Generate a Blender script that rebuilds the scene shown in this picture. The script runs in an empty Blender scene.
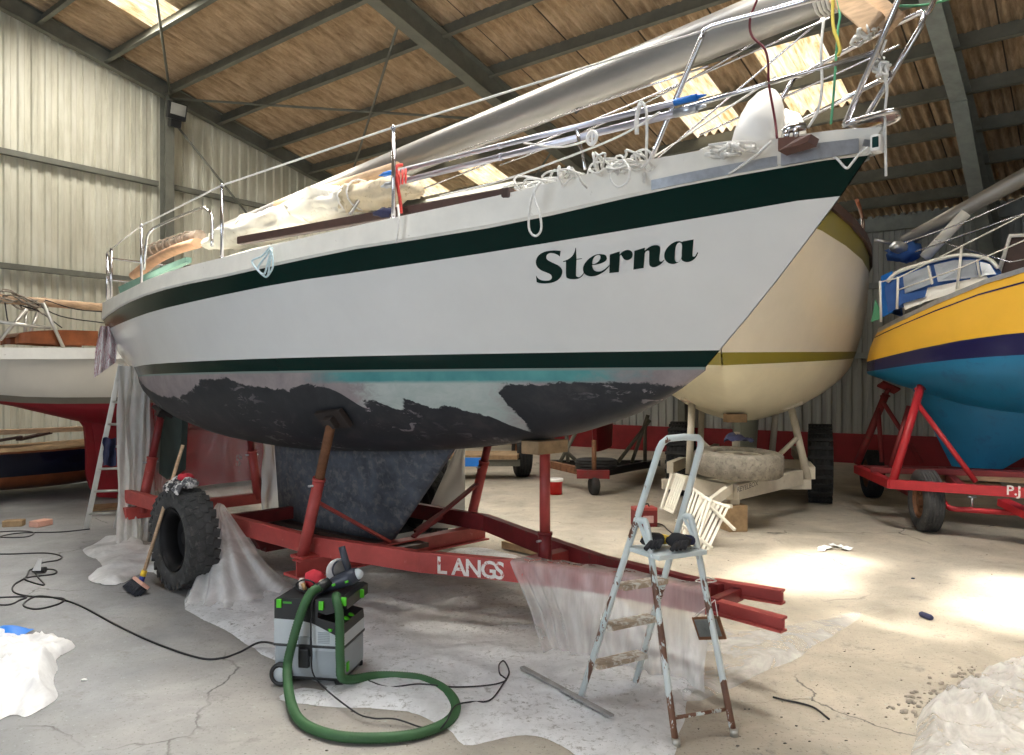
import bpy, bmesh, math, random
from mathutils import Vector, Matrix, noise
from mathutils.bvhtree import BVHTree
from mathutils.geometry import tessellate_polygon
random.seed(7)
SC = bpy.context.scene
COL = SC.collection
V = Vector
R = math.radians

# ------------------------------------------------------------------ camera
F, EYE, HZ, CX = 755.0, 1.6, 385.0, 512.0          # focal length in pixels of a 1024x755 frame, eye height, horizon row
cam_d = bpy.data.cameras.new('camera')
cam_d.sensor_width = 36.0
cam_d.lens = F / 1024 * 36
cam_d.shift_y = (HZ - 377.5) / 1024
cam_d.clip_start = 0.05
cam = bpy.data.objects.new('camera', cam_d)
COL.objects.link(cam)
cam.location = (0, 0, EYE)
cam.rotation_euler = (R(90), 0, 0)
SC.camera = cam

# ------------------------------------------------------------------ exposure, world, lights
SC.view_settings.view_transform = 'Standard'
SC.view_settings.look = 'None'
SC.view_settings.exposure = 0.36
SC.view_settings.gamma = 1.0
SC.view_settings.use_curve_mapping = False
SC.cycles.use_denoising = True
SC.cycles.max_bounces = 8
SC.cycles.transparent_max_bounces = 24
SC.cycles.caustics_reflective = False
SC.cycles.caustics_refractive = False
SC.cycles.sample_clamp_indirect = 6.0
wd = bpy.data.worlds.new('sky')
SC.world = wd
wd.use_nodes = True
wd.node_tree.nodes['Background'].inputs[0].default_value = (0.75, 0.85, 1.0, 1)
wd.node_tree.nodes['Background'].inputs[1].default_value = 1.0

# the shed's own axes: G runs along the purlins to the far gable, D runs along the gable to the far eave
AG = R(51.9)
E1 = V((-math.sin(AG), math.cos(AG), 0))
E2 = V((math.cos(AG), math.sin(AG), 0))
GABLE, FRAME2, FRAME3, EAVE_D = 13.8, 7.68, 1.58, 16.6
SLOPE = 0.233
RIDGE_D = 0.5
G_END, D_END = -9.0, -15.6


def S(g, d, h=0.0):
    p = E1 * g + E2 * d
    return V((p.x, p.y, h))


def roof_h(d):
    return 5.05 + SLOPE * (16.35 - d) if d >= RIDGE_D else 5.05 + SLOPE * (16.35 - (2 * RIDGE_D - d))


def lamp(name, kind, loc, target, energy, color, **kw):
    l = bpy.data.lights.new(name, kind)
    l.energy = energy
    l.color = color
    for k, v in kw.items():
        setattr(l, k, v)
    o = bpy.data.objects.new(name, l)
    COL.objects.link(o)
    o.location = loc
    o.rotation_euler = (V(target) - V(loc)).to_track_quat('-Z', 'Y').to_euler()
    return o


SUN_DIR = V((E2 * 3.0).to_tuple()) + V((0, 0, -7.9))
lamp('sun', 'SUN', (0, 0, 20), V((0, 0, 20)) + SUN_DIR, 60.0, (1.0, 0.93, 0.80), angle=R(4.5))
# daylight through the open door behind the photographer; the second lamp is added fill
lamp('door_daylight', 'AREA', (-6.5, -4.2, 2.9), (-1.0, 6.0, 1.3), 330, (0.82, 0.91, 1.0), shape='RECTANGLE', size=5.0, size_y=4.2)
lamp('side_fill', 'AREA', (4.5, -5.0, 2.9), (2.0, 7.0, 1.2), 110, (0.97, 0.97, 1.0), shape='RECTANGLE', size=5.0, size_y=4.2)
# daylight from the rows of roof lights; mid and near rows are added, unseen
for nm, g, d, e, sx, sy in (('rooflight_far_row', 4.4, 11.3, 30, 2.6, 1.8), ('rooflight_gable_row', 11.0, 11.6, 130, 2.6, 1.8),
                            ('rooflight_upper_row', 11.6, 5.0, 150, 1.2, 1.8), ('unseen_mid_row', 6.3, 4.4, 260, 3.4, 1.6),
                            ('rooflight_front_row', 3.6, 1.9, 70, 3.6, 1.8), ('unseen_near_row', 0.9, 5.0, 235, 2.4, 1.6)):  # front row is added to brighten the foreground floor and sheets
    p = S(g, d, roof_h(d) - 0.28)
    lo = lamp(nm, 'AREA', p, p + V((0, 0, -1)), e, (0.96, 0.98, 1.0) if 'front' in nm else (1.0, 0.95, 0.86), shape='RECTANGLE', size=sx, size_y=sy, spread=R(178) if ('gable' in nm or 'upper' in nm) else R(115))
    lo.rotation_euler = (0, 0, AG + R(90))


# ------------------------------------------------------------------ pixel helpers (measuring the photograph)
def at(px, py, z):
    return V(((px - CX) / F * z, z, EYE + (HZ - py) / F * z))


def fl(px, py, h=0.0):
    z = F * (EYE - h) / (py - HZ)
    return V(((px - CX) / F * z, z, h))


class Frame:
    """a boat's own axes: s forward, n towards the viewer's side"""
    def __init__(self, o, fwd):
        self.o = V((o[0], o[1], 0))
        self.u = V((fwd[0], fwd[1], 0)).normalized()
        n = V((-self.u.y, self.u.x, 0))
        self.n = n if n.y < 0 else -n
        self.ang = math.atan2(self.u.y, self.u.x)

    def p(self, s, n, h):
        q = self.o + self.u * s + self.n * n
        return V((q.x, q.y, h))

    def at(self, px, py, n=0.0):
        k = (px - CX) / F
        ox, oy = self.o.x + self.n.x * n, self.o.y + self.n.y * n
        s = (k * oy - ox) / (self.u.x - k * self.u.y)
        z = oy + self.u.y * s
        return self.p(s, n, EYE + (HZ - py) / F * z)


def lerp_t(tab, x):
    if x <= tab[0][0]:
        return tab[0][1]
    for (a, b), (c, d) in zip(tab, tab[1:]):
        if x <= c:
            return b + (d - b) * (x - a) / (c - a)
    return tab[-1][1]


def smooth_t(tab, x):
    """monotone-ish cubic through a table"""
    n = len(tab)
    if x <= tab[0][0]:
        return tab[0][1]
    if x >= tab[-1][0]:
        return tab[-1][1]
    for i in range(n - 1):
        x0, y0 = tab[i]
        x1, y1 = tab[i + 1]
        if x <= x1:
            h = x1 - x0
            t = (x - x0) / h
            m0 = (y1 - tab[i - 1][1]) / (x1 - tab[i - 1][0]) if i > 0 else (y1 - y0) / h
            m1 = (tab[i + 2][1] - y0) / (tab[i + 2][0] - x0) if i + 2 < n else (y1 - y0) / h
            return ((2 * t ** 3 - 3 * t ** 2 + 1) * y0 + (t ** 3 - 2 * t ** 2 + t) * h * m0
                    + (-2 * t ** 3 + 3 * t ** 2) * y1 + (t ** 3 - t ** 2) * h * m1)


def crom(pts, n=6, closed=False):
    pts = [V(p) for p in pts]
    if len(pts) < 3:
        return pts
    out = []
    m = len(pts)
    for i in range(m if closed else m - 1):
        p1, p2 = pts[i], pts[(i + 1) % m]
        p0 = pts[i - 1] if (closed or i > 0) else p1 * 2 - p2
        p3 = pts[(i + 2) % m] if (closed or i + 2 < m) else p2 * 2 - p1
        for k in range(n):
            t = k / n
            out.append(0.5 * ((2 * p1) + (p2 - p0) * t + (2 * p0 - 5 * p1 + 4 * p2 - p3) * t * t + (3 * p1 - p0 - 3 * p2 + p3) * t ** 3))
    if not closed:
        out.append(pts[-1])
    return out


# ------------------------------------------------------------------ materials
def nt(name):
    m = bpy.data.materials.new(name)
    m.use_nodes = True
    t = m.node_tree
    return m, t, t.nodes['Principled BSDF'], t.nodes, t.links


def coords(nodes, links, scale=(1, 1, 1), rot=(0, 0, 0), kind='Object'):
    tc = nodes.new('ShaderNodeTexCoord')
    mp = nodes.new('ShaderNodeMapping')
    mp.inputs['Scale'].default_value = scale
    mp.inputs['Rotation'].default_value = rot
    links.new(tc.outputs[kind], mp.inputs['Vector'])
    return mp.outputs['Vector']


def tex(nodes, links, vec, scale, detail=4, rough=0.6, dist=0.0):
    n = nodes.new('ShaderNodeTexNoise')
    n.inputs['Scale'].default_value = scale
    n.inputs['Detail'].default_value = detail
    n.inputs['Roughness'].default_value = rough
    n.inputs['Distortion'].default_value = dist
    links.new(vec, n.inputs['Vector'])
    return n.outputs['Fac']


def ramp(nodes, links, fac, stops, interp='LINEAR'):
    r = nodes.new('ShaderNodeValToRGB')
    r.color_ramp.interpolation = interp
    e = r.color_ramp.elements
    while len(e) < len(stops):
        e.new(0.5)
    for el, (p, c) in zip(e, stops):
        el.position = p
        el.color = c if len(c) == 4 else (*c, 1)
    links.new(fac, r.inputs['Fac'])
    return r.outputs['Color']


def mixc(nodes, links, fac, a, b, mode='MIX'):
    m = nodes.new('ShaderNodeMix')
    m.data_type = 'RGBA'
    m.blend_type = mode
    for sock, v in ((m.inputs[0], fac), (m.inputs[6], a), (m.inputs[7], b)):
        if isinstance(v, (int, float)):
            sock.default_value = v
        elif isinstance(v, tuple):
            sock.default_value = v if len(v) == 4 else (*v, 1)
        else:
            links.new(v, sock)
    return m.outputs[2]


def mth(nodes, links, op, a, b=None, c=None, clamp=False):
    m = nodes.new('ShaderNodeMath')
    m.operation = op
    m.use_clamp = clamp
    for i, v in enumerate((a, b, c)):
        if v is None:
            continue
        if isinstance(v, (int, float)):
            m.inputs[i].default_value = v
        else:
            links.new(v, m.inputs[i])
    return m.outputs[0]


def bump(nodes, links, bs, height, strength=0.3, dist=0.01):
    b = nodes.new('ShaderNodeBump')
    b.inputs['Strength'].default_value = strength
    b.inputs['Distance'].default_value = dist
    links.new(height, b.inputs['Height'])
    links.new(b.outputs['Normal'], bs.inputs['Normal'])


_M = {}


def mat(name, c, rough=0.5, metal=0.0, var=0.18, scale=6.0, bmp=0.0, dirt=None, dirt_at=0.62, coat=0.0, stretch=(1, 1, 1), soft=0.06):
    """plain paint / fabric / metal with noise variation and optional chips or grime of another colour"""
    if name in _M:
        return _M[name]
    m, t, bs, N, L = nt(name)
    v = coords(N, L, stretch)
    n1 = tex(N, L, v, scale, 5, 0.65)
    lo = tuple(x * (1 - var) for x in c)
    hi = tuple(min(1, x * (1 + var)) for x in c)
    col = ramp(N, L, n1, [(0.3, lo), (0.7, hi)])
    if dirt:
        n2 = tex(N, L, v, scale * 2.3, 6, 0.7, 0.4)
        f = ramp(N, L, n2, [(dirt_at - soft, (0, 0, 0)), (dirt_at + soft, (1, 1, 1))])
        col = mixc(N, L, f, col, dirt)
    L.new(col, bs.inputs['Base Color'])
    bs.inputs['Roughness'].default_value = rough
    bs.inputs['Metallic'].default_value = metal
    bs.inputs['Coat Weight'].default_value = coat
    if bmp:
        bump(N, L, bs, n1, bmp, 0.01)
    _M[name] = m
    return m


def m_poly(name, alpha, tint=(0.9, 0.92, 0.94), rough=0.25, dust=0.0, scale=3.0, wr=14.0, streak=False, trans=0.15):
    """polythene film: lets light and sight through, milky where it is dusty or folded"""
    m, t, bs, N, L = nt(name)
    v = coords(N, L)
    n1 = tex(N, L, v, scale, 6, 0.7, 0.6)
    n2 = tex(N, L, v, wr, 4, 0.6, 1.2)
    if streak:
        vs_ = coords(N, L, (1, 1, .10))
        n1 = tex(N, L, vs_, 7, 5, 0.65, 0.3)
        n2 = tex(N, L, vs_, 10, 4, 0.6, 0.6)
    col = tint
    if dust:
        d = tex(N, L, v, scale * 9, 8, 0.8, 0.3)
        f = ramp(N, L, d, [(0.53, (0, 0, 0)), (0.62, (1, 1, 1))])
        f = mixc(N, L, 1.0, f, ramp(N, L, n1, [(0.36, (0.1, 0.1, 0.1)), (0.60, (dust, dust, dust))]), 'MULTIPLY')
        col = mixc(N, L, f, tint, (0.20, 0.19, 0.17))
        L.new(col, bs.inputs['Base Color'])
    else:
        bs.inputs['Base Color'].default_value = (*tint, 1)
    bs.inputs['Roughness'].default_value = rough
    bs.inputs['IOR'].default_value = 1.5
    bump(N, L, bs, n2, 0.12 if streak else 0.35, 0.01)
    tr = N.new('ShaderNodeBsdfTransparent')
    tl = N.new('ShaderNodeBsdfTranslucent')
    tl.inputs['Color'].default_value = (*tint, 1)
    mx = N.new('ShaderNodeMixShader')
    mx.inputs[0].default_value = trans
    L.new(bs.outputs[0], mx.inputs[1])
    L.new(tl.outputs[0], mx.inputs[2])
    m2 = N.new('ShaderNodeMixShader')
    a = ramp(N, L, n1, [(0.3, (max(0, alpha - (.12 if streak else .2)),) * 3), (0.7, (min(1, alpha + (.12 if streak else .2)),) * 3)])
    L.new(a, m2.inputs[0])
    L.new(tr.outputs[0], m2.inputs[1])
    L.new(mx.outputs[0], m2.inputs[2])
    L.new(m2.outputs[0], N['Material Output'].inputs['Surface'])
    return m


def m_floor():
    m, t, bs, N, L = nt('concrete floor')
    v = coords(N, L)
    big = tex(N, L, v, 0.35, 5, 0.6, 0.5)
    mid = tex(N, L, v, 1.6, 7, 0.68, 0.4)
    fine = tex(N, L, v, 26, 6, 0.75)
    c = ramp(N, L, mid, [(0.3, (0.185, 0.19, 0.198)), (0.55, (0.265, 0.27, 0.28)), (0.75, (0.34, 0.345, 0.355))])
    # warmer light plus beige dust painted in, brighter to the right and far side
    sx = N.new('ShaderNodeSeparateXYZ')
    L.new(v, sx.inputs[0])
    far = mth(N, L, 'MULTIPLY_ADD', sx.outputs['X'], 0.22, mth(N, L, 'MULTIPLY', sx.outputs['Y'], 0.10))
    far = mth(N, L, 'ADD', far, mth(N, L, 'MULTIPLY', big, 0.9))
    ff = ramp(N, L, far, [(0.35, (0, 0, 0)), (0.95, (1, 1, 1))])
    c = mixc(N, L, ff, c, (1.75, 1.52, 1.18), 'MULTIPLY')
    c = mixc(N, L, ramp(N, L, big, [(0.45, (0.0,) * 3), (0.7, (0.3,) * 3)]), c, (0.42, 0.41, 0.385))
    spots = tex(N, L, v, 4.5, 8, 0.8, 0.2)
    c = mixc(N, L, ramp(N, L, spots, [(0.56, (0, 0, 0)), (0.66, (0.6,) * 3)]), c, (0.17, 0.16, 0.15))
    c = mixc(N, L, ramp(N, L, fine, [(0.60, (0, 0, 0)), (0.68, (0.4,) * 3)]), c, (0.50, 0.60, 0.56))
    fine2 = tex(N, L, v, 55, 4, 0.7)
    c = mixc(N, L, ramp(N, L, fine2, [(0.59, (0, 0, 0)), (0.65, (0.8,) * 3)]), c, (0.15, 0.14, 0.13))
    vo = N.new('ShaderNodeTexVoronoi')
    vo.feature = 'DISTANCE_TO_EDGE'
    vo.inputs['Scale'].default_value = 0.42
    wv = N.new('ShaderNodeVectorMath')
    wv.operation = 'MULTIPLY_ADD'
    ncol = N.new('ShaderNodeTexNoise')
    ncol.inputs['Scale'].default_value = 2.2
    ncol.inputs['Detail'].default_value = 6
    L.new(v, ncol.inputs['Vector'])
    L.new(ncol.outputs['Color'], wv.inputs[0])
    wv.inputs[1].default_value = (0.55, 0.55, 0.0)
    L.new(v, wv.inputs[2])
    L.new(wv.outputs[0], vo.inputs['Vector'])
    crack = ramp(N, L, vo.outputs['Distance'], [(0.0, (1, 1, 1)), (0.0034, (0, 0, 0))])
    crack = mixc(N, L, 1.0, crack, ramp(N, L, tex(N, L, v, 0.9, 2), [(0.53, (0, 0, 0)), (0.60, (1, 1, 1))]), 'MULTIPLY')
    c = mixc(N, L, crack, c, (0.09, 0.085, 0.08))
    L.new(c, bs.inputs['Base Color'])
    bs.inputs['Roughness'].default_value = 0.72
    bump(N, L, bs, mth(N, L, 'SUBTRACT', mth(N, L, 'ADD', mid, mth(N, L, 'MULTIPLY', fine, 0.5)), crack), 0.35, 0.012)
    return m


def m_roof():
    m, t, bs, N, L = nt('fibre cement roof')
    v = coords(N, L)                       # object axes: x along the purlins, y down the slope
    n1 = tex(N, L, v, 1.2, 6, 0.7, 0.3)
    n2 = tex(N, L, coords(N, L, (9, 1.2, 1)), 2.0, 6, 0.75, 0.2)
    n3 = tex(N, L, v, 30, 4, 0.7)
    c = ramp(N, L, n2, [(0.30, (0.26, 0.175, 0.10)), (0.5, (0.52, 0.375, 0.235)), (0.7, (0.70, 0.53, 0.355))])
    c = mixc(N, L, ramp(N, L, n1, [(0.4, (0, 0, 0)), (0.75, (0.45,) * 3)]), c, (0.20, 0.145, 0.09))
    c = mixc(N, L, ramp(N, L, n3, [(0.6, (0, 0, 0)), (0.75, (0.4,) * 3)]), c, (0.11, 0.085, 0.055))
    sx = N.new('ShaderNodeSeparateXYZ')
    L.new(v, sx.inputs[0])
    # side laps of the sheets: a thin dark joint about every metre
    fx = mth(N, L, 'FRACT', mth(N, L, 'MULTIPLY', sx.outputs['X'], 1 / 1.05))
    lap = mth(N, L, 'LESS_THAN', fx, 0.018)
    c = mixc(N, L, lap, c, (0.07, 0.055, 0.04))
    L.new(c, bs.inputs['Base Color'])
    bs.inputs['Roughness'].default_value = 0.92
    return m


def m_wall():
    m, t, bs, N, L = nt('cream sheet cladding')
    v = coords(N, L, (1, 1, 0.12))
    n1 = tex(N, L, v, 5.5, 6, 0.7, 0.3)
    n2 = tex(N, L, coords(N, L), 1.1, 5, 0.6)
    c = ramp(N, L, n1, [(0.28, (0.40, 0.385, 0.30)), (0.5, (0.60, 0.585, 0.48)), (0.72, (0.70, 0.69, 0.60))])
    c = mixc(N, L, ramp(N, L, n2, [(0.5, (0, 0, 0)), (0.8, (0.35,) * 3)]), c, (0.42, 0.39, 0.29))
    L.new(c, bs.inputs['Base Color'])
    bs.inputs['Roughness'].default_value = 0.55
    return m


def m_skylight(name='translucent roof sheet', clear=0.25):
    """translucent corrugated sheet with the day behind it; part of the sunlight passes straight through"""
    m, t, bs, N, L = nt(name)
    v = coords(N, L, (9, 1.0, 1))
    n = tex(N, L, v, 2.0, 6, 0.7, 0.3)
    col = ramp(N, L, n, [(0.34, (0.72, 0.43, 0.15)), (0.50, (1.0, 0.80, 0.50)), (0.64, (1.0, 0.95, 0.83))])
    em = N.new('ShaderNodeEmission')
    em.inputs['Strength'].default_value = 1.15
    L.new(col, em.inputs['Color'])
    tr = N.new('ShaderNodeBsdfTransparent')
    mx = N.new('ShaderNodeMixShader')
    mx.inputs[0].default_value = 1 - clear
    L.new(tr.outputs[0], mx.inputs[1])
    L.new(em.outputs[0], mx.inputs[2])
    L.new(mx.outputs[0], N['Material Output'].inputs['Surface'])
    return m


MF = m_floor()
MROOF = m_roof()
MWALLB = mat('grey white sheet cladding', (0.36, 0.375, 0.365), 0.55, 0, 0.25, 4, stretch=(1, 1, .1))
MWALL = m_wall()
MSKY = m_skylight('yellowed roof sheet', 0.0)
MSKYC = m_skylight('clear roof sheet', 0.25)
MSTEEL = mat('olive grey steel', (0.15, 0.152, 0.125), 0.6, 0, 0.2, 4)
MSTEELB = mat('blue grey steel', (0.27, 0.30, 0.285), 0.6, 0, 0.2, 4)
MWHITE = mat('white gelcoat', (0.78, 0.785, 0.775), 0.22, 0, 0.04, 1.5, coat=0.3)
MRAIL = mat('off white paint', (0.82, 0.80, 0.74), 0.45, 0, 0.06, 5, dirt=(0.45, 0.42, 0.36), dirt_at=0.72)
MGREEN = mat('dark green gelcoat', (0.0008, 0.017, 0.0135), 0.2, 0, 0.1, 3, coat=0.0)
MGREEN.node_tree.nodes['Principled BSDF'].inputs['Specular IOR Level'].default_value = 0.18
MALU = mat('bare aluminium', (0.50, 0.53, 0.58), 0.35, 0.9, 0.15, 20)
MSS = mat('stainless steel', (0.62, 0.62, 0.66), 0.18, 1.0, 0.05, 10)
MMAST = mat('anodised mast', (0.29, 0.28, 0.265), 0.34, 0.5, 0.12, 5, dirt=(0.42, 0.38, 0.32), dirt_at=0.66, stretch=(0.3, 0.3, 1))
MROPE = mat('white rope', (0.80, 0.79, 0.76), 0.8, 0, 0.12, 60)
MREDROPE = mat('red strap', (0.62, 0.05, 0.04), 0.7, 0, 0.15, 60)
MMAROON = mat('maroon cord', (0.16, 0.03, 0.04), 0.8, 0, 0.1, 60)
MGREENROPE = mat('green cord', (0.10, 0.36, 0.20), 0.8, 0, 0.1, 60)
MYELROPE = mat('yellow cord', (0.55, 0.45, 0.08), 0.8, 0, 0.1, 60)
MFENDER = mat('white vinyl', (0.86, 0.85, 0.83), 0.4, 0, 0.03, 3)
MWOOD = mat('pale timber', (0.55, 0.38, 0.24), 0.7, 0, 0.25, 8, stretch=(1, 1, 6))
MWOODD = mat('brown timber', (0.06, 0.032, 0.026), 0.55, 0, 0.25, 6)
MWOODM = mat('weathered timber', (0.33, 0.22, 0.12), 0.8, 0, 0.3, 9)
MVARN = mat('varnished mahogany', (0.22, 0.065, 0.022), 0.35, 0, 0.3, 5, coat=0.3)
MSAIL = mat('sail cloth', (0.82, 0.78, 0.68), 0.75, 0, 0.1, 5, bmp=0.3, dirt=(0.55, 0.46, 0.33), dirt_at=0.64)
MCANV = mat('stained canvas', (0.62, 0.53, 0.38), 0.85, 0, 0.2, 6, bmp=0.3, dirt=(0.30, 0.22, 0.13), dirt_at=0.64)
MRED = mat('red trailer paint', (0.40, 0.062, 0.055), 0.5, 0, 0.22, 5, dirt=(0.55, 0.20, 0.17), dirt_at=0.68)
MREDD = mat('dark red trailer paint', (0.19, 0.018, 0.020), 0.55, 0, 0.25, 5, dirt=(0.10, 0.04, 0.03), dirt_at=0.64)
MREDB = mat('bright red trailer paint', (0.46, 0.022, 0.030), 0.45, 0, 0.18, 5)
MRUST = mat('rusty steel', (0.17, 0.075, 0.035), 0.85, 0, 0.4, 12)
MTYRE = mat('dusty tyre rubber', (0.055, 0.055, 0.055), 0.85, 0, 0.35, 9, bmp=0.2, dirt=(0.13, 0.125, 0.115), dirt_at=0.62)
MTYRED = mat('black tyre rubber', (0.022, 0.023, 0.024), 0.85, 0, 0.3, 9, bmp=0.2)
MTYREG = mat('grey perished tyre', (0.25, 0.225, 0.185), 0.95, 0, 0.3, 14, bmp=0.4, dirt=(0.12, 0.11, 0.09), dirt_at=0.6)
MBLACK = mat('black plastic', (0.016, 0.017, 0.019), 0.4, 0, 0.15, 8)
MCABLE = mat('black cable', (0.012, 0.012, 0.016), 0.5, 0, 0.1, 8)
MVACG = mat('light grey plastic', (0.55, 0.60, 0.63), 0.4, 0, 0.05, 5)
MVACG2 = mat('mid grey plastic', (0.34, 0.38, 0.41), 0.45, 0, 0.05, 5)
MVACB = mat('dark blue plastic', (0.035, 0.042, 0.062), 0.4, 0, 0.1, 8)
MLIME = mat('lime green plastic', (0.10, 0.62, 0.02), 0.4, 0, 0.05, 8)
MHOSE = mat('green hose', (0.038, 0.115, 0.042), 0.6, 0, 0.12, 9)
def m_chipped():
    m, t, bs, N, L = nt('chipped pale blue paint')
    v = coords(N, L, (1, 1, 0.4))
    n = tex(N, L, v, 8, 5, 0.68, 0.4)
    sx = N.new('ShaderNodeSeparateXYZ')
    L.new(coords(N, L), sx.inputs[0])
    wear = ramp(N, L, sx.outputs['Z'], [(0.05, (0.085,) * 3), (0.5, (0.02,) * 3), (0.8, (0.0,) * 3)])
    f = ramp(N, L, mth(N, L, 'ADD', n, wear), [(0.572, (0, 0, 0)), (0.587, (1, 1, 1))])
    c = mixc(N, L, f, ramp(N, L, tex(N, L, v, 3), [(0.3, (0.60, 0.69, 0.71)), (0.7, (0.74, 0.80, 0.80))]), ramp(N, L, n, [(0.5, (0.20, 0.09, 0.05)), (0.75, (0.06, 0.032, 0.026))]))
    L.new(c, bs.inputs['Base Color'])
    bs.inputs['Roughness'].default_value = 0.45
    return m


MLAD = m_chipped()
MTREAD = mat('splashed timber tread', (0.42, 0.33, 0.24), 0.8, 0, 0.3, 9, dirt=(0.72, 0.69, 0.63), dirt_at=0.53, soft=0.05)
MALUL = mat('ladder aluminium', (0.55, 0.54, 0.50), 0.4, 0.7, 0.1, 10)
MYEL = mat('yellow gelcoat', (0.82, 0.47, 0.045), 0.28, 0, 0.05, 2, coat=0.3)
MNAVY = mat('navy gelcoat', (0.012, 0.012, 0.075), 0.25, 0, 0.08, 2, coat=0.3)
MBLUE = mat('blue antifouling', (0.004, 0.16, 0.34), 0.5, 0, 0.10, 3, dirt=(0.006, 0.12, 0.27), dirt_at=0.6)
MCREAM = mat('cream gelcoat', (0.90, 0.85, 0.74), 0.35, 0, 0.05, 1.5, coat=0.2)
MCREAM2 = mat('pale green cream antifouling', (0.84, 0.80, 0.62), 0.5, 0, 0.06, 2)
MOLIVE = mat('olive green paint', (0.27, 0.235, 0.035), 0.35, 0, 0.06, 3, coat=0.2)
MTEALG = mat('grey green keel paint', (0.30, 0.33, 0.27), 0.6, 0, 0.1, 3)
MCREAMT = mat('cream trailer paint', (0.62, 0.57, 0.47), 0.6, 0, 0.12, 6, dirt=(0.35, 0.26, 0.16), dirt_at=0.70)
MCREAM3 = mat('ivory hull paint', (0.72, 0.665, 0.57), 0.35, 0, 0.05, 2, coat=0.2)
MREDK = mat('red antifouling', (0.25, 0.006, 0.014), 0.6, 0, 0.15, 5, dirt=(0.20, 0.03, 0.03), dirt_at=0.66)
MGREYS = mat('grey brown stripe', (0.20, 0.175, 0.135), 0.5, 0, 0.1, 4)
MNAVY2 = mat('midnight blue hull paint', (0.006, 0.008, 0.022), 0.2, 0, 0.2, 3, coat=0.4)
MBLUEC = mat('blue canvas', (0.03, 0.10, 0.33), 0.8, 0, 0.2, 6)
MBLUEB = mat('bright blue plastic', (0.01, 0.17, 0.62), 0.5, 0, 0.1, 6)
MGLASS = mat('hazy vinyl window', (0.36, 0.40, 0.46), 0.2, 0, 0.15, 5)
MREDPL = mat('red plastic', (0.62, 0.012, 0.012), 0.4, 0, 0.08, 6)
MREDF = mat('red felt', (0.55, 0.03, 0.05), 0.8, 0, 0.1, 20)
MTAN = mat('tan plastic', (0.50, 0.30, 0.13), 0.5, 0, 0.1, 20)
MPLINTH = mat('red plinth paint', (0.24, 0.012, 0.018), 0.6, 0, 0.2, 3)
MPAPER = mat('paper', (0.80, 0.84, 0.84), 0.8, 0, 0.05, 8)
MYELP = mat('yellow plastic', (0.85, 0.60, 0.05), 0.4, 0, 0.05, 6)
MBRIST = mat('dark bristle', (0.030, 0.032, 0.042), 0.9, 0, 0.4, 60)
MPINK = mat('pink plastic', (0.75, 0.42, 0.32), 0.5, 0, 0.1, 6)
MSLATE = mat('slate cloth', (0.03, 0.034, 0.085), 0.9, 0, 0.3, 12)
MTOWEL = mat('striped cloth', (0.86, 0.84, 0.84), 0.9, 0, 0.1, 12, dirt=(0.42, 0.08, 0.14), dirt_at=0.54, soft=0.02, stretch=(5, 5, 0.25))
MCHAIR = mat('cream painted slats', (0.74, 0.70, 0.60), 0.6, 0, 0.08, 6)
MLENS = mat('lamp glass', (0.50, 0.50, 0.46), 0.1, 0.3, 0.1, 5)
MLETW = mat('worn white lettering', (0.80, 0.76, 0.74), 0.6, 0, 0.1, 12, dirt=(0.50, 0.12, 0.11), dirt_at=0.60, soft=0.03)
MTEXTD = mat('faded grey lettering', (0.16, 0.15, 0.14), 0.7, 0, 0.1, 12)
MPOLYF = m_poly('dusty polythene', 0.86, (0.92, 0.935, 0.96), 0.3, dust=0.95)
MPOLYW = m_poly('white polythene', 0.80, (0.94, 0.945, 0.95), 0.28)
MPOLYC = m_poly('clear polythene', 0.28, (0.92, 0.94, 0.95), 0.12)
MPOLYH = m_poly('hanging polythene', 0.34, (0.90, 0.92, 0.92), 0.16, streak=True)
MPOLYM = m_poly('milky polythene', 0.76, (0.93, 0.935, 0.91), 0.3, streak=True)




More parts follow.
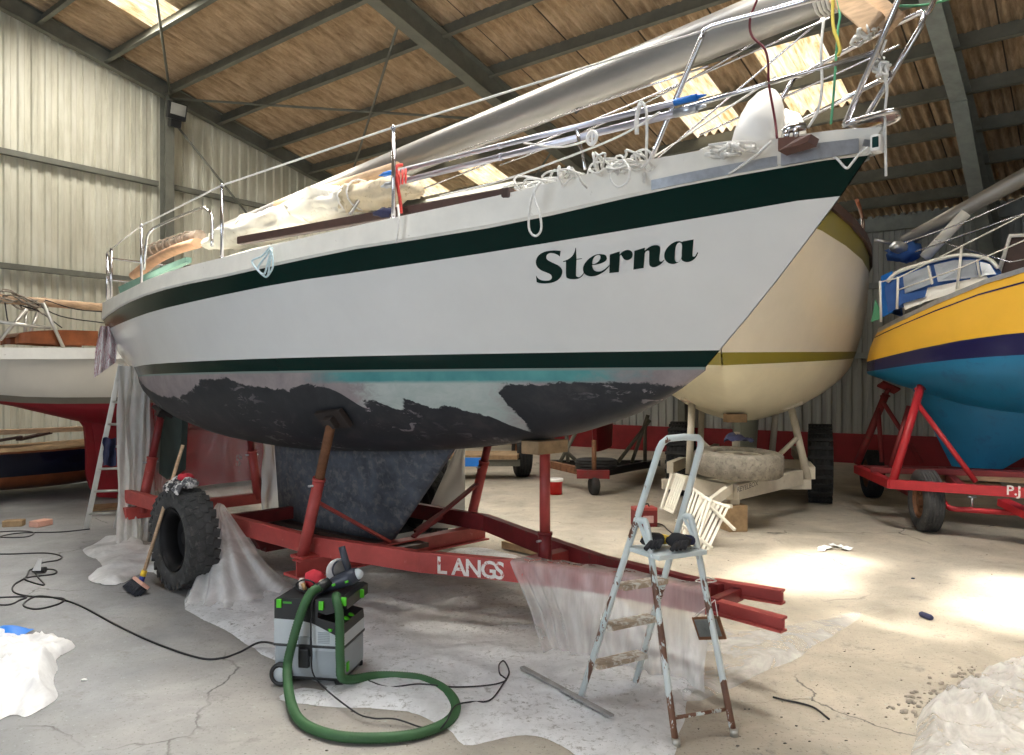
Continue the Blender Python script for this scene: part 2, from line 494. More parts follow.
# ------------------------------------------------------------------ mesh building
class MB:
    def __init__(self):
        self.v = []
        self.f = []
        self.mi = []
        self.sm = []

    def add(self, vs, fs, mi=0, smooth=False):
        o = len(self.v)
        self.v += [V(p) for p in vs]
        for f in fs:
            self.f.append([i + o for i in f])
            self.mi.append(mi)
            self.sm.append(smooth)
        return self

    def box(self, c, size, M=None, bev=0.0, mi=0):
        """box centred at c; M a 3x3 giving its axes"""
        hx, hy, hz = (x / 2 for x in size)
        M = M or Matrix.Identity(3)
        b = min(bev, hx * 0.9, hy * 0.9, hz * 0.9)
        c = V(c)
        if b <= 0:
            vs = [c + M @ V((x * hx, y * hy, z * hz)) for x in (-1, 1) for y in (-1, 1) for z in (-1, 1)]
            fs = [(0, 1, 3, 2), (4, 6, 7, 5), (0, 4, 5, 1), (2, 3, 7, 6), (0, 2, 6, 4), (1, 5, 7, 3)]
            return self.add(vs, fs, mi)
        bm = bmesh.new()
        bmesh.ops.create_cube(bm, size=1)
        for q in bm.verts:
            q.co = V((q.co.x * 2 * hx, q.co.y * 2 * hy, q.co.z * 2 * hz))
        bmesh.ops.bevel(bm, geom=list(bm.edges), offset=b, segments=2, affect='EDGES', profile=0.6)
        bm.verts.index_update()
        vs = [c + M @ q.co for q in bm.verts]
        fs = [[q.index for q in f.verts] for f in bm.faces]
        bm.free()
        return self.add(vs, fs, mi)

    def beam(self, p0, p1, w, h, up=(0, 0, 1), bev=0.0, mi=0):
        p0, p1 = V(p0), V(p1)
        x = (p1 - p0)
        ln = x.length
        x.normalize()
        y = V(up).cross(x)
        if y.length < 1e-4:
            y = V((0, 1, 0)).cross(x)
        y.normalize()
        z = x.cross(y)
        return self.box((p0 + p1) / 2, (ln, w, h), Matrix((x, y, z)).transposed(), bev, mi)

    def ibeam(self, p0, p1, w, h, t=0.012, up=(0, 0, 1), mi=0, side=0):
        """I section (side 0) or channel whose web lies at the +/- side"""
        p0, p1 = V(p0), V(p1)
        x = (p1 - p0).normalized()
        y = V(up).cross(x).normalized()
        z = x.cross(y)
        for sg in (1, -1):
            o = z * (sg * (h - t) / 2)
            self.beam(p0 + o, p1 + o, w, t, up, 0, mi)
        o = y * (side * (w - t) / 2)
        self.beam(p0 + o, p1 + o, t, h - 2 * t, up, 0, mi)
        return self

    def tube(self, pts, r, seg=8, closed=False, mi=0, flat=1.0, caps=True):
        pts = [V(p) for p in pts]
        n = len(pts)
        rr = r if isinstance(r, (list, tuple)) else [r] * n
        tan = []
        for i in range(n):
            a = pts[i - 1] if (i > 0 or closed) else pts[i]
            b = pts[(i + 1) % n] if (i < n - 1 or closed) else pts[i]
            d = b - a
            tan.append(d.normalized() if d.length > 1e-9 else V((0, 0, 1)))
        ref = V((0, 0, 1)) if abs(tan[0].z) < 0.9 else V((1, 0, 0))
        x = tan[0].cross(ref).normalized()
        vs, fs = [], []
        for i in range(n):
            x = (x - tan[i] * x.dot(tan[i]))
            x.normalize()
            y = tan[i].cross(x)
            for k in range(seg):
                a = 2 * math.pi * k / seg
                vs.append(pts[i] + (x * math.cos(a) + y * (math.sin(a) * flat)) * rr[i])
        for i in range(n if closed else n - 1):
            j = (i + 1) % n
            for k in range(seg):
                k2 = (k + 1) % seg
                fs.append((i * seg + k, i * seg + k2, j * seg + k2, j * seg + k))
        self.add(vs, fs, mi, True)
        if caps and not closed:
            o = len(self.v) - len(vs)
            self.f.append([o + k for k in range(seg)][::-1]); self.mi.append(mi); self.sm.append(False)
            self.f.append([o + (n - 1) * seg + k for k in range(seg)]); self.mi.append(mi); self.sm.append(False)
        return self

    def lathe(self, prof, c, axis, seg=32, mi=0, closed=False, smooth=True):
        """profile of (radius, along axis)"""
        a = V(axis).normalized()
        x = a.cross(V((0, 0, 1)) if abs(a.z) < 0.9 else V((1, 0, 0))).normalized()
        y = a.cross(x)
        c = V(c)
        vs, fs = [], []
        m = len(prof)
        for k in range(seg):
            t = 2 * math.pi * k / seg
            d = x * math.cos(t) + y * math.sin(t)
            for r, h in prof:
                vs.append(c + d * r + a * h)
        for k in range(seg):
            k2 = (k + 1) % seg
            for i in range(m if closed else m - 1):
                j = (i + 1) % m
                fs.append((k * m + i, k2 * m + i, k2 * m + j, k * m + j))
        return self.add(vs, fs, mi, smooth)

    def grid(self, fn, nu, nv, mi=0, smooth=True, closed_u=False):
        vs = [fn(i / (nu if not closed_u else nu), j / nv) for i in range(nu + (0 if closed_u else 1)) for j in range(nv + 1)]
        fs = []
        mu = nu if closed_u else nu + 1
        for i in range(nu):
            i2 = (i + 1) % mu
            for j in range(nv):
                fs.append((i * (nv + 1) + j, i2 * (nv + 1) + j, i2 * (nv + 1) + j + 1, i * (nv + 1) + j + 1))
        return self.add(vs, fs, mi, smooth)

    def prism(self, pts, ext, mi=0):
        """polygon of 3D points extruded by vector ext"""
        n = len(pts)
        pts = [V(p) for p in pts]
        ext = V(ext)
        vs = pts + [p + ext for p in pts]
        fs = [list(range(n))[::-1], [n + i for i in range(n)]]
        fs += [(i, (i + 1) % n, n + (i + 1) % n, n + i) for i in range(n)]
        return self.add(vs, fs, mi)

    def ball(self, c, r, sc=(1, 1, 1), seg=14, mi=0, lump=0.0, M=None, seed=0.0):
        c = V(c)

        def fn(u, w):
            th, ph = 2 * math.pi * u, math.pi * w
            d = V((math.cos(th) * math.sin(ph), math.sin(th) * math.sin(ph), math.cos(ph)))
            k = r * (1 + lump * noise.noise(d * 2.3 + V((seed, seed * 1.7, 0))))
            q = V((d.x * sc[0], d.y * sc[1], d.z * sc[2])) * k
            return c + (M @ q if M else q)
        return self.grid(fn, seg, seg // 2, mi, True, True)


MATS = {}


def build(name, mb, mats, parent=None, loc=None, rot=0.0, label=None):
    """link a MB (written in world coordinates) as one object, below parent or at loc"""
    me = bpy.data.meshes.new(name)
    if parent is not None:
        M = MATS[parent.name]
    else:
        if loc is None:
            xs = [p.x for p in mb.v]; ys = [p.y for p in mb.v]; zs = [p.z for p in mb.v]
            loc = ((min(xs) + max(xs)) / 2, (min(ys) + max(ys)) / 2, min(zs))
        M = Matrix.Translation(V(loc)) @ Matrix.Rotation(rot, 4, 'Z')
    I = M.inverted()
    me.from_pydata([I @ p for p in mb.v], [], mb.f)
    ms = mats if isinstance(mats, (list, tuple)) else [mats]
    for m in ms:
        me.materials.append(m)
    me.polygons.foreach_set('material_index', mb.mi)
    me.polygons.foreach_set('use_smooth', mb.sm)
    bm = bmesh.new()
    bm.from_mesh(me)
    bmesh.ops.recalc_face_normals(bm, faces=bm.faces)
    bm.to_mesh(me)
    bm.free()
    me.update()
    o = bpy.data.objects.new(name, me)
    COL.objects.link(o)
    if parent is not None:
        o.parent = parent
        MATS[o.name] = MATS[parent.name]
    else:
        o.matrix_world = M
        MATS[o.name] = M
    if label:
        o['label'] = label
    return o


def thing(name, loc, label, cat, group=None, rot=0.0):
    o = bpy.data.objects.new(name, None)
    COL.objects.link(o)
    o.empty_display_size = 0.1
    M = Matrix.Translation(V(loc)) @ Matrix.Rotation(rot, 4, 'Z')
    o.matrix_world = M
    MATS[o.name] = M
    return tag(o, label, cat, group)


def tag(o, label, cat, group=None, kind=None):
    o['label'] = label
    o['category'] = cat
    if group:
        o['group'] = group
    if kind:
        o['kind'] = kind
    return o


def struct(name, mb, mats, loc=(0, 0, 0), rot=0.0):
    o = build(name, mb, mats, None, loc, rot)
    o['kind'] = 'structure'
    return o


def text_mesh(mb, body, origin, xdir, ydir, size, bold=0.02, mi=0):
    cu = bpy.data.curves.new('txt', 'FONT')
    cu.body = body
    cu.size = size
    cu.offset = bold * size
    cu.resolution_u = 3
    o = bpy.data.objects.new('txt', cu)
    COL.objects.link(o)
    dg = bpy.context.evaluated_depsgraph_get()
    me = bpy.data.meshes.new_from_object(o.evaluated_get(dg))
    x, y = V(xdir).normalized(), V(ydir).normalized()
    mb.add([V(origin) + x * q.co.x + y * q.co.y for q in me.vertices], [list(p.vertices) for p in me.polygons], mi)
    bpy.data.objects.remove(o)
    bpy.data.curves.remove(cu)
    bpy.data.meshes.remove(me)


# ------------------------------------------------------------------ the shed
b = MB()
b.add([S(G_END, D_END, 0), S(GABLE + 0.3, D_END, 0), S(GABLE + 0.3, EAVE_D + 0.3, 0), S(G_END, EAVE_D + 0.3, 0)], [(0, 1, 2, 3)])
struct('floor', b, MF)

# roof lights: (g0, g1, d0, d1)
LIGHTS = [(3.06, 3.95, 10.40, 12.47), (4.74, 5.62, 10.40, 12.47), (9.85, 10.70, 11.0, 12.70), (11.58, 12.40, 11.0, 12.70), (11.42, 12.26, 4.0, 6.12),
          (1.50, 2.35, 2.8, 4.5), (-0.10, 0.80, 2.8, 4.5), (0.75, 1.6, 1.55, 2.3), (4.9, 5.8, 1.3, 2.7), (6.6, 7.5, 1.3, 2.7), (-0.6, 0.3, 10.40, 12.47)]  # clear openings near the ridge are unseen, placed to throw the sun patches
PITCH = 0.15
dcuts = sorted(set([RIDGE_D, EAVE_D + 0.12] + [x for l in LIGHTS for x in l[2:]]))
STEP = PITCH / 8


def corr(g):
    return 0.040 * math.cos(2 * math.pi * g / PITCH)


g_lo = round(G_END / STEP)
g_hi = round((GABLE + 0.1) / STEP)
LQ = [(round(a / STEP), round(c / STEP), d0, d1) for a, c, d0, d1 in LIGHTS]
b = MB()
vs = [S(i * STEP, d, roof_h(d) + 0.03 + corr(i * STEP)) for i in range(g_lo, g_hi + 1) for d in dcuts]
fs = []
nd = len(dcuts)
for i in range(g_hi - g_lo):
    for j in range(nd - 1):
        gm = i + g_lo
        dm = (dcuts[j] + dcuts[j + 1]) / 2
        if any(a <= gm < c and d0 <= dm <= d1 for a, c, d0, d1 in LQ):
            continue
        fs.append((i * nd + j, (i + 1) * nd + j, (i + 1) * nd + j + 1, i * nd + j + 1))
b.add(vs, fs, 0, True)
b.add([S(G_END, RIDGE_D, roof_h(RIDGE_D) + 0.03), S(GABLE + 0.1, RIDGE_D, roof_h(RIDGE_D) + 0.03), S(GABLE + 0.1, D_END - 0.1, roof_h(D_END)), S(G_END, D_END - 0.1, roof_h(D_END))], [(0, 1, 2, 3)])
struct('ceiling', b, MROOF, (0, 0, 0), AG + R(90))
for q, (a, c, d0, d1) in enumerate(LQ):
    b = MB()
    n = c - a
    vs = [S((a + i) * STEP, d, roof_h(d) + 0.03 + corr((a + i) * STEP)) for i in range(n + 1) for d in (d0, d1)]
    b.add(vs, [(i * 2, i * 2 + 2, i * 2 + 3, i * 2 + 1) for i in range(n)], 0, True)
    struct('window_%d' % (q + 1), b, MSKYC if d1 < 5 else MSKY, (0, 0, 0), AG + R(90))


# cladding: trapezoid ribs
def clad(t, pitch=0.2, dep=0.035):
    f = (t / pitch) % 1.0
    return dep * (0 if f < 0.42 else (f - 0.42) / 0.1 if f < 0.52 else 1 if f < 0.9 else (1 - f) / 0.1)


def clad_ts(a, c, pitch=0.2):
    out = []
    k = math.floor(a / pitch)
    while k * pitch < c:
        for f in (0.0, 0.42, 0.52, 0.9):
            t = (k + f) * pitch
            if a <= t <= c:
                out.append(t)
        k += 1
    return [a] + out + [c]


b = MB()
ts = clad_ts(D_END, EAVE_D)
n = len(ts)
vs = []
for t in ts:
    o = -clad(t)
    vs += [S(GABLE + 0.1 + o, t, 0), S(GABLE + 0.1 + o, t, roof_h(t) + 0.10)]
b.add(vs, [(2 * i, 2 * i + 2, 2 * i + 3, 2 * i + 1) for i in range(n - 1)])
struct('wall_left', b, MWALL)
b = MB()
ts = clad_ts(G_END, GABLE + 0.1)
vs = []
for t in ts:
    o = -clad(t)
    vs += [S(t, EAVE_D + o, 0.56), S(t, EAVE_D + o, roof_h(EAVE_D) + 0.03)]
b.add(vs, [(2 * i, 2 * i + 2, 2 * i + 3, 2 * i + 1) for i in range(len(ts) - 1)])
struct('wall_back', b, MWALLB)
b = MB()
b.beam(S(G_END, EAVE_D - 0.02, 0.30), S(GABLE, EAVE_D - 0.02, 0.30), 0.18, 0.60)
struct('baseboard_back', b, MPLINTH)
b = MB()
b.add([S(G_END, D_END, 0), S(G_END, RIDGE_D, 0), S(G_END, EAVE_D, 0), S(G_END, EAVE_D, roof_h(EAVE_D) + 0.06), S(G_END, RIDGE_D, roof_h(RIDGE_D) + 0.06), S(G_END, D_END, roof_h(D_END) + 0.06)], [(0, 1, 2, 3, 4, 5)])
struct('wall_right', b, MWALL)
b = MB()
b.add([S(G_END, D_END, 0), S(GABLE + 0.1, D_END, 0), S(GABLE + 0.1, D_END, roof_h(D_END) + 0.05), S(G_END, D_END, roof_h(D_END) + 0.05)], [(0, 1, 2, 3)])
struct('wall_front', b, MWALL)

ti = 0


def trim(mb, m):
    global ti
    ti += 1
    return struct('trim_%d' % ti, mb, m)


# purlins: Z sections under the sheets
for i in range(-3, 12):
    d = 5.0 + 1.07 * i
    if d < RIDGE_D + 0.2:
        continue
    b = MB()
    n_ = V((E2.x * SLOPE, E2.y * SLOPE, 1)).normalized()
    z = roof_h(d)
    sl = V((E2.x, E2.y, -SLOPE)).normalized()
    p0, p1 = S(G_END, d, z) - n_ * 0.115, S(GABLE + 0.05, d, z) - n_ * 0.115
    b.beam(p0, p1, 0.012, 0.24, n_)
    b.beam(p0 + n_ * 0.115 + sl * 0.03, p1 + n_ * 0.115 + sl * 0.03, 0.065, 0.010, n_)
    b.beam(p0 - n_ * 0.115 - sl * 0.03, p1 - n_ * 0.115 - sl * 0.03, 0.065, 0.010, n_)
    trim(b, MSTEEL)
b = MB()
b.beam(S(G_END, EAVE_D - 0.16, 4.80), S(GABLE, EAVE_D - 0.16, 4.80), 0.10, 0.26)
trim(b, MSTEELB)
# portal frames: rafter, haunch and column
for g, m in ((FRAME2, MSTEEL), (FRAME3, MSTEELB), (-4.5, MSTEELB)):
    b = MB()
    up = V((E2.x * SLOPE, E2.y * SLOPE, 1)).normalized()
    a, c = S(g, RIDGE_D, roof_h(RIDGE_D) - 0.37), S(g, EAVE_D - 0.3, roof_h(EAVE_D - 0.3) - 0.37)
    b.ibeam(a, c, 0.21, 0.36, 0.016, up)
    b.ibeam(S(g, EAVE_D - 0.32, 0), S(g, EAVE_D - 0.32, 4.85), 0.17, 0.32, 0.016, E2)
    d0 = EAVE_D - 4.6
    hp = [S(g, d0, roof_h(d0) - 0.56), S(g, EAVE_D - 0.48, roof_h(EAVE_D) - 0.45), S(g, EAVE_D - 0.48, 3.45)]
    b.prism([p - E1 * 0.008 for p in hp], E1 * 0.016)
    b.beam(hp[0], hp[2], 0.21, 0.016, V((0, 0, 1)))
    b.box((hp[1] + hp[2]) / 2, (0.016, 0.14, 0.9), Matrix((E2, E1, V((0, 0, 1)))).transposed())
    trim(b, m)
# gable rafter, gable column, girts
b = MB()
up = V((E2.x * SLOPE, E2.y * SLOPE, 1)).normalized()
b.ibeam(S(GABLE - 0.09, RIDGE_D, roof_h(RIDGE_D) - 0.15), S(GABLE - 0.09, EAVE_D, roof_h(EAVE_D) - 0.15), 0.13, 0.28, 0.014, up)
trim(b, MSTEEL)
for d in (0.9, 7.07, 13.0):
    b = MB()
    b.ibeam(S(GABLE - 0.13, d, 0), S(GABLE - 0.13, d, roof_h(d) - 0.27), 0.16, 0.22, 0.014, E1)
    trim(b, MSTEEL)
for h in (1.75, 3.50, 5.32):
    for d0, d1 in ((RIDGE_D - 2, 6.95), (7.2, 12.9)):
        b = MB()
        b.beam(S(GABLE - 0.01, d0, h), S(GABLE - 0.01, min(d1, EAVE_D), h), 0.10, 0.09)
        trim(b, MSTEEL)
for h in (2.2, 3.6):
    b = MB()
    b.beam(S(G_END, EAVE_D - 0.10, h), S(GABLE, EAVE_D - 0.10, h), 0.09, 0.12)
    trim(b, MSTEELB)
# wind bracing rods
for p, q, r in ((S(GABLE - 0.2, 7.1, roof_h(7.1) - 0.30), S(FRAME2 + 0.1, 10.4, roof_h(10.4) - 0.32), 0.022),
                (S(GABLE - 0.2, 7.1, roof_h(7.1) - 0.30), S(FRAME2 + 0.1, 3.6, roof_h(3.6) - 0.32), 0.022),
                (S(GABLE - 0.2, 11.2, roof_h(11.2) - 0.30), S(FRAME2 + 0.1, 7.4, roof_h(7.4) - 0.32), 0.022),
                (S(GABLE - 0.25, 7.15, roof_h(7.1) - 0.75), S(GABLE - 0.25, 10.5, 3.3), 0.02),
                (S(GABLE - 0.2, 15.8, roof_h(15.8) - 0.3), S(FRAME2 + 0.1, 11.2, roof_h(11.2) - 0.32), 0.022)):
    b = MB()
    b.tube([p, q], r, 6)
    trim(b, MSTEEL)
# white wall rod and sloping pipe on the back wall
b = MB()
b.tube([S(2.6, EAVE_D - 0.25, 2.9), S(0.6, EAVE_D - 0.25, 1.25)], 0.05, 8)
trim(b, MSTEELB)

# floodlight on the gable column
P = S(GABLE - 0.42, 7.10, 6.62)
t_ = thing('floodlight', P, 'black square floodlight fixed high on the gable end steel column', 'floodlight')
fx = Matrix((E2, -E1, V((0, 0, 1)))).transposed() @ Matrix.Rotation(R(-14), 3, 'X')
b = MB(); b.box(P, (0.34, 0.10, 0.30), fx, 0.012)
build('housing', b, MBLACK, t_)
b = MB(); b.box(P + fx @ V((0, 0.056, 0.03)), (0.28, 0.012, 0.20), fx, 0.004)
build('lens', b, MLENS, t_)
b = MB(); b.beam(P + V((0, 0, -0.1)), P + E1 * 0.22 + V((0, 0, -0.2)), 0.03, 0.03)
b.box(P + fx @ V((0.0, -0.02, -0.22)), (0.2, 0.12, 0.14), fx, 0.01)
build('bracket', b, MBLACK, t_)

# ------------------------------------------------------------------ the big sloop on its trailer
BF = Frame((-1.76, 6.83), (0.7325, -0.681))
S_AFT = -3.85
W_SHEER = [(-3.85, .50), (-3.4, .655), (-3, .76), (-2.5, .90), (-2, 1.01), (-1, 1.18), (0, 1.265), (.7, 1.28), (1.5, 1.23), (2.4, 1.055), (3.2, .78), (3.8, .50), (4.3, .245), (4.6, .10), (4.76, .02)]
T_WL = [(0, .03), (.06, .24), (.1, .37), (.2, .68), (.35, .98), (.5, 1.07), (.6, 1.03), (.7, .89), (.8, .65), (.9, .35), (.97, .11), (1, .012)]
RAIL_PX = [(98, 306), (105, 301), (133, 286.6), (164, 272.6), (213, 260), (249, 251), (340, 229.5), (420, 213), (523, 191), (639, 163), (740, 146), (812, 134), (870, 128.5)]
GTOP_PX = [(98, 326), (104, 318), (126, 303), (166, 288), (246, 271), (340, 250), (473, 229), (572, 209), (680, 184), (740, 173), (776, 166.5), (870, 150.5)]
GBOT_PX = [(98, 333), (110, 326), (150, 311), (199, 299), (272, 283), (340, 272.5), (481, 250), (680, 217), (841, 190)]


def sheer_w(s):
    return max(0.012, smooth_t(W_SHEER, s))


def wl_w(s, s_end=3.945):
    return max(0.012, smooth_t(T_WL, (s - S_AFT) / (s_end - S_AFT)))


def z_from(tab, s, w):
    q = BF.p(s, w, 0)
    px = CX + F * q.x / q.y
    return EYE + (HZ - smooth_t(tab, px)) * q.y / F


TS = [0, .02, .05, .09, .13, .18, .24, .3, .36, .42, .48, .54, .6, .65, .7, .75, .8, .84, .88, .91, .94, .96, .98, 1.0]
zt = lambda tab: [(s, z_from(tab, s, sheer_w(s))) for s in (-3.85, -3.4, -2.9, -2.4, -1.8, -1.2, -.5, .2, .9, 1.6, 2.2, 2.8, 3.3, 3.8, 4.2, 4.5, 4.7)]
ZRAIL, ZGT, ZGB = zt(RAIL_PX), zt(GTOP_PX), zt(GBOT_PX)
Z_BT, Z_BB = 1.79, 1.70
SE = {'rail': 4.80, 'gt': 4.735, 'gb': 4.60, 'bt': 3.955, 'bb': 3.87}


def line(s_end, zf, wf):
    out = []
    for t in TS:
        s = S_AFT + t * (s_end - S_AFT)
        out.append((s, wf(s, t), zf(s)))
    out[-1] = (s_end, 0.006, out[-1][2])
    return out


def blend(s_end, h, zf):
    """a level between the boot top (h=0) and the green band (h=1)"""
    def wf(s, t):
        a = smooth_t(T_WL, t)
        sg = S_AFT + t * (4.735 - S_AFT)
        c = sheer_w(sg)
        e = 0.62 + 0.42 * t
        if t < 0.12:
            e = 0.42 + (e - 0.42) * t / 0.12
        return a + (c - a) * h ** e
    return line(s_end, zf, wf)


r_rail = line(SE['rail'], lambda s: smooth_t(ZRAIL, s), lambda s, t: sheer_w(S_AFT + t * (4.735 - S_AFT)) - 0.012)
r_gt = line(SE['gt'], lambda s: smooth_t(ZGT, s), lambda s, t: sheer_w(s))
levels = []
for h in (0.80, 0.6, 0.4, 0.2):
    if h == 0.80:
        levels.append(blend(SE['gb'], h, lambda s: smooth_t(ZGB, s)))
    else:
        f = h / 0.80
        levels.append(blend(SE['bt'] + (SE['gb'] - SE['bt']) * f, h, (lambda f: lambda s: Z_BT + (smooth_t(ZGB, s) - Z_BT) * f)(f)))
r_bt = blend(SE['bt'], 0.055, lambda s: Z_BT)
r_bb = line(SE['bb'], lambda s: Z_BB, lambda s, t: smooth_t(T_WL, t))
ZC = [(-3.85, 1.665), (-3.3, 1.53), (-2.7, 1.36), (-2.1, 1.22), (-.93, 1.075), (0, 1.035), (1.0, 1.06), (1.83, 1.125), (2.83, 1.26), (3.3, 1.39), (3.55, 1.49), (3.75, 1.60), (3.87, 1.68)]
bottoms = []
for k in range(1, 8):
    th = math.pi / 2 * k / 7
    row = []
    for (s, w, z), t in zip(r_bb, TS):
        zc = smooth_t(ZC, s)
        row.append((s, w * math.cos(th) ** 0.85 if k < 7 else 0.0, Z_BB - (Z_BB - zc) * math.sin(th) ** 1.12))
    bottoms.append(row)
HROWS = [r_gt] + levels + [r_bt, r_bb] + bottoms
HMAT = [1] + [0] * 4 + [1] + [2] * 7


def hull_rows(mb, frame, rows, mats, cap=True, capmat=None):
    m = len(rows[0])
    for sg in (1, -1):
        vs = [frame.p(s, w * sg, z) for row in rows for s, w, z in row]
        for j in range(len(rows) - 1):
            fs = [(j * m + i, j * m + i + 1, (j + 1) * m + i + 1, (j + 1) * m + i) for i in range(m - 1)]
            o = len(mb.v)
            mb.add(vs[j * m:(j + 2) * m], [[q - j * m for q in f] for f in fs], mats[j], True)
    if cap:
        for j in range(len(rows) - 1):
            (s0, w0, z0), (s1, w1, z1) = rows[j][0], rows[j + 1][0]
            mb.add([frame.p(s0, w0, z0), frame.p(s0, -w0, z0), frame.p(s1, -w1, z1), frame.p(s1, w1, z1)], [(0, 1, 2, 3)], mats[j] if capmat is None else capmat)


def weld(o, dist=0.0008):
    bm = bmesh.new()
    bm.from_mesh(o.data)
    bmesh.ops.remove_doubles(bm, verts=bm.verts, dist=dist)
    bmesh.ops.recalc_face_normals(bm, faces=bm.faces)
    bm.to_mesh(o.data)
    bm.free()


boat = thing('sailing_yacht', BF.p(0, 0, 0), 'white sloop with dark green bands and scraped grey bottom, raised on the red trailer', 'sailboat', None, BF.ang)
hb = MB(); hull_rows(hb, BF, HROWS, HMAT)
HBVH = BVHTree.FromPolygons([tuple(p) for p in hb.v], hb.f)


def on_hull(px, py, off=0.004):
    d = V(((px - CX) / F, 1, (HZ - py) / F)).normalized()
    hit, nrm, idx, dist = HBVH.ray_cast(V((0, 0, EYE)), d)
    if hit is None:
        return None
    if nrm.dot(d) > 0:
        nrm = -nrm
    return hit + nrm * off



def m_antifoul():
    """scraped bottom paint of the big boat: turquoise, grey primer and dark patches; object axes x = along the boat, z = height"""
    m, t, bs, N, L = nt('scraped antifouling')
    v = coords(N, L)
    sx = N.new('ShaderNodeSeparateXYZ')
    L.new(v, sx.inputs[0])
    X, Z = sx.outputs['X'], sx.outputs['Z']
    wob = tex(N, L, v, 3.0, 8, 0.72, 0.3)
    wob2 = tex(N, L, coords(N, L, (1, 1, 2.2)), 6.0, 8, 0.75, 0.5)
    SK = 1.3

    def sz(px, py):
        p = on_hull(px, py, 0)
        return ((p - BF.o).dot(BF.u), p.z) if p else (None, None)
    # upper edge of the dark patches, measured along the bottom
    edge_px = [(150, 390), (160, 396), (172, 398), (190, 394), (199, 381), (226, 378), (250, 386), (286, 389), (300, 385), (332, 388), (342, 402), (352, 420), (357, 399), (376, 399), (390, 409), (403, 408), (406, 399), (420, 404), (436, 409),
               (453, 406), (473, 413), (493, 417), (513, 427), (526, 434), (532, 433), (519, 416), (503, 399), (497, 390), (503, 384), (556, 383), (592, 383), (622, 383), (659, 386), (680, 384)]
    pts = []
    for px, py in edge_px:
        s_, z_ = sz(px, py)
        if s_ is None:
            continue
        x_ = s_ - SK * (1.65 - z_)
        if pts and x_ <= pts[-1][0] + .004:
            x_ = pts[-1][0] + .004
        pts.append((x_, z_))
    fc = N.new('ShaderNodeFloatCurve')
    cu = fc.mapping.curves[0]
    xs = [(min(1, max(0, (a + 4.6) / 9)), (b - 1.0) / 0.8) for a, b in pts]
    while len(cu.points) < len(xs):
        cu.points.new(0.5, 0.5)
    for p, (a, b) in zip(cu.points, xs):
        p.location = (a, b)
        p.handle_type = 'VECTOR'
    fc.mapping.update()
    Xs = mth(N, L, 'ADD', X, mth(N, L, 'MULTIPLY_ADD', Z, SK, -SK * 1.65))
    L.new(mth(N, L, 'MULTIPLY_ADD', Xs, 1 / 9, 4.6 / 9), fc.inputs['Value'])
    edge = mth(N, L, 'MULTIPLY_ADD', fc.outputs[0], 0.8, 1.0)
    w = mth(N, L, 'MULTIPLY_ADD', mth(N, L, 'ADD', wob, wob2), 0.11, -0.11)
    d = mth(N, L, 'SUBTRACT', mth(N, L, 'ADD', Z, w), edge)
    dark = ramp(N, L, mth(N, L, 'MULTIPLY_ADD', d, -8, 0.5), [(0.47, (0, 0, 0)), (0.53, (1, 1, 1))])
    flake = tex(N, L, coords(N, L, (1, 1, 2.8)), 7.0, 6, 0.7, 0.8)
    patch = tex(N, L, v, 0.9, 2)
    fl_ = mixc(N, L, 1.0, ramp(N, L, flake, [(0.565, (0, 0, 0)), (0.60, (1, 1, 1))]), ramp(N, L, patch, [(0.44, (0, 0, 0)), (0.56, (1, 1, 1))]), 'MULTIPLY')

    def band(s0, s1, soft=.12):
        c_, h_ = (s0 + s1) / 2, abs(s1 - s0) / 2
        dd = mth(N, L, 'ABSOLUTE', mth(N, L, 'SUBTRACT', mth(N, L, 'MULTIPLY_ADD', wob2, .7, X), c_ + .35))
        return ramp(N, L, mth(N, L, 'MULTIPLY_ADD', mth(N, L, 'SUBTRACT', dd, h_), -1 / (2 * soft), .5), [(0, (0, 0, 0)), (1, (1, 1, 1))])
    prim = ramp(N, L, wob2, [(0.35, (0.36, 0.43, 0.41)), (0.65, (0.47, 0.52, 0.50))])
    mauve = ramp(N, L, wob, [(0.35, (0.22, 0.19, 0.20)), (0.7, (0.36, 0.31, 0.31))])
    g = mixc(N, L, band(sz(368, 392)[0], sz(508, 400)[0]), mauve, prim)
    turq = ramp(N, L, tex(N, L, v, 4, 4), [(0.3, (0.035, 0.20, 0.22)), (0.7, (0.09, 0.33, 0.33))])
    hz = mth(N, L, 'MULTIPLY_ADD', wob2, 0.03, Z)
    tz = ramp(N, L, mth(N, L, 'MULTIPLY_ADD', hz, 10, -16.1), [(0.12, (0, 0, 0)), (0.36, (1, 1, 1))])
    tf = mixc(N, L, 1.0, tz, band(sz(322, 378)[0], sz(612, 376)[0], .2), 'MULTIPLY')
    g = mixc(N, L, tf, g, turq)
    top = ramp(N, L, mth(N, L, 'MULTIPLY_ADD', Z, 10, -16.0), [(0.82, (0, 0, 0)), (0.90, (1, 1, 1))])
    g = mixc(N, L, top, g, (0.20, 0.27, 0.25))
    dcol = ramp(N, L, tex(N, L, v, 3.5, 7, 0.7, 0.4), [(0.3, (0.008, 0.010, 0.014)), (0.55, (0.020, 0.022, 0.027)), (0.75, (0.055, 0.048, 0.05))])
    dcol = mixc(N, L, fl_, dcol, (0.30, 0.27, 0.28))
    c = mixc(N, L, dark, g, dcol)
    L.new(c, bs.inputs['Base Color'])
    bs.inputs['Roughness'].default_value = 0.6
    return m


MANTI = m_antifoul()
hull = build('hull', hb, [MWHITE, MGREEN, MANTI], boat)
weld(hull)
MKEEL = mat('blotched keel paint', (0.075, 0.086, 0.108), 0.6, 0, 0.45, 6, dirt=(0.17, 0.165, 0.17), dirt_at=0.57, soft=0.08, stretch=(1, 1, 1.2))

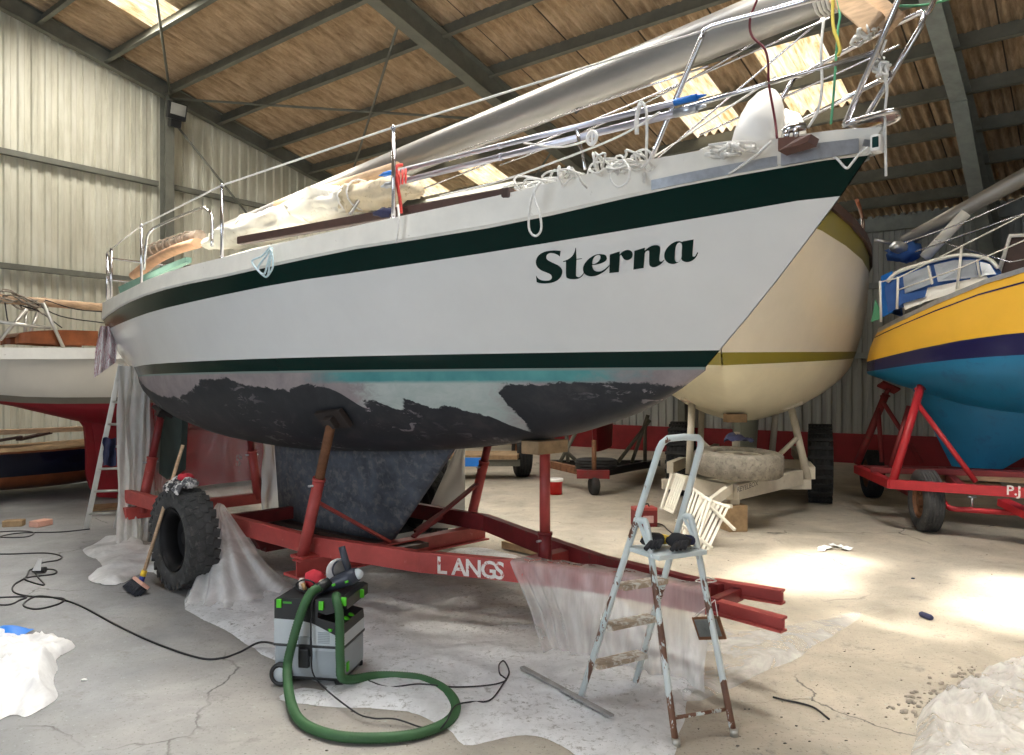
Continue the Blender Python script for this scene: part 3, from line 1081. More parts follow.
# white bulwark with a capping, both sides
b = MB()
m = len(TS)
for sg in (1, -1):
    o = [(s, w + 0.004, z) for s, w, z in r_gt]
    prof = [[(s, w, z - 0.012) for s, w, z in o], [(s, w + 0.012, z + 0.004) for s, w, z in o], [(s, w + 0.010, z) for s, w, z in r_rail],
            [(s, max(0, w - 0.05), z + 0.004) for s, w, z in r_rail], [(s, max(0, w - 0.05), z - 0.12) for s, w, z in r_rail]]
    vs = [BF.p(s, w * sg, z) for row in prof for s, w, z in row]
    fs = [(j * m + i, j * m + i + 1, (j + 1) * m + i + 1, (j + 1) * m + i) for j in range(len(prof) - 1) for i in range(m - 1)]
    b.add(vs, fs, 0, False)
w0, z0, z1 = r_gt[0][1], r_gt[0][2], r_rail[0][2]
b.box(BF.p(S_AFT - 0.01, 0, (z0 + z1) / 2), (0.03, 2 * w0, z1 - z0), Matrix((BF.u, -BF.n, V((0, 0, 1)))).transposed())
build('bulwark', b, MRAIL, boat)


def rail_p(s, inset=0.03, dz=0.0, sg=1):
    t = (s - S_AFT) / (SE['rail'] - S_AFT)
    w = sheer_w(S_AFT + t * (4.735 - S_AFT)) - inset
    return BF.p(s, max(0, w) * sg, smooth_t(ZRAIL, s) + dz)


# deck and coachroof
b = MB()
dk = [(s, max(0.0, w - 0.045), z - 0.09) for s, w, z in r_rail]
for i in range(m - 1):
    (s0, w0, z0), (s1, w1, z1) = dk[i], dk[i + 1]
    for f0, f1 in ((-1, -.5), (-.5, 0), (0, .5), (.5, 1)):
        cam_ = lambda f, w: 0.05 * (1 - f * f)
        b.add([BF.p(s0, w0 * f0, z0 + cam_(f0, w0)), BF.p(s0, w0 * f1, z0 + cam_(f1, w0)), BF.p(s1, w1 * f1, z1 + cam_(f1, w1)), BF.p(s1, w1 * f0, z1 + cam_(f0, w1))], [(0, 1, 2, 3)])
build('deck', b, MRAIL, boat)
b = MB()
cs = [(-1.4, .62, .80), (-.6, .70, .86), (.3, .74, .86), (1.2, .70, .80), (2.1, .56, .66), (2.9, .36, .46), (3.15, .28, .36)]
sec = []
for s, wt, wb in cs:
    zb = smooth_t(ZRAIL, s) - 0.08
    ht = 0.30 * (1 - max(0, (s - 1.0) / 2.3) ** 1.3)
    sec.append([BF.p(s, n, z) for n, z in ((wb, zb), (wt + .04, zb + ht * .9), (wt * .6, zb + ht + .03), (0, zb + ht + .05), (-wt * .6, zb + ht + .03), (-wt - .04, zb + ht * .9), (-wb, zb))])
k = 7
vs = [p for r in sec for p in r]
b.add(vs, [(i * k + j, i * k + j + 1, (i + 1) * k + j + 1, (i + 1) * k + j) for i in range(len(sec) - 1) for j in range(k - 1)] + [list(range(k)), [(len(sec) - 1) * k + j for j in range(k)]])
build('coachroof', b, MRAIL, boat)
# aluminium rubbing strakes at the bow
b = MB()
for sg in (1, -1):
    rows = []
    for off, dz0 in ((0.018, 0), (0.026, 0), (0.026, 1), (0.018, 1)):
        row = []
        for i in range(13):
            s = 4.40 + (4.71 - 4.40) * i / 12
            zt_, zb_ = smooth_t(ZRAIL, s), smooth_t(ZGT, s)
            row.append(BF.p(s, (sheer_w(s - 0.02) + off) * sg, zb_ - 0.01 + (zt_ - zb_) * (0.62 if i > 2 else 0.62) * dz0))
        rows.append(row)
    vs = [p for r in rows for p in r]
    b.add(vs, [(j * 13 + i, j * 13 + i + 1, ((j + 1) % 4) * 13 + i + 1, ((j + 1) % 4) * 13 + i) for j in range(4) for i in range(12)])
    rows = []
    for off, dz0 in ((0.016, 0), (0.023, 0), (0.023, 1), (0.016, 1)):
        row = []
        for i in range(9):
            s = 3.84 + (4.38 - 3.84) * i / 8
            row.append(BF.p(s, (sheer_w(s) + off) * sg, smooth_t(ZGT, s) - 0.004 + 0.05 * dz0))
        rows.append(row)
    vs = [p for r in rows for p in r]
    b.add(vs, [(j * 9 + i, j * 9 + i + 1, ((j + 1) % 4) * 9 + i + 1, ((j + 1) % 4) * 9 + i) for j in range(4) for i in range(8)])
build('rubbing_strake', b, MALU, boat)

# keel and rudder
kp = [BF.at(275, 436), BF.at(458, 442), BF.at(393, 540), BF.at(281, 526)]
kk = [((p - BF.o).dot(BF.u), p.z) for p in kp]
kk[0] = (kk[0][0], 1.10); kk[1] = (kk[1][0], 1.17)
b = MB()
NU, NV = 18, 8


def keel_pt(u, v, sg):
    sa = kk[0][0] + (kk[3][0] - kk[0][0]) * v
    sf = kk[1][0] + (kk[2][0] - kk[1][0]) * v
    za = kk[0][1] + (kk[3][1] - kk[0][1]) * v
    zf = kk[1][1] + (kk[2][1] - kk[1][1]) * v
    th = (0.15 - 0.03 * v) * (math.sin(math.pi * min(1, u * 0.98 + 0.01)) ** 0.62) * (0.75 + 0.5 * u)
    return BF.p(sa + (sf - sa) * u, sg * max(th * 0.75, 0.012), za + (zf - za) * u)


for sg in (1, -1):
    b.grid(lambda u, v: keel_pt(u, v, sg), NU, NV)
vs = [keel_pt(i / NU, 1, 1) for i in range(NU + 1)] + [keel_pt(i / NU, 1, -1) for i in range(NU + 1)]
b.add(vs, [(i, i + 1, NU + 2 + i, NU + 1 + i) for i in range(NU)])
for u in (0, 1):
    vs = [keel_pt(u, j / NV, 1) for j in range(NV + 1)] + [keel_pt(u, j / NV, -1) for j in range(NV + 1)]
    b.add(vs, [(j, j + 1, NV + 2 + j, NV + 1 + j) for j in range(NV)])
weld(build('keel', b, MKEEL, boat))
b = MB()
rp = [(-3.42, 1.52), (-2.72, 1.30), (-2.80, 0.62), (-3.15, 0.48), (-3.45, 0.55)]
b.prism([BF.p(s, -0.035, z) for s, z in rp], BF.n * 0.07)
build('rudder', b, mat('dark green rudder', (0.035, 0.055, 0.052), 0.6, 0, 0.25, 4), boat)

# stanchions, pulpit, pushpit, lifelines
RL = 0.014
st_px = [(397, 126, 1), (220, 185, 1), (137, 226.5, 1)]
tops = []
ST_S = [2.40, 0.69, -1.06]
for sg in (1, -1):
    tl = []
    for s in ST_S:
        p0 = rail_p(s, 0.045, -0.03, sg)
        q = BF.p(s, sheer_w(s) * 1.0 - 0.03, 0)
        px = CX + F * q.x / q.y
        ztop = EYE + (HZ - lerp_t([(107, 262), (137, 226.5), (220, 185), (397, 126)], px)) * q.y / F
        p1 = V((p0.x, p0.y, ztop))
        b = MB()
        b.tube([p0, p1], RL * 0.9, 8)
        b.tube([p0, p0 + V((0, 0, .045))], .018, 10)
        b.ball(p1, 0.016)
        build('stanchion', b, MSS, boat)
        tl.append(p1)
    tops.append(tl)


def bp(px, py, n):
    return BF.at(px, py, n)


# pulpit: near side rail, lower rail, legs and the far side copy
b = MB()
P0 = bp(648, 166, 0.43)
P1 = bp(703, 34, 0.40)
P2 = bp(712, 26, 0.39)
P3 = bp(814, -1, 0.28)
tip = V(BF.p(5.02, 0.0, P3.z + 0.04).to_tuple())
P4 = BF.p(4.86, 0.16, P3.z + 0.03)
leg_f = bp(845, 124, 0.10)
near = [P0, P0.lerp(P1, 0.5), P1.lerp(P0, 0.05), P1, P2, P2.lerp(P3, 0.5), P3, P4]
far = []


def mirror(p):
    n = (p - BF.o).dot(BF.n)
    return V(p) - BF.n * (2 * n)


FC = bp(925, 13, -.22)
loop = near + [bp(925, -22, .12), bp(938, -14, 0), FC + BF.u * .03 + BF.n * .03, FC, bp(915, 15, -.24), bp(868, 39, -.30), bp(800, 76, -.42), bp(788, 88, -.43), mirror(P0)]
b.tube(crom(loop, 3), 0.0145, 8)
fl_top = bp(900, -4, 0.10)
b.tube([leg_f, fl_top, bp(915, -26, .11)], 0.0145, 8)
b.tube([bp(868, 115, -.10), bp(920, 28, -.21), FC], 0.0145, 8)
lowa = P0.lerp(P1, 0.42)
lowb = leg_f.lerp(fl_top, 0.575)
b.tube([lowa, lowb], 0.012, 8)
b.tube([mirror(lowa), bp(890, 76, -.14)], 0.012, 8)
b.tube([lowb, bp(890, 76, -.14)], 0.012, 8)
build('pulpit', b, MSS, boat)
# pushpit around the stern
b = MB()
pz = rail_p(-3.7, 0, 0).z
for h in (0.56, 0.30):
    ring = [rail_p(-2.75, 0.04, h * 0.95), rail_p(-3.3, 0.04, h), BF.p(-3.80, 0.46, pz + h), BF.p(-3.9, 0.30, pz + h), BF.p(-3.9, -0.30, pz + h), BF.p(-3.80, -0.46, pz + h), rail_p(-3.3, 0.04, h, -1), rail_p(-2.75, 0.04, h * 0.95, -1)]
    b.tube(crom(ring, 4), 0.014, 8)
for sg in (1, -1):
    for s in (-2.75, -3.3):
        b.tube([rail_p(s, 0.04, -0.03, sg), rail_p(s, 0.04, 0.56, sg)], 0.014, 8)
    b.tube([BF.p(-3.80, 0.46 * sg, pz - 0.03), BF.p(-3.80, 0.46 * sg, pz + 0.58)], 0.017, 8)
build('pushpit', b, MSS, boat)
for k_, sg in enumerate((1, -1)):
    b = MB()
    end = rail_p(-2.75, 0.04, 0.55, sg)
    q3 = P3 if sg == 1 else mirror(P3)
    q1 = P1.lerp(P2, 0.6) if sg == 1 else mirror(P1.lerp(P2, 0.6))
    b.tube([end, tops[k_][2], tops[k_][1], tops[k_][0], q1], 0.0065, 6)
    build('lifeline', b, MROPE, boat)
# hoop (grab rail) over the cockpit on the near quarter
b = MB()
hp = [bp(144, 270, 0.75), bp(147, 240, 0.75), bp(150, 232, 0.75), bp(160, 225, 0.70), bp(198, 209, 0.70), bp(207, 210, 0.72), bp(212, 218, 0.75), bp(212, 246, 0.8)]
b.tube(crom(hp, 4), 0.014, 8)
build('cockpit_hoop', b, MSS, boat)
# small hoop forward of the sail bundle
b = MB()
b.tube(crom([bp(350, 214, 0.45), bp(366, 189, 0.45), bp(370, 187, 0.42), bp(373, 189, 0.36), bp(373, 210, 0.36)], 3), 0.014, 8)
build('deck_hoop', b, MSS, boat)
# stem head roller, its bow plate and the white cased lamp
b = MB()
pa = [bp(845, 124, .12), bp(868, 117, .10), bp(892, 111, .06), bp(899, 113, .0), bp(897, 119, -.05), bp(880, 126, -.08), bp(868, 129, -.10), bp(850, 126, -.1)]
b.tube(crom(pa, 3, True), 0.014, 8, True)
b.prism([p + V((0, 0, -.006)) for p in pa], (0, 0, 0.008))
build('bow_platform', b, MSS, boat)
b = MB()
c = bp(877, 144, 0.05)
ax = Matrix((BF.u, -BF.n, V((0, 0, 1)))).transposed()
b.box(c, (0.05, 0.075, 0.085), ax, 0.02)
nl = build('bow_lamp', b, MFENDER, boat)
b = MB(); b.box(c + BF.n * 0.036 + BF.u * .004, (0.028, 0.012, 0.05), ax, 0.004)
build('lens', b, mat('dark lens', (0.015, 0.05, 0.05), 0.1, 0.2), nl)
b = MB(); b.beam(bp(864, 143, .03), c, .03, .03)
build('lamp_bracket', b, MALU, nl)
# bow roller chock (brown pad with bright cleat)
b = MB()
q = bp(795, 140, .30)
pad = [bp(778, 151, .36), bp(808, 142, .30), bp(811, 134, .29), bp(800, 136, .3), bp(778, 138, .36)]
b.prism(pad, -BF.n * 0.10)
ck = build('cleat_pad', b, mat('brown chock', (.13, .06, .045), .5, 0, .2, 8), boat)
b = MB()
b.tube([bp(783, 133, .31), bp(790, 128, .30), bp(806, 126, .27)], [0.018, 0.024, 0.02], 8)
b.tube([bp(786, 140, .31), bp(787, 130, .31)], 0.015, 8)
b.tube([bp(796, 138, .30), bp(796, 128, .30)], 0.015, 8)
build('cleat', b, MSS, ck)
# bow name
LET = {
    'S': (520, [(418, 262, 1), (410, 322, 1), (390, 305), (360, 292), (320, 285), (290, 293), (272, 315), (275, 345), (300, 365), (350, 390), (400, 415), (430, 450), (433, 490), (415, 535), (375, 570), (320, 590), (250, 597), (200, 592), (172, 582, 1), (165, 515, 1), (190, 545), (225, 563), (270, 567), (310, 560), (328, 535), (315, 505), (275, 485), (225, 465), (185, 435), (165, 395), (168, 350), (195, 305), (245, 275), (300, 262), (360, 258)], None),
    't': (520, [(575, 228, 1), (580, 345, 1), (635, 338, 1), (636, 345, 1), (580, 353, 1), (575, 500), (585, 525), (610, 530), (640, 505), (655, 482, 1), (662, 488, 1), (635, 525), (595, 548), (540, 553), (495, 545), (473, 515), (472, 372, 1), (442, 376, 1), (443, 368, 1), (490, 350), (535, 315), (560, 270), (568, 232, 1)], None),
    'e': (520, [(890, 335), (880, 310), (850, 298), (790, 298), (730, 325), (680, 370), (650, 420), (648, 465), (665, 500), (710, 522), (770, 520), (830, 495), (880, 460), (918, 415, 1), (914, 408, 1), (875, 445), (830, 470), (785, 472), (755, 455), (741, 420), (740, 407, 1), (770, 405), (820, 395), (865, 375), (886, 355)], [(742, 396), (748, 350), (770, 318), (800, 304), (822, 312), (822, 345), (800, 375), (770, 394)]),
    'r': (610, [(-2, 300, 1), (100, 268, 1), (100, 300, 1), (130, 270), (175, 253), (215, 262), (233, 295), (222, 335), (185, 357), (150, 352), (128, 325), (112, 302), (102, 315, 1), (92, 480, 1), (-5, 490, 1)], None),
    'n': (610, [(250, 262, 1), (358, 230, 1), (355, 260, 1), (400, 225), (450, 205), (495, 208), (515, 240), (505, 350), (520, 372), (545, 362), (555, 348, 1), (559, 358, 1), (525, 395), (470, 427), (425, 425), (402, 395), (402, 280), (395, 262), (370, 268), (356, 290, 1), (345, 438, 1), (240, 455, 1)], None),
    'a': (610, [(740, 172, 1), (746, 165, 1), (857, 145, 1), (845, 300), (852, 320), (872, 316), (895, 275, 1), (903, 283, 1), (880, 330), (835, 367), (785, 378), (745, 365), (731, 345, 1), (700, 380), (650, 398), (600, 388), (565, 355), (555, 310), (570, 255), (610, 205), (665, 170), (710, 163)], [(737, 200), (735, 270), (731, 335), (705, 373), (678, 375), (665, 350), (665, 300), (672, 230), (690, 190), (715, 178)])}


def outline(pts, ox, n=4):
    out = []
    P = [V((ox + p[0] / 10.24, 225 + p[1] / 10.24)) for p in pts]
    C = [len(p) > 2 for p in pts]
    m = len(P)
    for i in range(m):
        j = (i + 1) % m
        p1, p2 = P[i], P[j]
        p0 = p1 * 2 - p2 if C[i] else P[i - 1]
        p3 = p2 * 2 - p1 if C[j] else P[(j + 1) % m]
        for k in range(n):
            t = k / n
            out.append(0.5 * ((2 * p1) + (p2 - p0) * t + (2 * p0 - 5 * p1 + 4 * p2 - p3) * t * t + (3 * p1 - p0 - 3 * p2 + p3) * t ** 3))
    return out


b = MB()
for ch, (ox, pts, hole) in LET.items():
    loops = [outline(pts, ox)] + ([outline(hole, ox)] if hole else [])
    tri = tessellate_polygon([[V((p.x, p.y, 0)) for p in lp] for lp in loops])
    flat = [p for lp in loops for p in lp]
    P = [on_hull(p.x, p.y) for p in flat]
    if all(P):
        b.add(P, tri)
build('lettering', b, MGREEN, boat)

# ------------------------------------------------------------------ things lying on the deck
# mast lying along the deck
b = MB()
ma, mb_ = BF.p(-1.75, 0.0, 3.20), BF.p(5.0, 0, 3.585)
b.tube([ma.lerp(mb_, i / 12) for i in range(13)], 0.112, 24, flat=1.0)
mst = build('mast', b, MMAST, None, ma, BF.ang)
tag(mst, 'long silver grey mast laid lengthwise over the deck of the white sloop', 'mast')
for s in (3.0, 1.0):
    b = MB()
    q = ma.lerp(mb_, (s + 1.75) / 6.75)
    b.tube([q + BF.u * .05 + V((0, 0, -.07)), q - BF.u * .05 + V((0, 0, -.13))], .015, 6)
    build('mast_fitting', b, MBLACK, mst)
b = MB()
q = ma.lerp(mb_, 0.955)
for i in range(5):
    c_ = q + BF.u * (0.02 * i - 0.18)
    b.tube([c_ + (-BF.n) * (0.122 * math.cos(a)) + V((0, 0, 0.122 * math.sin(a))) + BF.u * (0.02 * math.sin(a)) for a in [2 * math.pi * k / 14 for k in range(14)]], 0.008, 6, True)
tag(build('rope_lashing', b, MROPE, None), 'white rope lashing wound round the upper end of the mast at the bow', 'rope')
# wire shrouds lying under the mast
b = MB()
for a_, c_, sag, n in (((342, 196), (708, 66), -.02, .1), ((500, 165), (760, 40), 0.05, -.1), ((420, 190), (830, 18), 0.02, -.15), ((655, 160), (835, 8), 0.0, -.2), ((700, 135), (900, 45), 0.0, -.25)):
    p, q = bp(a_[0], a_[1], n), bp(c_[0], c_[1], n)
    b.tube([p.lerp(q, t) + V((0, 0, -sag * 4 * t * (1 - t))) for t in [i / 8 for i in range(9)]], 0.006, 6)
tag(build('rigging_wire', b, MSS, None), 'thin bright rigging wires strung below the mast over the foredeck', 'rigging')

# two poles
for (a_, c_, n, r, lab) in (((386, 174), (693, 98), .62, .0155, 'upper of two slim silver poles strapped beside the mast, blue tips at its ends'),
                            ((388, 185), (693, 109), .60, .0195, 'lower and thicker of two silver poles strapped beside the mast')):
    p, q = bp(a_[0], a_[1], n), bp(c_[0], c_[1], n * .72)
    t_ = thing('spinnaker_pole', p, lab, 'pole', 'poles beside the mast')
    b = MB(); b.tube([p, q], r, 12)
    b.tube([p.lerp(q, .44), p.lerp(q, .452)], r * 1.2, 12)
    build('tube', b, mat('bluish anodised aluminium', (0.55, 0.56, 0.66), 0.3, 0.85, 0.08, 5), t_)
    up_ = 'upper' in lab
    for e, o in ((p, -1), (q, 1)):
        d = (q - p).normalized() * o
        b = MB()
        b.tube([e - d * .10, e + d * .02], r * 1.12, 10)
        b.tube([e + d * .02, e + d * .07], [r * .8, r * .3], 8)
        build('end_fitting', b, MBLUEB if up_ else MALU, t_)
# red strap round the stanchion and poles
b = MB()
b.tube(crom([bp(401, 213, .98), bp(400, 200, .98), bp(398, 188, .99), bp(396, 172, .99), bp(397, 166, .97), bp(402, 165, .90)], 4), 0.010, 8)
for i in range(4):
    x = 396 + i * 3.2
    b.tube([bp(x, 177 + 6.5 * math.sin(a) - 1.0 * i + 2, .95 - i * .1 + .06 * math.cos(a)) for a in [2 * math.pi * k / 12 for k in range(12)]], 0.008, 7, True)
tag(build('strap', b, MREDROPE, None), 'red strap tying the two silver poles to a stanchion amidships', 'strap')
# long brown pole on the side deck
p, q = bp(240, 241, 1.12), bp(512, 193, .80)
b = MB()
b.beam(p, q, .06, .058, bev=.012)
pl = tag(build('wooden_pole', b, MWOODD, None, p), 'long dark brown wooden pole laid along the near side deck edge', 'pole')
# furled sail bundle
sb = thing('furled_sail', bp(300, 228, .5), 'heap of cream sail cloth bundled on the cabin roof under the mast foot', 'sail')
for pts, r, m_, nm in (([(205, 246), (225, 238), (262, 228), (300, 217), (345, 207)], [.04, .13, .15, .16, .08], MSAIL, 'cloth_fold'),
                       ([(262, 224), (300, 212), (330, 203), (352, 199)], [.05, .15, .17, .10], MSAIL, 'cloth_fold'),
                       ([(345, 206), (356, 198), (380, 194), (408, 187), (420, 190)], [.06, .13, .12, .10, .04], MCANV, 'canvas_fold')):
    P = crom([bp(x, y, .38) for x, y in pts], 8)
    n = len(P)
    b = MB()
    rr = [lerp_t([(i / (len(r) - 1), v) for i, v in enumerate(r)], i / (n - 1)) for i in range(n)]
    sd = random.random() * 20
    vs, fs = [], []
    SEG = 22
    for i, p in enumerate(P):
        for k in range(SEG):
            a = 2 * math.pi * k / SEG
            d = (-BF.n) * math.cos(a) + V((0, 0, 1)) * (math.sin(a) * .8)
            q = p + d * rr[i]
            q += d * (rr[i] * .5 * noise.noise(V((i * .22 + sd, math.cos(a) * 2.2, math.sin(a) * 2.2))) + .02 * noise.noise(V((i * .9, a * 3, sd))))
            vs.append(q)
    for i in range(n - 1):
        fs += [(i * SEG + k, i * SEG + (k + 1) % SEG, (i + 1) * SEG + (k + 1) % SEG, (i + 1) * SEG + k) for k in range(SEG)]
    fs += [list(range(SEG)), [(n - 1) * SEG + k for k in range(SEG)]]
    b.add(vs, fs, 0, True)
    build(nm, b, m_, sb)
for x, y, r_ in ((352, 199, .135), (316, 210, .17), (246, 231, .13), (362, 195, .14)):
    b = MB()
    c_ = bp(x, y, .38)
    b.tube([c_ + (-BF.n) * (r_ * math.cos(a)) + V((0, 0, r_ * .8 * math.sin(a))) for a in [2 * math.pi * k / 14 for k in range(14)]], 0.008, 6, True)
    build('tie', b, MROPE, sb)
# pale boom lying in the bundle
b = MB()
b.tube([bp(278, 206, .30), bp(398, 168, .2)], 0.05, 14)
tag(build('boom', b, MWOOD, None), 'short pale pole end poking from the sail bundle below the mast', 'boom')
# stacked spars and cushions on the aft deck
b = MB()
b.tube([bp(148, 252, .2), bp(200, 236, .2)], [.05, .07], 12)
for i in range(7):
    c_ = bp(150 + i * 6.5, 251 - i * 2.1, .2)
    b.tube([c_ + (-BF.n) * (.075 * math.cos(a)) + V((0, 0, .075 * math.sin(a))) + BF.u * (.02 * math.cos(a)) for a in [2 * math.pi * k / 10 for k in range(10)]], 0.011, 6, True)
tag(build('bound_spar', b, [mat('grey brown spar', (0.33, 0.27, 0.21), .7, 0, .3, 14)], None), 'roped grey spar lying over the cockpit inside the stern hoop', 'spar')
b = MB()
b.tube(crom([bp(135, 276, .35), bp(152, 262, .35), bp(175, 250, .35), bp(198, 243, .35)], 4), .07, 12, flat=.7)
tag(build('cushion_roll', b, mat('peach cloth', (0.62, 0.36, 0.22), .8, 0, .2, 6), None), 'peach coloured cloth roll stowed in the cockpit near the stern', 'cushion')
b = MB()
b.prism([bp(118, 287, .62), bp(160, 267, .78), (bp(186, 257, .85)), bp(186, 262, .85), bp(160, 274, .78), bp(120, 293, .62)], -BF.n * .05)
tag(build('spray_dodger', b, mat('pale green canvas', (0.20, 0.36, 0.29), .8, 0, .12, 6), None), 'pale green canvas dodger along the near quarter of the cockpit', 'dodger')
# fender standing on the foredeck
b = MB()
c0 = bp(752, 152, .12)
c1 = bp(771, 90, .02)
ln = (c1 - c0)
prof = [(0.0, 0), (.085, .01), (.115, .10), (.118, .25), (.112, .5), (.095, .72), (.065, .88), (.035, .97), (.0, 1.0)]
b.lathe([(r, h * ln.length) for r, h in prof], c0, ln, 24)
tag(build('fender', b, MFENDER, None, c0), 'white teardrop fender standing on the foredeck of the white sloop', 'fender')
b = MB()
c2 = bp(786, 130, -.05)
b.ball(c2, .10, (1, .8, 1.05), lump=.2)
tag(build('sail_bag', b, MFENDER, None), 'small rounded white sail bag beside the fender on the bow', 'bag')
# wooden crutch lashed into the pulpit under the mast
t_ = thing('mast_crutch', bp(860, 10, -.02), 'pale timber crutch lashed in the bow pulpit holding up the mast', 'mast support')
b = MB()
for (a_, c_, n) in (((838, -6), (876, 25), .10), ((856, -8), (896, 24), .06)):
    b.beam(bp(a_[0], a_[1], n), bp(c_[0], c_[1], n), .05, .10, bev=.006)
build('side_board', b, MWOOD, t_)
b = MB()
b.beam(bp(846, 2, .0), bp(878, 28, 0), .06, .05, bev=.004)
build('inner_board', b, MWOODM, t_)


def coil(name, mats, pts_fn, r, lab, cat='rope', group=None, n=120, seg=6):
    b = MB()
    b.tube([pts_fn(i / n) for i in range(n + 1)], r, seg)
    return tag(build(name, b, mats, None), lab, cat, group)


def heap(cx0, cy0, cx1, cy1, n, ry, seed, loops, k_=1.0):
    """rope tangled along a line between two measured points on the deck"""
    rnd = random.Random(seed)
    pts = []
    for i in range(loops):
        f = (i + .5) / loops
        c = bp(cx0 + (cx1 - cx0) * min(1, max(0, f + rnd.uniform(-.12, .12))), cy0 + (cy1 - cy0) * f + rnd.uniform(-2, 4), n + rnd.uniform(-.06, .06))
        a0 = rnd.uniform(0, 6.28)
        ru, rh, rn = rnd.uniform(.03, .12) * k_, rnd.uniform(.2, 1) * ry, rnd.uniform(.02, .12) * k_
        for k in range(9):
            a = a0 + 2 * math.pi * k / 8
            pts.append(c + BF.u * (ru * math.cos(a)) + V((0, 0, rh * math.sin(a))) + BF.n * (rn * math.sin(a + a0)) + V((rnd.uniform(-.02, .02), 0, rnd.uniform(-.015, .015))))
    return crom(pts, 3)


b = MB(); b.tube(heap(530, 186, 585, 177, .62, .055, 3, 16), .0062, 6)
tag(build('rope_heap', b, MROPE, None), 'tangled white rope heap on the deck edge above the hanging loop', 'rope', 'ropes on the deck')
b = MB(); b.tube(heap(600, 170, 640, 160, .55, .05, 5, 14), .0062, 6)
tag(build('rope_heap', b, MROPE, None), 'tangled white rope heap beside the aft pulpit leg', 'rope', 'ropes on the deck')
b = MB(); b.tube(heap(722, 152, 745, 147, .36, .02, 8, 7, .8), .008, 6)
tag(build('rope_heap', b, MROPE, None), 'flat coil of white rope at the foot of the white fender', 'rope', 'ropes on the deck')


def hang(pts, r, m_, name, lab, cat='rope', grp=None, closed=False):
    b = MB()
    b.tube(crom(pts, 6, closed), r, 7, closed)
    return tag(build(name, b, m_, None), lab, cat, grp)


def oh(x, y, off=.02):
    p = on_hull(x, y, off)
    return p if p else bp(x, y, .6)


def out_at(x, y, s_ref, off):
    return bp(x, y, sheer_w(s_ref) + off)


hang([out_at(536, 184, 3.1, .03), out_at(530, 205, 3.1, .035), out_at(529, 228, 3.1, .03), out_at(535, 236, 3.1, .03), out_at(541, 230, 3.1, .03), out_at(540, 215, 3.1, .035), out_at(534, 195, 3.1, .04), out_at(540, 182, 3.1, .02)],
     .0062, MROPE, 'hanging_rope', 'white rope loop hanging over the green band left of the boat name', grp='ropes hanging over the side')
hang([out_at(612, 163, 3.5, .0), out_at(610, 178, 3.5, .035), out_at(618, 187, 3.5, .035), out_at(628, 181, 3.5, .035), out_at(629, 168, 3.5, .035), out_at(622, 160, 3.5, .0), out_at(613, 166, 3.5, .02)],
     .0055, MROPE, 'hanging_rope', 'round coil of white rope over the rail between name and pulpit', grp='ropes hanging over the side')
hang([out_at(740, 146, 4.2, .0), out_at(716, 146, 4.2, .02), out_at(699, 152, 4.2, .03), out_at(697, 166, 4.2, .03), out_at(707, 177, 4.2, .03), out_at(726, 175, 4.2, .03), out_at(752, 158, 4.2, .03), out_at(772, 141, 4.2, .01)],
     .0065, MROPE, 'hanging_rope', 'wide white rope loop over the rail below the fender', grp='ropes hanging over the side')
hang([out_at(819, 143, 4.62, .03), out_at(824, 152, 4.62, .03), out_at(836, 158, 4.62, .03), out_at(846, 168, 4.62, .03), out_at(852, 163, 4.62, .03), out_at(860, 153, 4.66, .03), out_at(868, 147, 4.66, .03)],
     .006, MROPE, 'hanging_rope', 'thin white line drooping across the green band at the stem', grp='ropes hanging over the side')
hang([out_at(398, 205, 2.4, .0), out_at(399, 216, 2.4, .03), out_at(398, 232, 2.4, .03), out_at(396, 243, 2.4, .03)], .0065, MROPE, 'hanging_rope', 'short white rope tail hanging below the red strap', grp='ropes hanging over the side')
hang([out_at(270, 247, 1.1, .03), out_at(262, 256, 1.1, .03), out_at(252, 262, 1.1, .03), out_at(266, 277, 1.1, .03), out_at(270, 262, 1.1, .035), out_at(272, 248, 1.1, .03), out_at(268, 262, 1.1, .04), out_at(264, 274, 1.1, .04),
      out_at(258, 268, 1.1, .04), out_at(266, 256, 1.1, .045), out_at(271, 250, 1.1, .05), out_at(273, 266, 1.1, .05), out_at(268, 276, 1.1, .05)],
     .0065, mat('pale blue rope', (.60, .74, .78), .8, 0, .2, 60),
     'hanging_rope', 'pale blue frayed rope hung over the side below the wooden pole end', grp='ropes hanging over the side')
hang([bp(886, 40, .0), bp(880, 60, .02), bp(884, 74, .03), bp(887, 90, .02), bp(885, 115, .02), bp(886, 176, .02)], .0065, MROPE, 'hanging_rope', 'white rope hanging free in front of the bow lamp', grp='ropes hanging over the side')
hang([bp(824, 18, .18), bp(821, 50, .18), bp(822, 85, .18), bp(818, 110, .18), bp(808, 128, .2)], .007, MROPE, 'pulpit_rope', 'white cord hanging from the pulpit top rail down to the cleat', grp='cords in the pulpit')
hang([bp(757, 0, .34), bp(750, 20, .34), bp(752, 36, .34), bp(764, 48, .32), bp(768, 62, .3), bp(769, 85, .26), bp(775, 120, .24), bp(777, 138, .3)], .006, MMAROON, 'pulpit_rope', 'maroon cord hanging from the pulpit rail across the fender', grp='cords in the pulpit')
hang([bp(836, -4, .12), bp(840, 15, .12), bp(838, 30, .12), bp(836, 60, .12), bp(834, 90, .12), bp(831, 124, .14)], .006, MGREENROPE, 'pulpit_rope', 'green cord hanging straight down inside the pulpit', grp='cords in the pulpit')
hang([bp(833, -4, .14), bp(833, 25, .14), bp(838, 42, .14), bp(840, 50, .14), bp(838, 56, .14)], .008, MYELROPE, 'pulpit_rope', 'short yellow cord tied to the pulpit beside the timber crutch', grp='cords in the pulpit')
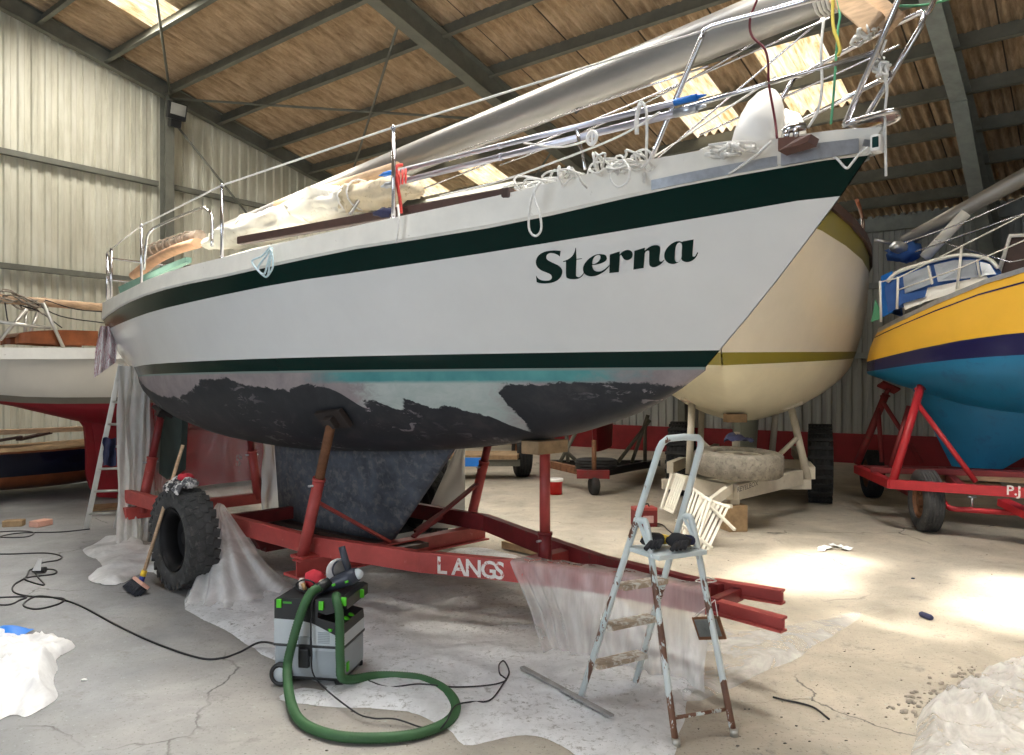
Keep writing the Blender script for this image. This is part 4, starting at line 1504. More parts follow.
hang([bp(876, 4, .0), bp(905, 6, -.1), bp(930, 4, -.3), bp(960, -4, -.6)], .006, MGREENROPE, 'green_line', 'green line leading away from the timber crutch at the frame top', grp='cords in the pulpit')
b = MB(); b.tube(heap(858, 36, 872, 28, .05, .03, 21, 7, .38), .007, 6)
tag(build('rope_knot', b, MROPE, None), 'white rope knotted round the pulpit below the timber crutch', 'rope', 'rope knots')
b = MB(); b.tube(heap(879, 62, 884, 72, .03, .035, 22, 6, .3), .007, 6)
tag(build('rope_knot', b, MROPE, None), 'white rope knotted round the forward pulpit tube above the bow platform', 'rope', 'rope knots')
# coiled line and block hung from the poles
hang([bp(640, 104, .50), bp(637, 118, .50), bp(637, 134, .50)], .012, MROPE, 'pole_rope', 'short thick white rope end hanging from the poles near the pulpit leg', grp='ropes on the poles')
hang([bp(637, 112, .49), bp(641, 102, .49), bp(646, 110, .49), bp(647, 130, .49), bp(646, 160, .47), bp(644, 182, .55)], .008, MROPE, 'pole_rope', 'white rope from the pole ends down to the deck at the pulpit leg', grp='ropes on the poles')
hang([bp(440, 196, .55), bp(500, 181, .55), bp(560, 160, .55), bp(620, 136, .52), bp(660, 112, .48)], .006, MROPE, 'pole_rope', 'slack white line running below both silver poles', grp='ropes on the poles')
hang([bp(524, 143, .55), bp(560, 147, .55), bp(590, 140, .55)], .006, MROPE, 'pole_rope', 'short white line drooping from the poles to the small pulley', grp='ropes on the poles')
b = MB()
c_ = bp(592, 138, .55)
b.tube([c_ + BF.u * (.03 * math.cos(a)) + V((0, 0, .035 * math.sin(a))) for a in [2 * math.pi * k / 14 for k in range(14)]], .010, 7, True)
b.box(c_, (.012, .02, .06))
tag(build('pulley_block', b, MFENDER, None), 'small round white pulley hanging under the silver poles', 'pulley')
b = MB()
b.tube([bp(577, 128, .5), bp(580, 145, .5), bp(582, 152, .5), bp(585, 169, .55)], [.012, .012, .007, .009], 8)
tag(build('rigging_screw', b, MSS, None), 'bright rigging screw standing between poles and deck', 'rigging')
b = MB()
pp = bp(386, 213, .95)
b.ball(pp, .06, (1.2, .8, .5), lump=.5)
tag(build('dark_rag', b, MSLATE, None), 'dark rag on the rail at the red strap', 'rag')
# little pink mark is a sticker on the bulwark

# ------------------------------------------------------------------ tyres
def tyre_mesh(c, axis, ro, w, ri, blocks=0, seg=48):
    """hollow tyre (carcass only) with optional tread blocks"""
    b = MB()
    h = w / 2
    prof = [(ri, -h * .72), (ri + .02, -h * .92), (ri + (ro - ri) * .5, -h * 1.06), (ro - .035, -h * .96), (ro - .010, -h * .80), (ro, -h * .45), (ro + .003, 0),
            (ro, h * .45), (ro - .010, h * .80), (ro - .035, h * .96), (ri + (ro - ri) * .5, h * 1.06), (ri + .02, h * .92), (ri, h * .72), (ri + .03, h * .55), (ro - .04, h * .5), (ro - .04, -h * .5), (ri + .03, -h * .55)]
    b.lathe(prof, c, axis, seg, closed=True)
    if blocks:
        a = V(axis).normalized()
        x = a.cross(V((0, 0, 1)) if abs(a.z) < .9 else V((1, 0, 0))).normalized()
        y = a.cross(x)
        for k in range(blocks):
            for row, off, bw in ((-1, 0.0, .30), (-.36, .5, .26), (.36, 0, .26), (1, .5, .30)):
                t = 2 * math.pi * (k + off) / blocks
                d = x * math.cos(t) + y * math.sin(t)
                tg = -x * math.sin(t) + y * math.cos(t)
                M = Matrix((tg, a, d)).transposed()
                sk = Matrix.Rotation(R(14 if row > 0 else -14), 3, 'Z')
                edge = abs(row) > .9
                b.box(V(c) + d * (ro + (-.004 if not edge else -.014)) + a * (row * h * .80), (2 * math.pi * ro / blocks * .82, w * bw * (.95 if not edge else .8), .022), M @ sk, .004)
                if edge:
                    b.box(V(c) + d * (ro - .045) + a * (row * h * .99), (2 * math.pi * ro / blocks * .55, .008, .045), M, .003)
    return b


def grooved_tyre(c, axis, ro, w, ri, seg=48, grooves=4, dep=.012):
    b = MB()
    h = w / 2
    prof = [(ri, -h * .7), (ri + .02, -h * .95), (ri + (ro - ri) * .5, -h * 1.06), (ro - .03, -h * .95), (ro, -h * .78)]
    for g in range(grooves):
        u = -0.78 + 1.56 * (g + .5) / grooves
        prof += [(ro + .004, h * (u - .10)), (ro - dep, h * (u - .07)), (ro - dep, h * (u + .07)), (ro + .004, h * (u + .10))]
    prof += [(ro, h * .78), (ro - .03, h * .95), (ri + (ro - ri) * .5, h * 1.06), (ri + .02, h * .95), (ri, h * .7)]
    b.lathe(prof, c, axis, seg, closed=True)
    return b


def rim_mesh(c, axis, r, w, dish=.0):
    b = MB()
    h = w / 2
    b.lathe([(r, -h), (r + .012, -h), (r - .02, -h * .8), (r - .03, -h * .2), (r - .03, h * .5), (r - .02, h * .8), (r + .012, h), (r, h)], c, axis, 36, closed=True)
    b.lathe([(0.0, dish + .05), (.05, dish + .05), (.06, dish + .01), (r * .55, dish), (r * .75, dish + .025), (r - .028, dish)], c, axis, 36)
    a = V(axis).normalized()
    x = a.cross(V((0, 0, 1))).normalized()
    y = a.cross(x)
    for k in range(5):
        t = 2 * math.pi * k / 5
        p = V(c) + (x * math.cos(t) + y * math.sin(t)) * r * .42
        b.tube([p + a * dish, p + a * (dish + .03)], .012, 6)
    return b


# ------------------------------------------------------------------ trailer under the big sloop
Z1 = V((0, 0, 1))
tr = thing('boat_trailer', BF.p(0, 0, 0), 'red two wheeled trailer carrying the white sloop, worn white lettering on its side beam', 'trailer', None, BF.ang)
HT = 0.50                                   # top of the main beams


def bm_beam(name, pts, w=.075, h=.135, top=HT, m_=MRED, side=0, kind='i'):
    b = MB()
    for p, q in zip(pts, pts[1:]):
        a = BF.p(p[0], p[1], (p[2] if len(p) > 2 else top) - h / 2)
        c = BF.p(q[0], q[1], (q[2] if len(q) > 2 else top) - h / 2)
        d = (c - a).normalized() * .02
        if kind == 'i':
            b.ibeam(a - d, c + d, w, h, .012, Z1, 0, side)
        else:
            b.beam(a - d, c + d, w, h, Z1, .006)
    return build(name, b, m_, tr)


near_pts = [(-2.4, .74), (1.16, .75), (2.09, .557), (2.616, .34), (3.20, .16), (3.92, .10)]
nb = bm_beam('side_beam', near_pts, kind='b', w=.07)
far_pts = [(-2.4, -.74), (1.42, -.74), (2.2, -.45), (3.05, -.16), (3.92, -.05)]
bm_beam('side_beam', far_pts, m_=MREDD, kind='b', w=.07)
bm_beam('tongue', [(4.02, .17, .475), (4.38, .19, .465)], h=.075, w=.06)
bm_beam('tongue', [(3.90, -.08, .51), (4.25, -.10, .515)], h=.075, w=.06)
bm_beam('tongue_spacer', [(4.02, .17, .485), (4.02, -.09, .485)], h=.07, w=.05, kind='b', m_=MREDD)
bm_beam('cross_beam', [(1.20, .92, .365), (1.20, -.92, .365)], h=.13, w=.11)
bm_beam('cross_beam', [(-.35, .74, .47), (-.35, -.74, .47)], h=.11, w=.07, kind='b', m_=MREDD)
bm_beam('cross_beam', [(-2.3, .80, .33), (-2.3, -.80, .33)], h=.12, w=.10, kind='b')
bm_beam('cross_beam', [(2.66, .28, .47), (2.66, -.30, .47)], h=.10, w=.10, kind='b')
# dropped axle
b = MB()
pts = [BF.p(-.02, n, z) for n, z in ((1.06, .38), (.62, .38), (.52, .22), (-.52, .22), (-.62, .38), (-1.06, .38))]
for p, q in zip(pts, pts[1:]):
    b.beam(p, q, .09, .09, Z1, .006)
build('axle', b, MREDD, tr)
# lettering on the near beam
b = MB()
p0, p1 = BF.p(2.09, .557, 0), BF.p(2.616, .34, 0)
d = (p1 - p0).normalized()
nn = V((d.y, -d.x, 0))
nn = nn if nn.y < 0 else -nn
for ch_, f in zip('LANGS', (.245, .44, .60, .79, .955)):
    q_ = BF.p(2.09, .557, 0).lerp(BF.p(2.616, .34, 0), f) + nn * .040
    text_mesh(b, ch_, V((q_.x, q_.y, HT - .122)), d, Z1, .152, .024)
build('lettering', b, MLETW, tr)
# keel plank
b = MB()
for s in (-.55, .2, .9):
    b.box(BF.p(s, 0, .30), (.16, 1.0, .05), Matrix((BF.u, -BF.n, Z1)).transposed(), .004)
build('keel_plank', b, MWOODD, tr)
b = MB()
for s in (-.55, .2, .9):
    for n in (.40, -.40):
        b = MB()
        b.beam(BF.p(s, n, .325), BF.p(s, n * 1.72, .44), .05, .05)
        build('plank_hanger', b, MREDD, tr)
b = MB()
b.box(BF.p(.3, 0, .325), (2.1, .32, .035), Matrix((BF.u, -BF.n, Z1)).transposed(), .004)
build('keel_plank', b, MWOODD, tr)


def post(base, top, pad_n, m_low, m_up, split=.5, r=.042, pad=True, sub='post'):
    base, top = V(base), V(top)
    mid = base.lerp(top, split)
    b = MB()
    b.tube([base, mid], r, 16)
    b.tube([mid - (top - base).normalized() * .015, mid + (top - base).normalized() * .004], r * 1.12, 16)
    t = build('post', b, m_low, tr)
    b = MB()
    b.tube([mid, top], r * .80, 14)
    ext = build('post_extension', b, m_up, t)
    b = MB()
    sd = (top - base).normalized()
    hz = V((BF.n.x, BF.n.y, 0))
    b.tube([mid - sd * .05 + hz * (r + .035), mid - sd * .05 - hz * (r + .02)], .009, 6)
    build('pin', b, MALU, t)
    if pad:
        b = MB()
        n = V(pad_n).normalized()
        y = BF.u - n * BF.u.dot(n)
        y.normalize()
        M = Matrix((y, n.cross(y), n)).transposed()
        b.box(top + n * .015, (.26, .15, .03), M, .003)
        b.box(top + n * .035, (.24, .13, .02), M, .003)
        b.box(top - n * .02, (.09, .08, .05), M, .003)
        build('pad', b, mat('oily pad timber', (.03, .022, .02), .6, 0, .3, 9), t)
    return t


def hull_touch(px, py):
    d = V(((px - CX) / F, 1, (HZ - py) / F)).normalized()
    hit, nrm, idx, dist = HBVH.ray_cast(V((0, 0, EYE)), d)
    if hit is None:
        return None, None
    if nrm.dot(d) < 0:
        nrm = -nrm
    return hit, nrm


hit, nrm = hull_touch(336, 416)
t1 = hit - nrm * .05
post(BF.p(1.15, .86, .37), t1, nrm, MRED, MRUST, .58)
mir = lambda p: V(p) - BF.n * (2 * (V(p) - BF.o).dot(BF.n))
nm = nrm - BF.n * (2 * nrm.dot(BF.n))
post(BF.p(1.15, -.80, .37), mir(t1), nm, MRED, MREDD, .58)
b = MB(); b.box(BF.p(1.15, .84, .372), (.16, .14, .02), Matrix((BF.u, -BF.n, Z1)).transposed()); b.box(BF.p(1.17, .855, .238), (.30, .16, .02), Matrix((BF.u, -BF.n, Z1)).transposed())
build('foot_plate', b, MRED, tr)
sa, na, za = -2.50, .58, smooth_t(ZC, -2.5) + .16
for sg in (1, -1):
    d = HBVH.ray_cast(BF.p(-2.2, .46 * sg, .5), V((0, 0, 1)))
    n_ = d[1] if d[1].z > 0 else -d[1]
    post(BF.p(-2.28, .66 * sg, .27), d[0] - n_ * .05, n_, MRED, MREDD, .55, .05)
d = HBVH.ray_cast(BF.p(2.70, 0.0, .5), V((0, 0, 1)))
top_h = d[0].z
post(BF.p(2.70, 0, .40), BF.p(2.70, 0, top_h - .085), (0, 0, 1), MREDD, MRED, .30, .045, False)
b = MB(); b.box(BF.p(2.70, 0, top_h - .045), (.15, .30, .085), Matrix((BF.u, -BF.n, Z1)).transposed(), .005)
build('wooden_block', b, MWOODM, tr)
b = MB(); b.box(BF.p(2.70, 0, .405), (.16, .16, .02), Matrix((BF.u, -BF.n, Z1)).transposed())
build('foot_plate', b, MREDD, tr)
for sg, m_ in ((1, MRED), (-1, MREDD)):
    b = MB()
    a = BF.p(1.15, .86 * sg, .37).lerp(t1 if sg == 1 else mir(t1), .42)
    b.beam(a, BF.p(1.20, .12 * sg, .37), .05, .02)
    build('brace', b, m_, tr)
# wheels
AX = BF.n
for sg in (1, -1):
    c = BF.p(0.0, 1.21 * sg, .395)
    ty = build('tyre', tyre_mesh(c, AX * sg, .386, .225, .245, 30), MTYRE if sg == 1 else MTYRED, tr)
    build('rim', rim_mesh(c, AX * sg, .235, .19, -.05), mat('dark wheel steel', (.02, .02, .022), .6, .4, .2, 8), ty)
# number board hung from the tongue
b = MB()
q = at(709, 628, 3.80)
M = Matrix((BF.u, V((0, 0, 1)).cross(BF.u), Z1)).transposed() @ Matrix.Rotation(R(-14), 3, 'Y') @ Matrix.Rotation(R(12), 3, 'X')
b.box(q, (.155, .012, .12), M, .003)
brd = build('hanging_board', b, MRUST, tr)
b = MB(); b.box(q + M @ V((0, -.008, .005)), (.125, .006, .09), M); b.box(q + M @ V((0, .008, .005)), (.125, .006, .09), M)
build('board_panel', b, mat('dull grey panel', (.17, .18, .17), .5, .1, .3, 20), brd)
b = MB(); b.tube([q + M @ V((-.07, 0, .058)), at(715, 600, 3.83), q + M @ V((.07, 0, .058))], .003, 5)
build('string', b, MROPE, brd)
# cable looped over the tongue
b = MB()
P = [at(706 + 9 * math.cos(a) * (1 + .3 * math.sin(3 * a)), 580 + 2.5 * math.sin(a), 3.95 + .04 * math.sin(a)) for a in [2 * math.pi * k / 24 for k in range(25)]]
b.tube(P, .003, 6)
tag(build('thin_line', b, MROPE, None), 'thin white line looped over the trailer tongue behind the stepladder', 'rope')

# ------------------------------------------------------------------ polythene on the ground and over the beams
def inside(p, poly):
    c = False
    j = len(poly) - 1
    for i in range(len(poly)):
        if ((poly[i].y > p.y) != (poly[j].y > p.y)) and p.x < (poly[j].x - poly[i].x) * (p.y - poly[i].y) / (poly[j].y - poly[i].y) + poly[i].x:
            c = not c
        j = i
    return c


def ground_sheet(name, px_poly, m_, amp, scale, seed, lab, cat, step=.04, base=.004, ridge=0.5, mound=None, grp=None):
    poly = [q + V((.035 * noise.noise(q * 4), .035 * noise.noise(q * 4 + V((7, 0, 0))), 0)) for q in crom([fl(x, y) for x, y in px_poly], 5, True)]
    xs = [p.x for p in poly]; ys = [p.y for p in poly]
    x0, x1, y0, y1 = min(xs), max(xs), min(ys), max(ys)
    nx, ny = int((x1 - x0) / step) + 2, int((y1 - y0) / step) + 2
    idx, vs, fs = {}, [], []

    def near(p):
        best, bq = 1e9, p
        for i in range(len(poly)):
            a, c = poly[i], poly[(i + 1) % len(poly)]
            ab = c - a
            t = max(0, min(1, (p - a).dot(ab) / ab.length_squared))
            q = a + ab * t
            d = (p - q).length
            if d < best:
                best, bq = d, q
        return best, bq

    def vid(i, j):
        if (i, j) not in idx:
            p = V((x0 + (i - .5) * step, y0 + (j - .5) * step, 0))
            dd, q = near(p)
            ins = inside(p, poly)
            if not ins:
                p = V((q.x, q.y, 0)); dd = 0
            s_ = V((p.x * scale + seed, p.y * scale, seed))
            rg = (1 - abs(noise.noise(s_))) ** 5 * ridge + (1 - abs(noise.noise(s_ * 2.3 + V((9, 0, 0))))) ** 6 * .5 * ridge
            h = amp * (.35 + .65 * noise.noise(s_ * .6) + rg)
            h = max(0, h) * min(1, .25 + dd / .10)
            if mound:
                h += mound(p, dd)
            p.z = base + max(0.0, h)
            idx[(i, j)] = len(vs)
            vs.append(p)
        return idx[(i, j)]

    for i in range(nx):
        for j in range(ny):
            c = V((x0 + i * step, y0 + j * step, 0))
            if inside(c, poly):
                fs.append((vid(i, j), vid(i + 1, j), vid(i + 1, j + 1), vid(i, j + 1)))
    cnt = {}
    for f in fs:
        for i in range(4):
            e = tuple(sorted((f[i], f[(i + 1) % 4])))
            cnt[e] = cnt.get(e, 0) + 1
    for i in {q for e, k in cnt.items() if k == 1 for q in e}:
        d_, q = near(V((vs[i].x, vs[i].y, 0)))
        vs[i] = V((q.x, q.y, base + .3 * (vs[i].z - base) * min(1, d_ / .02)))
    b = MB()
    b.add(vs, fs, 0, True)
    return tag(build(name, b, m_, None), lab, cat, grp)


G1 = 'polythene dust sheets on the floor'
ground_sheet('dust_sheet', [(184, 601), (222, 548), (262, 532), (330, 530), (400, 560), (470, 548), (530, 560), (600, 590), (668, 632), (700, 650), (702, 672), (690, 702), (676, 742), (668, 775),
                            (610, 770), (530, 738), (468, 748), (445, 728), (392, 712), (282, 702), (300, 688), (330, 690), (262, 655), (226, 630)],
             MPOLYF, .022, 2.2, 3.1, 'large dusty white polythene sheet spread on the floor below the red trailer', 'dust sheet', .04, .004, .7, grp=G1)
ground_sheet('dust_sheet', [(84, 551), (108, 540), (140, 534), (150, 548), (215, 552), (268, 566), (250, 580), (172, 582), (150, 572), (120, 585), (104, 585), (88, 578), (104, 566)],
             MPOLYW, .05, 2.6, 8.2, 'small white polythene sheet lying on the floor behind the broom', 'dust sheet', .04, .004, .8, grp=G1)


def mnd(c, r, h):
    return lambda p, dd: h * max(0, 1 - ((p - c).length / r) ** 2) * (.75 + .5 * noise.noise(p * 5)) * min(1, dd / .08)


ground_sheet('crumpled_sheet', [(-60, 640), (-10, 634), (30, 637), (75, 646), (62, 658), (58, 668), (54, 678), (57, 690), (48, 705), (26, 719), (10, 717), (-40, 735), (-110, 720)],
             MPOLYW, .045, 4.2, 2.7, 'crumpled white polythene heap on the grey floor with a blue scrap beside it', 'dust sheet', .018, .006, 1.3, mnd(fl(0, 690), .6, .08))
ground_sheet('crumpled_sheet', [(916, 775), (912, 738), (925, 715), (955, 692), (985, 672), (1030, 655), (1110, 640), (1180, 700), (1120, 800), (1000, 812)],
             m_poly('glossy polythene', .40, (.92, .92, .92), .12), .042, 4.0, 5.7, 'glossy crumpled clear polythene heap on the cracked bare concrete', 'dust sheet', .018, .006, 1.4, mnd(fl(1040, 740), .8, .10))
b = MB()
c = fl(8, 636)
b.grid(lambda u, v: c + V(((u - .5) * .24, (v - .5) * .16, .02 + .05 * math.sin(math.pi * u) * math.sin(math.pi * v) + .01 * noise.noise(V((u * 4, v * 4, 2))))), 10, 8)
tag(build('plastic_scrap', b, MBLUEB, None), 'bright blue plastic scrap beside the crumpled white heap', 'scrap')


def cloth(name, fn, nu, nv, m_, parent=None, lab=None, cat=None, grp=None):
    b = MB()
    b.grid(fn, nu, nv)
    o = build(name, b, m_, parent)
    if lab:
        tag(o, lab, cat, grp)
    return o


def beam_edge(u):
    """along the near beam from 520 px to 735 px: top edge"""
    pts = [BF.p(s, n + .05, HT) for s, n in ((2.74, .325), (3.0, .235), (3.45, .13), (3.96, .115))]
    t = u * (len(pts) - 1)
    i = min(len(pts) - 2, int(t))
    return pts[i].lerp(pts[i + 1], t - i)


bd = (BF.p(3.2, .17, 0) - BF.p(2.62, .37, 0)).normalized()
bn = V((bd.y, -bd.x, 0)); bn = bn if bn.y < 0 else -bn


def drape(u, v):
    p = beam_edge(u)
    left = max(0, 1 - u / .3)
    g = (.010 + .02 * left) * math.sin(u * 70 + 3 * noise.noise(V((u * 8, v, 1)))) + .035 * noise.noise(V((u * 14, v * 1.0, 4))) + .015 * math.sin(u * 27 + 2 * noise.noise(V((u * 5, v, 0))))
    if v < .12:
        return p - bn * (.12 * (1 - v / .12)) + V((0, 0, .012 + .004 * math.sin(u * 40)))
    t = (v - .12) / .88
    z = HT + .012 - t * (HT - .005)
    out = .016 + (g + .05) * (t ** .7) + .15 * max(0, t - .5) ** 1.5 + .05 * t * noise.noise(V((u * 3, 5, 1)))
    fan = bd * ((.26 * (1 - u) + .02) * t + .03 * noise.noise(V((u * 6, t * 3, 8))) * t)
    return p + bn * max(.016, out) + fan + V((0, 0, z - HT))


cloth('draped_sheet', drape, 150, 30, m_poly('draped polythene', .36, (.9, .9, .9), .18, wr=20, streak=True), None, 'clear polythene hung over the red trailer beam beside the stepladder', 'dust sheet')


# bunched sheet hanging from the frame beside the near wheel
def bunch(u, v):
    top = BF.p(-.12 + .10 * u, .86, .60)
    e0, e1, e2 = fl(186, 606), fl(232, 612), fl(300, 588)
    base = (e0.lerp(e1, u * 2) if u < .5 else e1.lerp(e2, u * 2 - 1))
    c = top.lerp(base, v ** .9)
    z = .60 * (1 - v) ** 1.7
    f = (.05 * noise.noise(V((u * 7, v * 2, 2))) + .02 * math.sin(u * 30)) * (.3 + v)
    if v < .12:
        f += .05 * math.sin(v / .12 * math.pi) + .03 * noise.noise(V((u * 9, v * 30, 5)))
    d_ = V((-.1, -.8, .6)) * f
    return V((c.x + d_.x, c.y + d_.y - .03, max(.012, z + d_.z + .02)))


cloth('bunched_sheet', bunch, 60, 30, m_poly('bunched polythene', .62, (.93, .935, .94), .25), None, 'bunched polythene trailing to the floor from the beam beside the big tyre', 'dust sheet')


# curtain from the transom of the sloop
def curtain(x0, x1, z0, z1, ytop, ybot, pleat, amp, seed, flare=0.0):
    def fn(u, v):
        px = x0 + (x1 - x0) * u
        z = z0 + (z1 - z0) * u
        top = at(px, ytop, z).z
        bot = at(px, ybot, z).z
        zz = top + (bot - top) * v
        f = amp * (math.sin(u * pleat + 2.2 * noise.noise(V((u * 2 + seed, v * .8, seed)))) * (.35 + .65 * v) + .8 * noise.noise(V((u * 5, v * 1.6, seed))))
        p = at(px, HZ, z)
        p.z = max(.006, zz)
        d = V((p.x, p.y, 0)).normalized()
        p += -d * (f + flare * v ** 2) + V((.05 * noise.noise(V((u * 4, v * 3, seed + 3))), 0, 0))
        return p
    return fn


GC = 'polythene curtains round the stern'
cloth('plastic_curtain', curtain(117, 149, 8.35, 8.6, 366, 529, 26, .035, 1.3, .95), 60, 40, m_poly('backlit polythene', .84, (.95, .955, .94), .3, streak=True, trans=.5), None, 'milky polythene strip hanging from the stern beside the aluminium ladder', 'plastic curtain', GC)
cloth('plastic_curtain', curtain(141, 170, 8.7, 9.3, 388, 530, 18, .05, 4.3, .0), 50, 36, MPOLYH, None, 'creased clear polythene hanging at the sternpost near the red support post', 'plastic curtain', GC)
cloth('plastic_curtain', curtain(186, 271, 8.9, 9.1, 418, 512, 20, .04, 7.7, .0), 60, 30, m_poly('clouded polythene', .24, (.80, .80, .78), .14, 0, 1.2, 5), None, 'clear polythene screen behind the sloop in front of the red keel', 'plastic curtain', GC)
cloth('plastic_curtain', curtain(262, 288, 8.2, 8.4, 436, 515, 12, .03, 9.1, .0), 30, 26, MPOLYM, None, 'narrow milky polythene strip hanging at the aft edge of the grey keel', 'plastic curtain', GC)


def keelsheet(u, v):
    x0 = 458 - 38 * v
    px = x0 + (465 - x0) * u
    py = 444 + 84 * v
    return at(px, py, 7.25) + V((0, .03 * noise.noise(V((u * 3, v * 3, 1))), 0))


cloth('plastic_screen', keelsheet, 12, 20, mat('white sheet', (.72, .70, .64), .6, 0, .06, 4), None, 'pale off white sheet hanging behind the forward edge of the grey keel', 'dust sheet')

b = MB(); p, q = fl(522, 667, .035), fl(612, 716, .035)
b.beam(p, q, .03, .012, bev=.003)
tag(build('lath', b, mat('grey lath', (.30, .29, .28), .7, 0, .3, 12), None), 'thin grey lath lying on the dust sheet left of the stepladder', 'timber')
b = MB(); b.beam(fl(505, 549) + V((0, 0, .05)), fl(556, 560) + V((0, 0, .05)), .10, .07, bev=.004)
tag(build('batten', b, MWOODM, None), 'brown timber batten on the floor between the trailer beams', 'timber')

ground_sheet('dust_sheet', [(640, 622), (690, 618), (740, 632), (792, 626), (862, 614), (832, 638), (800, 657), (722, 694), (696, 702), (662, 690), (640, 655)],
             m_poly('thin clear polythene', .36, (.93, .935, .94), .14), .020, 2.8, 6.1, 'clear polythene sheet end reaching the sunlit floor beyond the trailer tongue', 'dust sheet', .035, .010, .8, grp=G1)

# ------------------------------------------------------------------ dust extractor with sander on top
VO = V((-1.055, 4.16, 0))
va = R(-9)
VX, VY = V((math.cos(va), math.sin(va), 0)), V((-math.sin(va), math.cos(va), 0))
VM = Matrix((VX, VY, Z1)).transposed()
vac = thing('dust_extractor', VO, 'grey and black dust extractor with green hose and lime clips on the dust sheet', 'vacuum cleaner', None, va)


def vp(x, y, z):
    return VO + VX * x + VY * y + Z1 * z


def vprism(b, pts, y0, y1, mi=0):
    b.prism([vp(x, y0, z) for x, z in pts], VY * (y1 - y0), mi)


HW, HD = .195, .155
b = MB(); b.box(vp(0, 0, .128), (2 * HW, 2 * HD, .165), VM, .02)
body = build('dirt_tank', b, MVACG2, vac)
b = MB(); b.box(vp(0, 0, .214), (2 * HW + .008, 2 * HD + .008, .014), VM, .004)
build('seal_band', b, MBLACK, vac)
b = MB()
vprism(b, [(-HW, .221), (HW, .221), (HW, .285), (.16, .272), (.10, .30), (.02, .335), (-.06, .348), (-HW, .352)], -HD, HD)
build('motor_housing', b, MVACG, vac)
b = MB()
vprism(b, [(-HW, .352), (-.06, .348), (.02, .335), (.10, .30), (.16, .272), (HW, .285), (HW - .005, .335), (.05, .365), (.05, .455), (.035, .462), (-HW + .012, .462), (-HW, .452)], -HD + .002, HD - .002)
build('top_housing', b, MBLACK, vac)
b = MB(); b.box(vp(0, 0, .045), (2 * HW - .02, 2 * HD - .03, .035), VM, .01)
build('base', b, MBLACK, vac)
b = MB()
vprism(b, [(.045, .40), (.10, .385), (.215, .42), (.215, .475), (.19, .485), (.045, .468)], -HD - .004, HD + .004)
tray = build('tool_tray', b, MBLACK, vac)
for x, y, z in ((-HW + .03, -HD - .004, .435), (.075, -HD - .010, .435), (.20, -HD - .010, .462), (.222, .04, .45)):
    b = MB(); b.box(vp(x, y, z), (.026, .014, .045), VM, .003)
    build('clip', b, MLIME, vac)
b = MB(); b.box(vp(-.155 + .035, -HD - .001, .44), (.05, .003, .010), VM)
b2 = build('badge', b, mat('small green badge', (.05, .30, .03), .5), vac)
b = MB(); b.box(vp(-.02, -HD - .012, .155), (.055, .03, .10), VM, .006); b.box(vp(-.02, -HD - .002, .21), (.07, .012, .10), VM, .004)
build('latch', b, MBLACK, vac)
b = MB(); b.box(vp(-.02, -HD - .003, .245), (.062, .014, .04), VM, .003)
build('latch_recess', b, MVACG2, vac)
b = MB()
for i in range(7):
    b.box(vp(.085, -HD - .001, .235 + i * .009), (.065, .004, .0045), VM)
build('vent', b, MVACG2, vac)
for k in range(2):
    b = MB(); b.lathe([(0, .022), (.016, .022), (.018, 0)], vp(.165 + .0, -.06 + .07 * k, .325), VX * .6 + Z1, 14)
    build('dial', b, MLIME, vac)
b = MB(); b.lathe([(0, .01), (.012, .01), (.014, 0)], vp(.12, -HD + .01, .305), -VY + Z1 * .6, 14)
build('dial', b, MLIME, vac)
for y in (-HD - .012, HD + .012):
    sg = -1 if y < 0 else 1
    b = MB(); b.lathe([(.04, -.016), (.055, -.018), (.062, -.010), (.062, .010), (.055, .018), (.04, .016)], vp(-HW + .045, y, .062), VY * sg, 28, closed=True)
    wh = build('wheel', b, MBLACK, vac)
    b = MB(); b.lathe([(0, .012), (.012, .014), (.02, .008), (.048, .010), (.05, -.01)], vp(-HW + .045, y, .062), VY * sg, 24)
    build('hub', b, MVACG, wh)
    b = MB(); b.lathe([(0, .014), (.026, .012), (.030, 0), (.026, -.012), (0, -.014)], vp(HW - .03, y * .8, .032), VY, 16)
    b.box(vp(HW - .04, y * .8, .055), (.05, .03, .03), VM, .004)
    build('caster', b, MBLACK, vac)
b = MB(); b.box(vp(HW + .004, -HD + .05, .10), (.008, .03, .05), VM, .003)
build('clip', b, MLIME, vac)


def fz(x, y, h):
    return fl(x, y, h)


def ribbed(pts, r, n=10, rib=.0014):
    P = crom(pts, n)
    # resample evenly
    out, acc, st = [P[0]], 0.0, .007
    for a, c in zip(P, P[1:]):
        L_ = (c - a).length
        while acc + L_ >= st:
            t = (st - acc) / L_
            a = a.lerp(c, t)
            L_ = (c - a).length
            out.append(a)
            acc = 0
        acc += L_
    return out, [r + (rib if i % 2 else -rib) for i in range(len(out))]


h1, h2 = .022, .028
hose = [vp(.045, -.10, .515), vp(.015, -.155, .50), vp(-.015, -.20, .42), vp(-.05, -.235, .27), vp(-.07, -.26, .13), fz(291, 702, .05), fz(303, 723, h2), fz(333, 735, h2), fz(372, 738, h2), fz(416, 734, h2), fz(447, 722, h2), fz(456, 706, h2), fz(445, 690, h2),
        fz(422, 679, h2), fz(396, 676, h2), fz(374, 676, .035), vp(.215, -.20, .07), vp(.195, -.20, .16), vp(.190, -.195, .30), vp(.185, -.19, .41), vp(.165, -.175, .465), vp(.14, -.12, .478)]
P, rr = ribbed(hose, .0235)
b = MB(); b.tube(P, rr, 12)
build('hose', b, MHOSE, vac)
b = MB(); b.tube([vp(.02, -.13, .507), vp(.05, -.09, .52), vp(.075, -.06, .535)], .027, 14)
build('hose_cuff', b, MBLACK, vac)

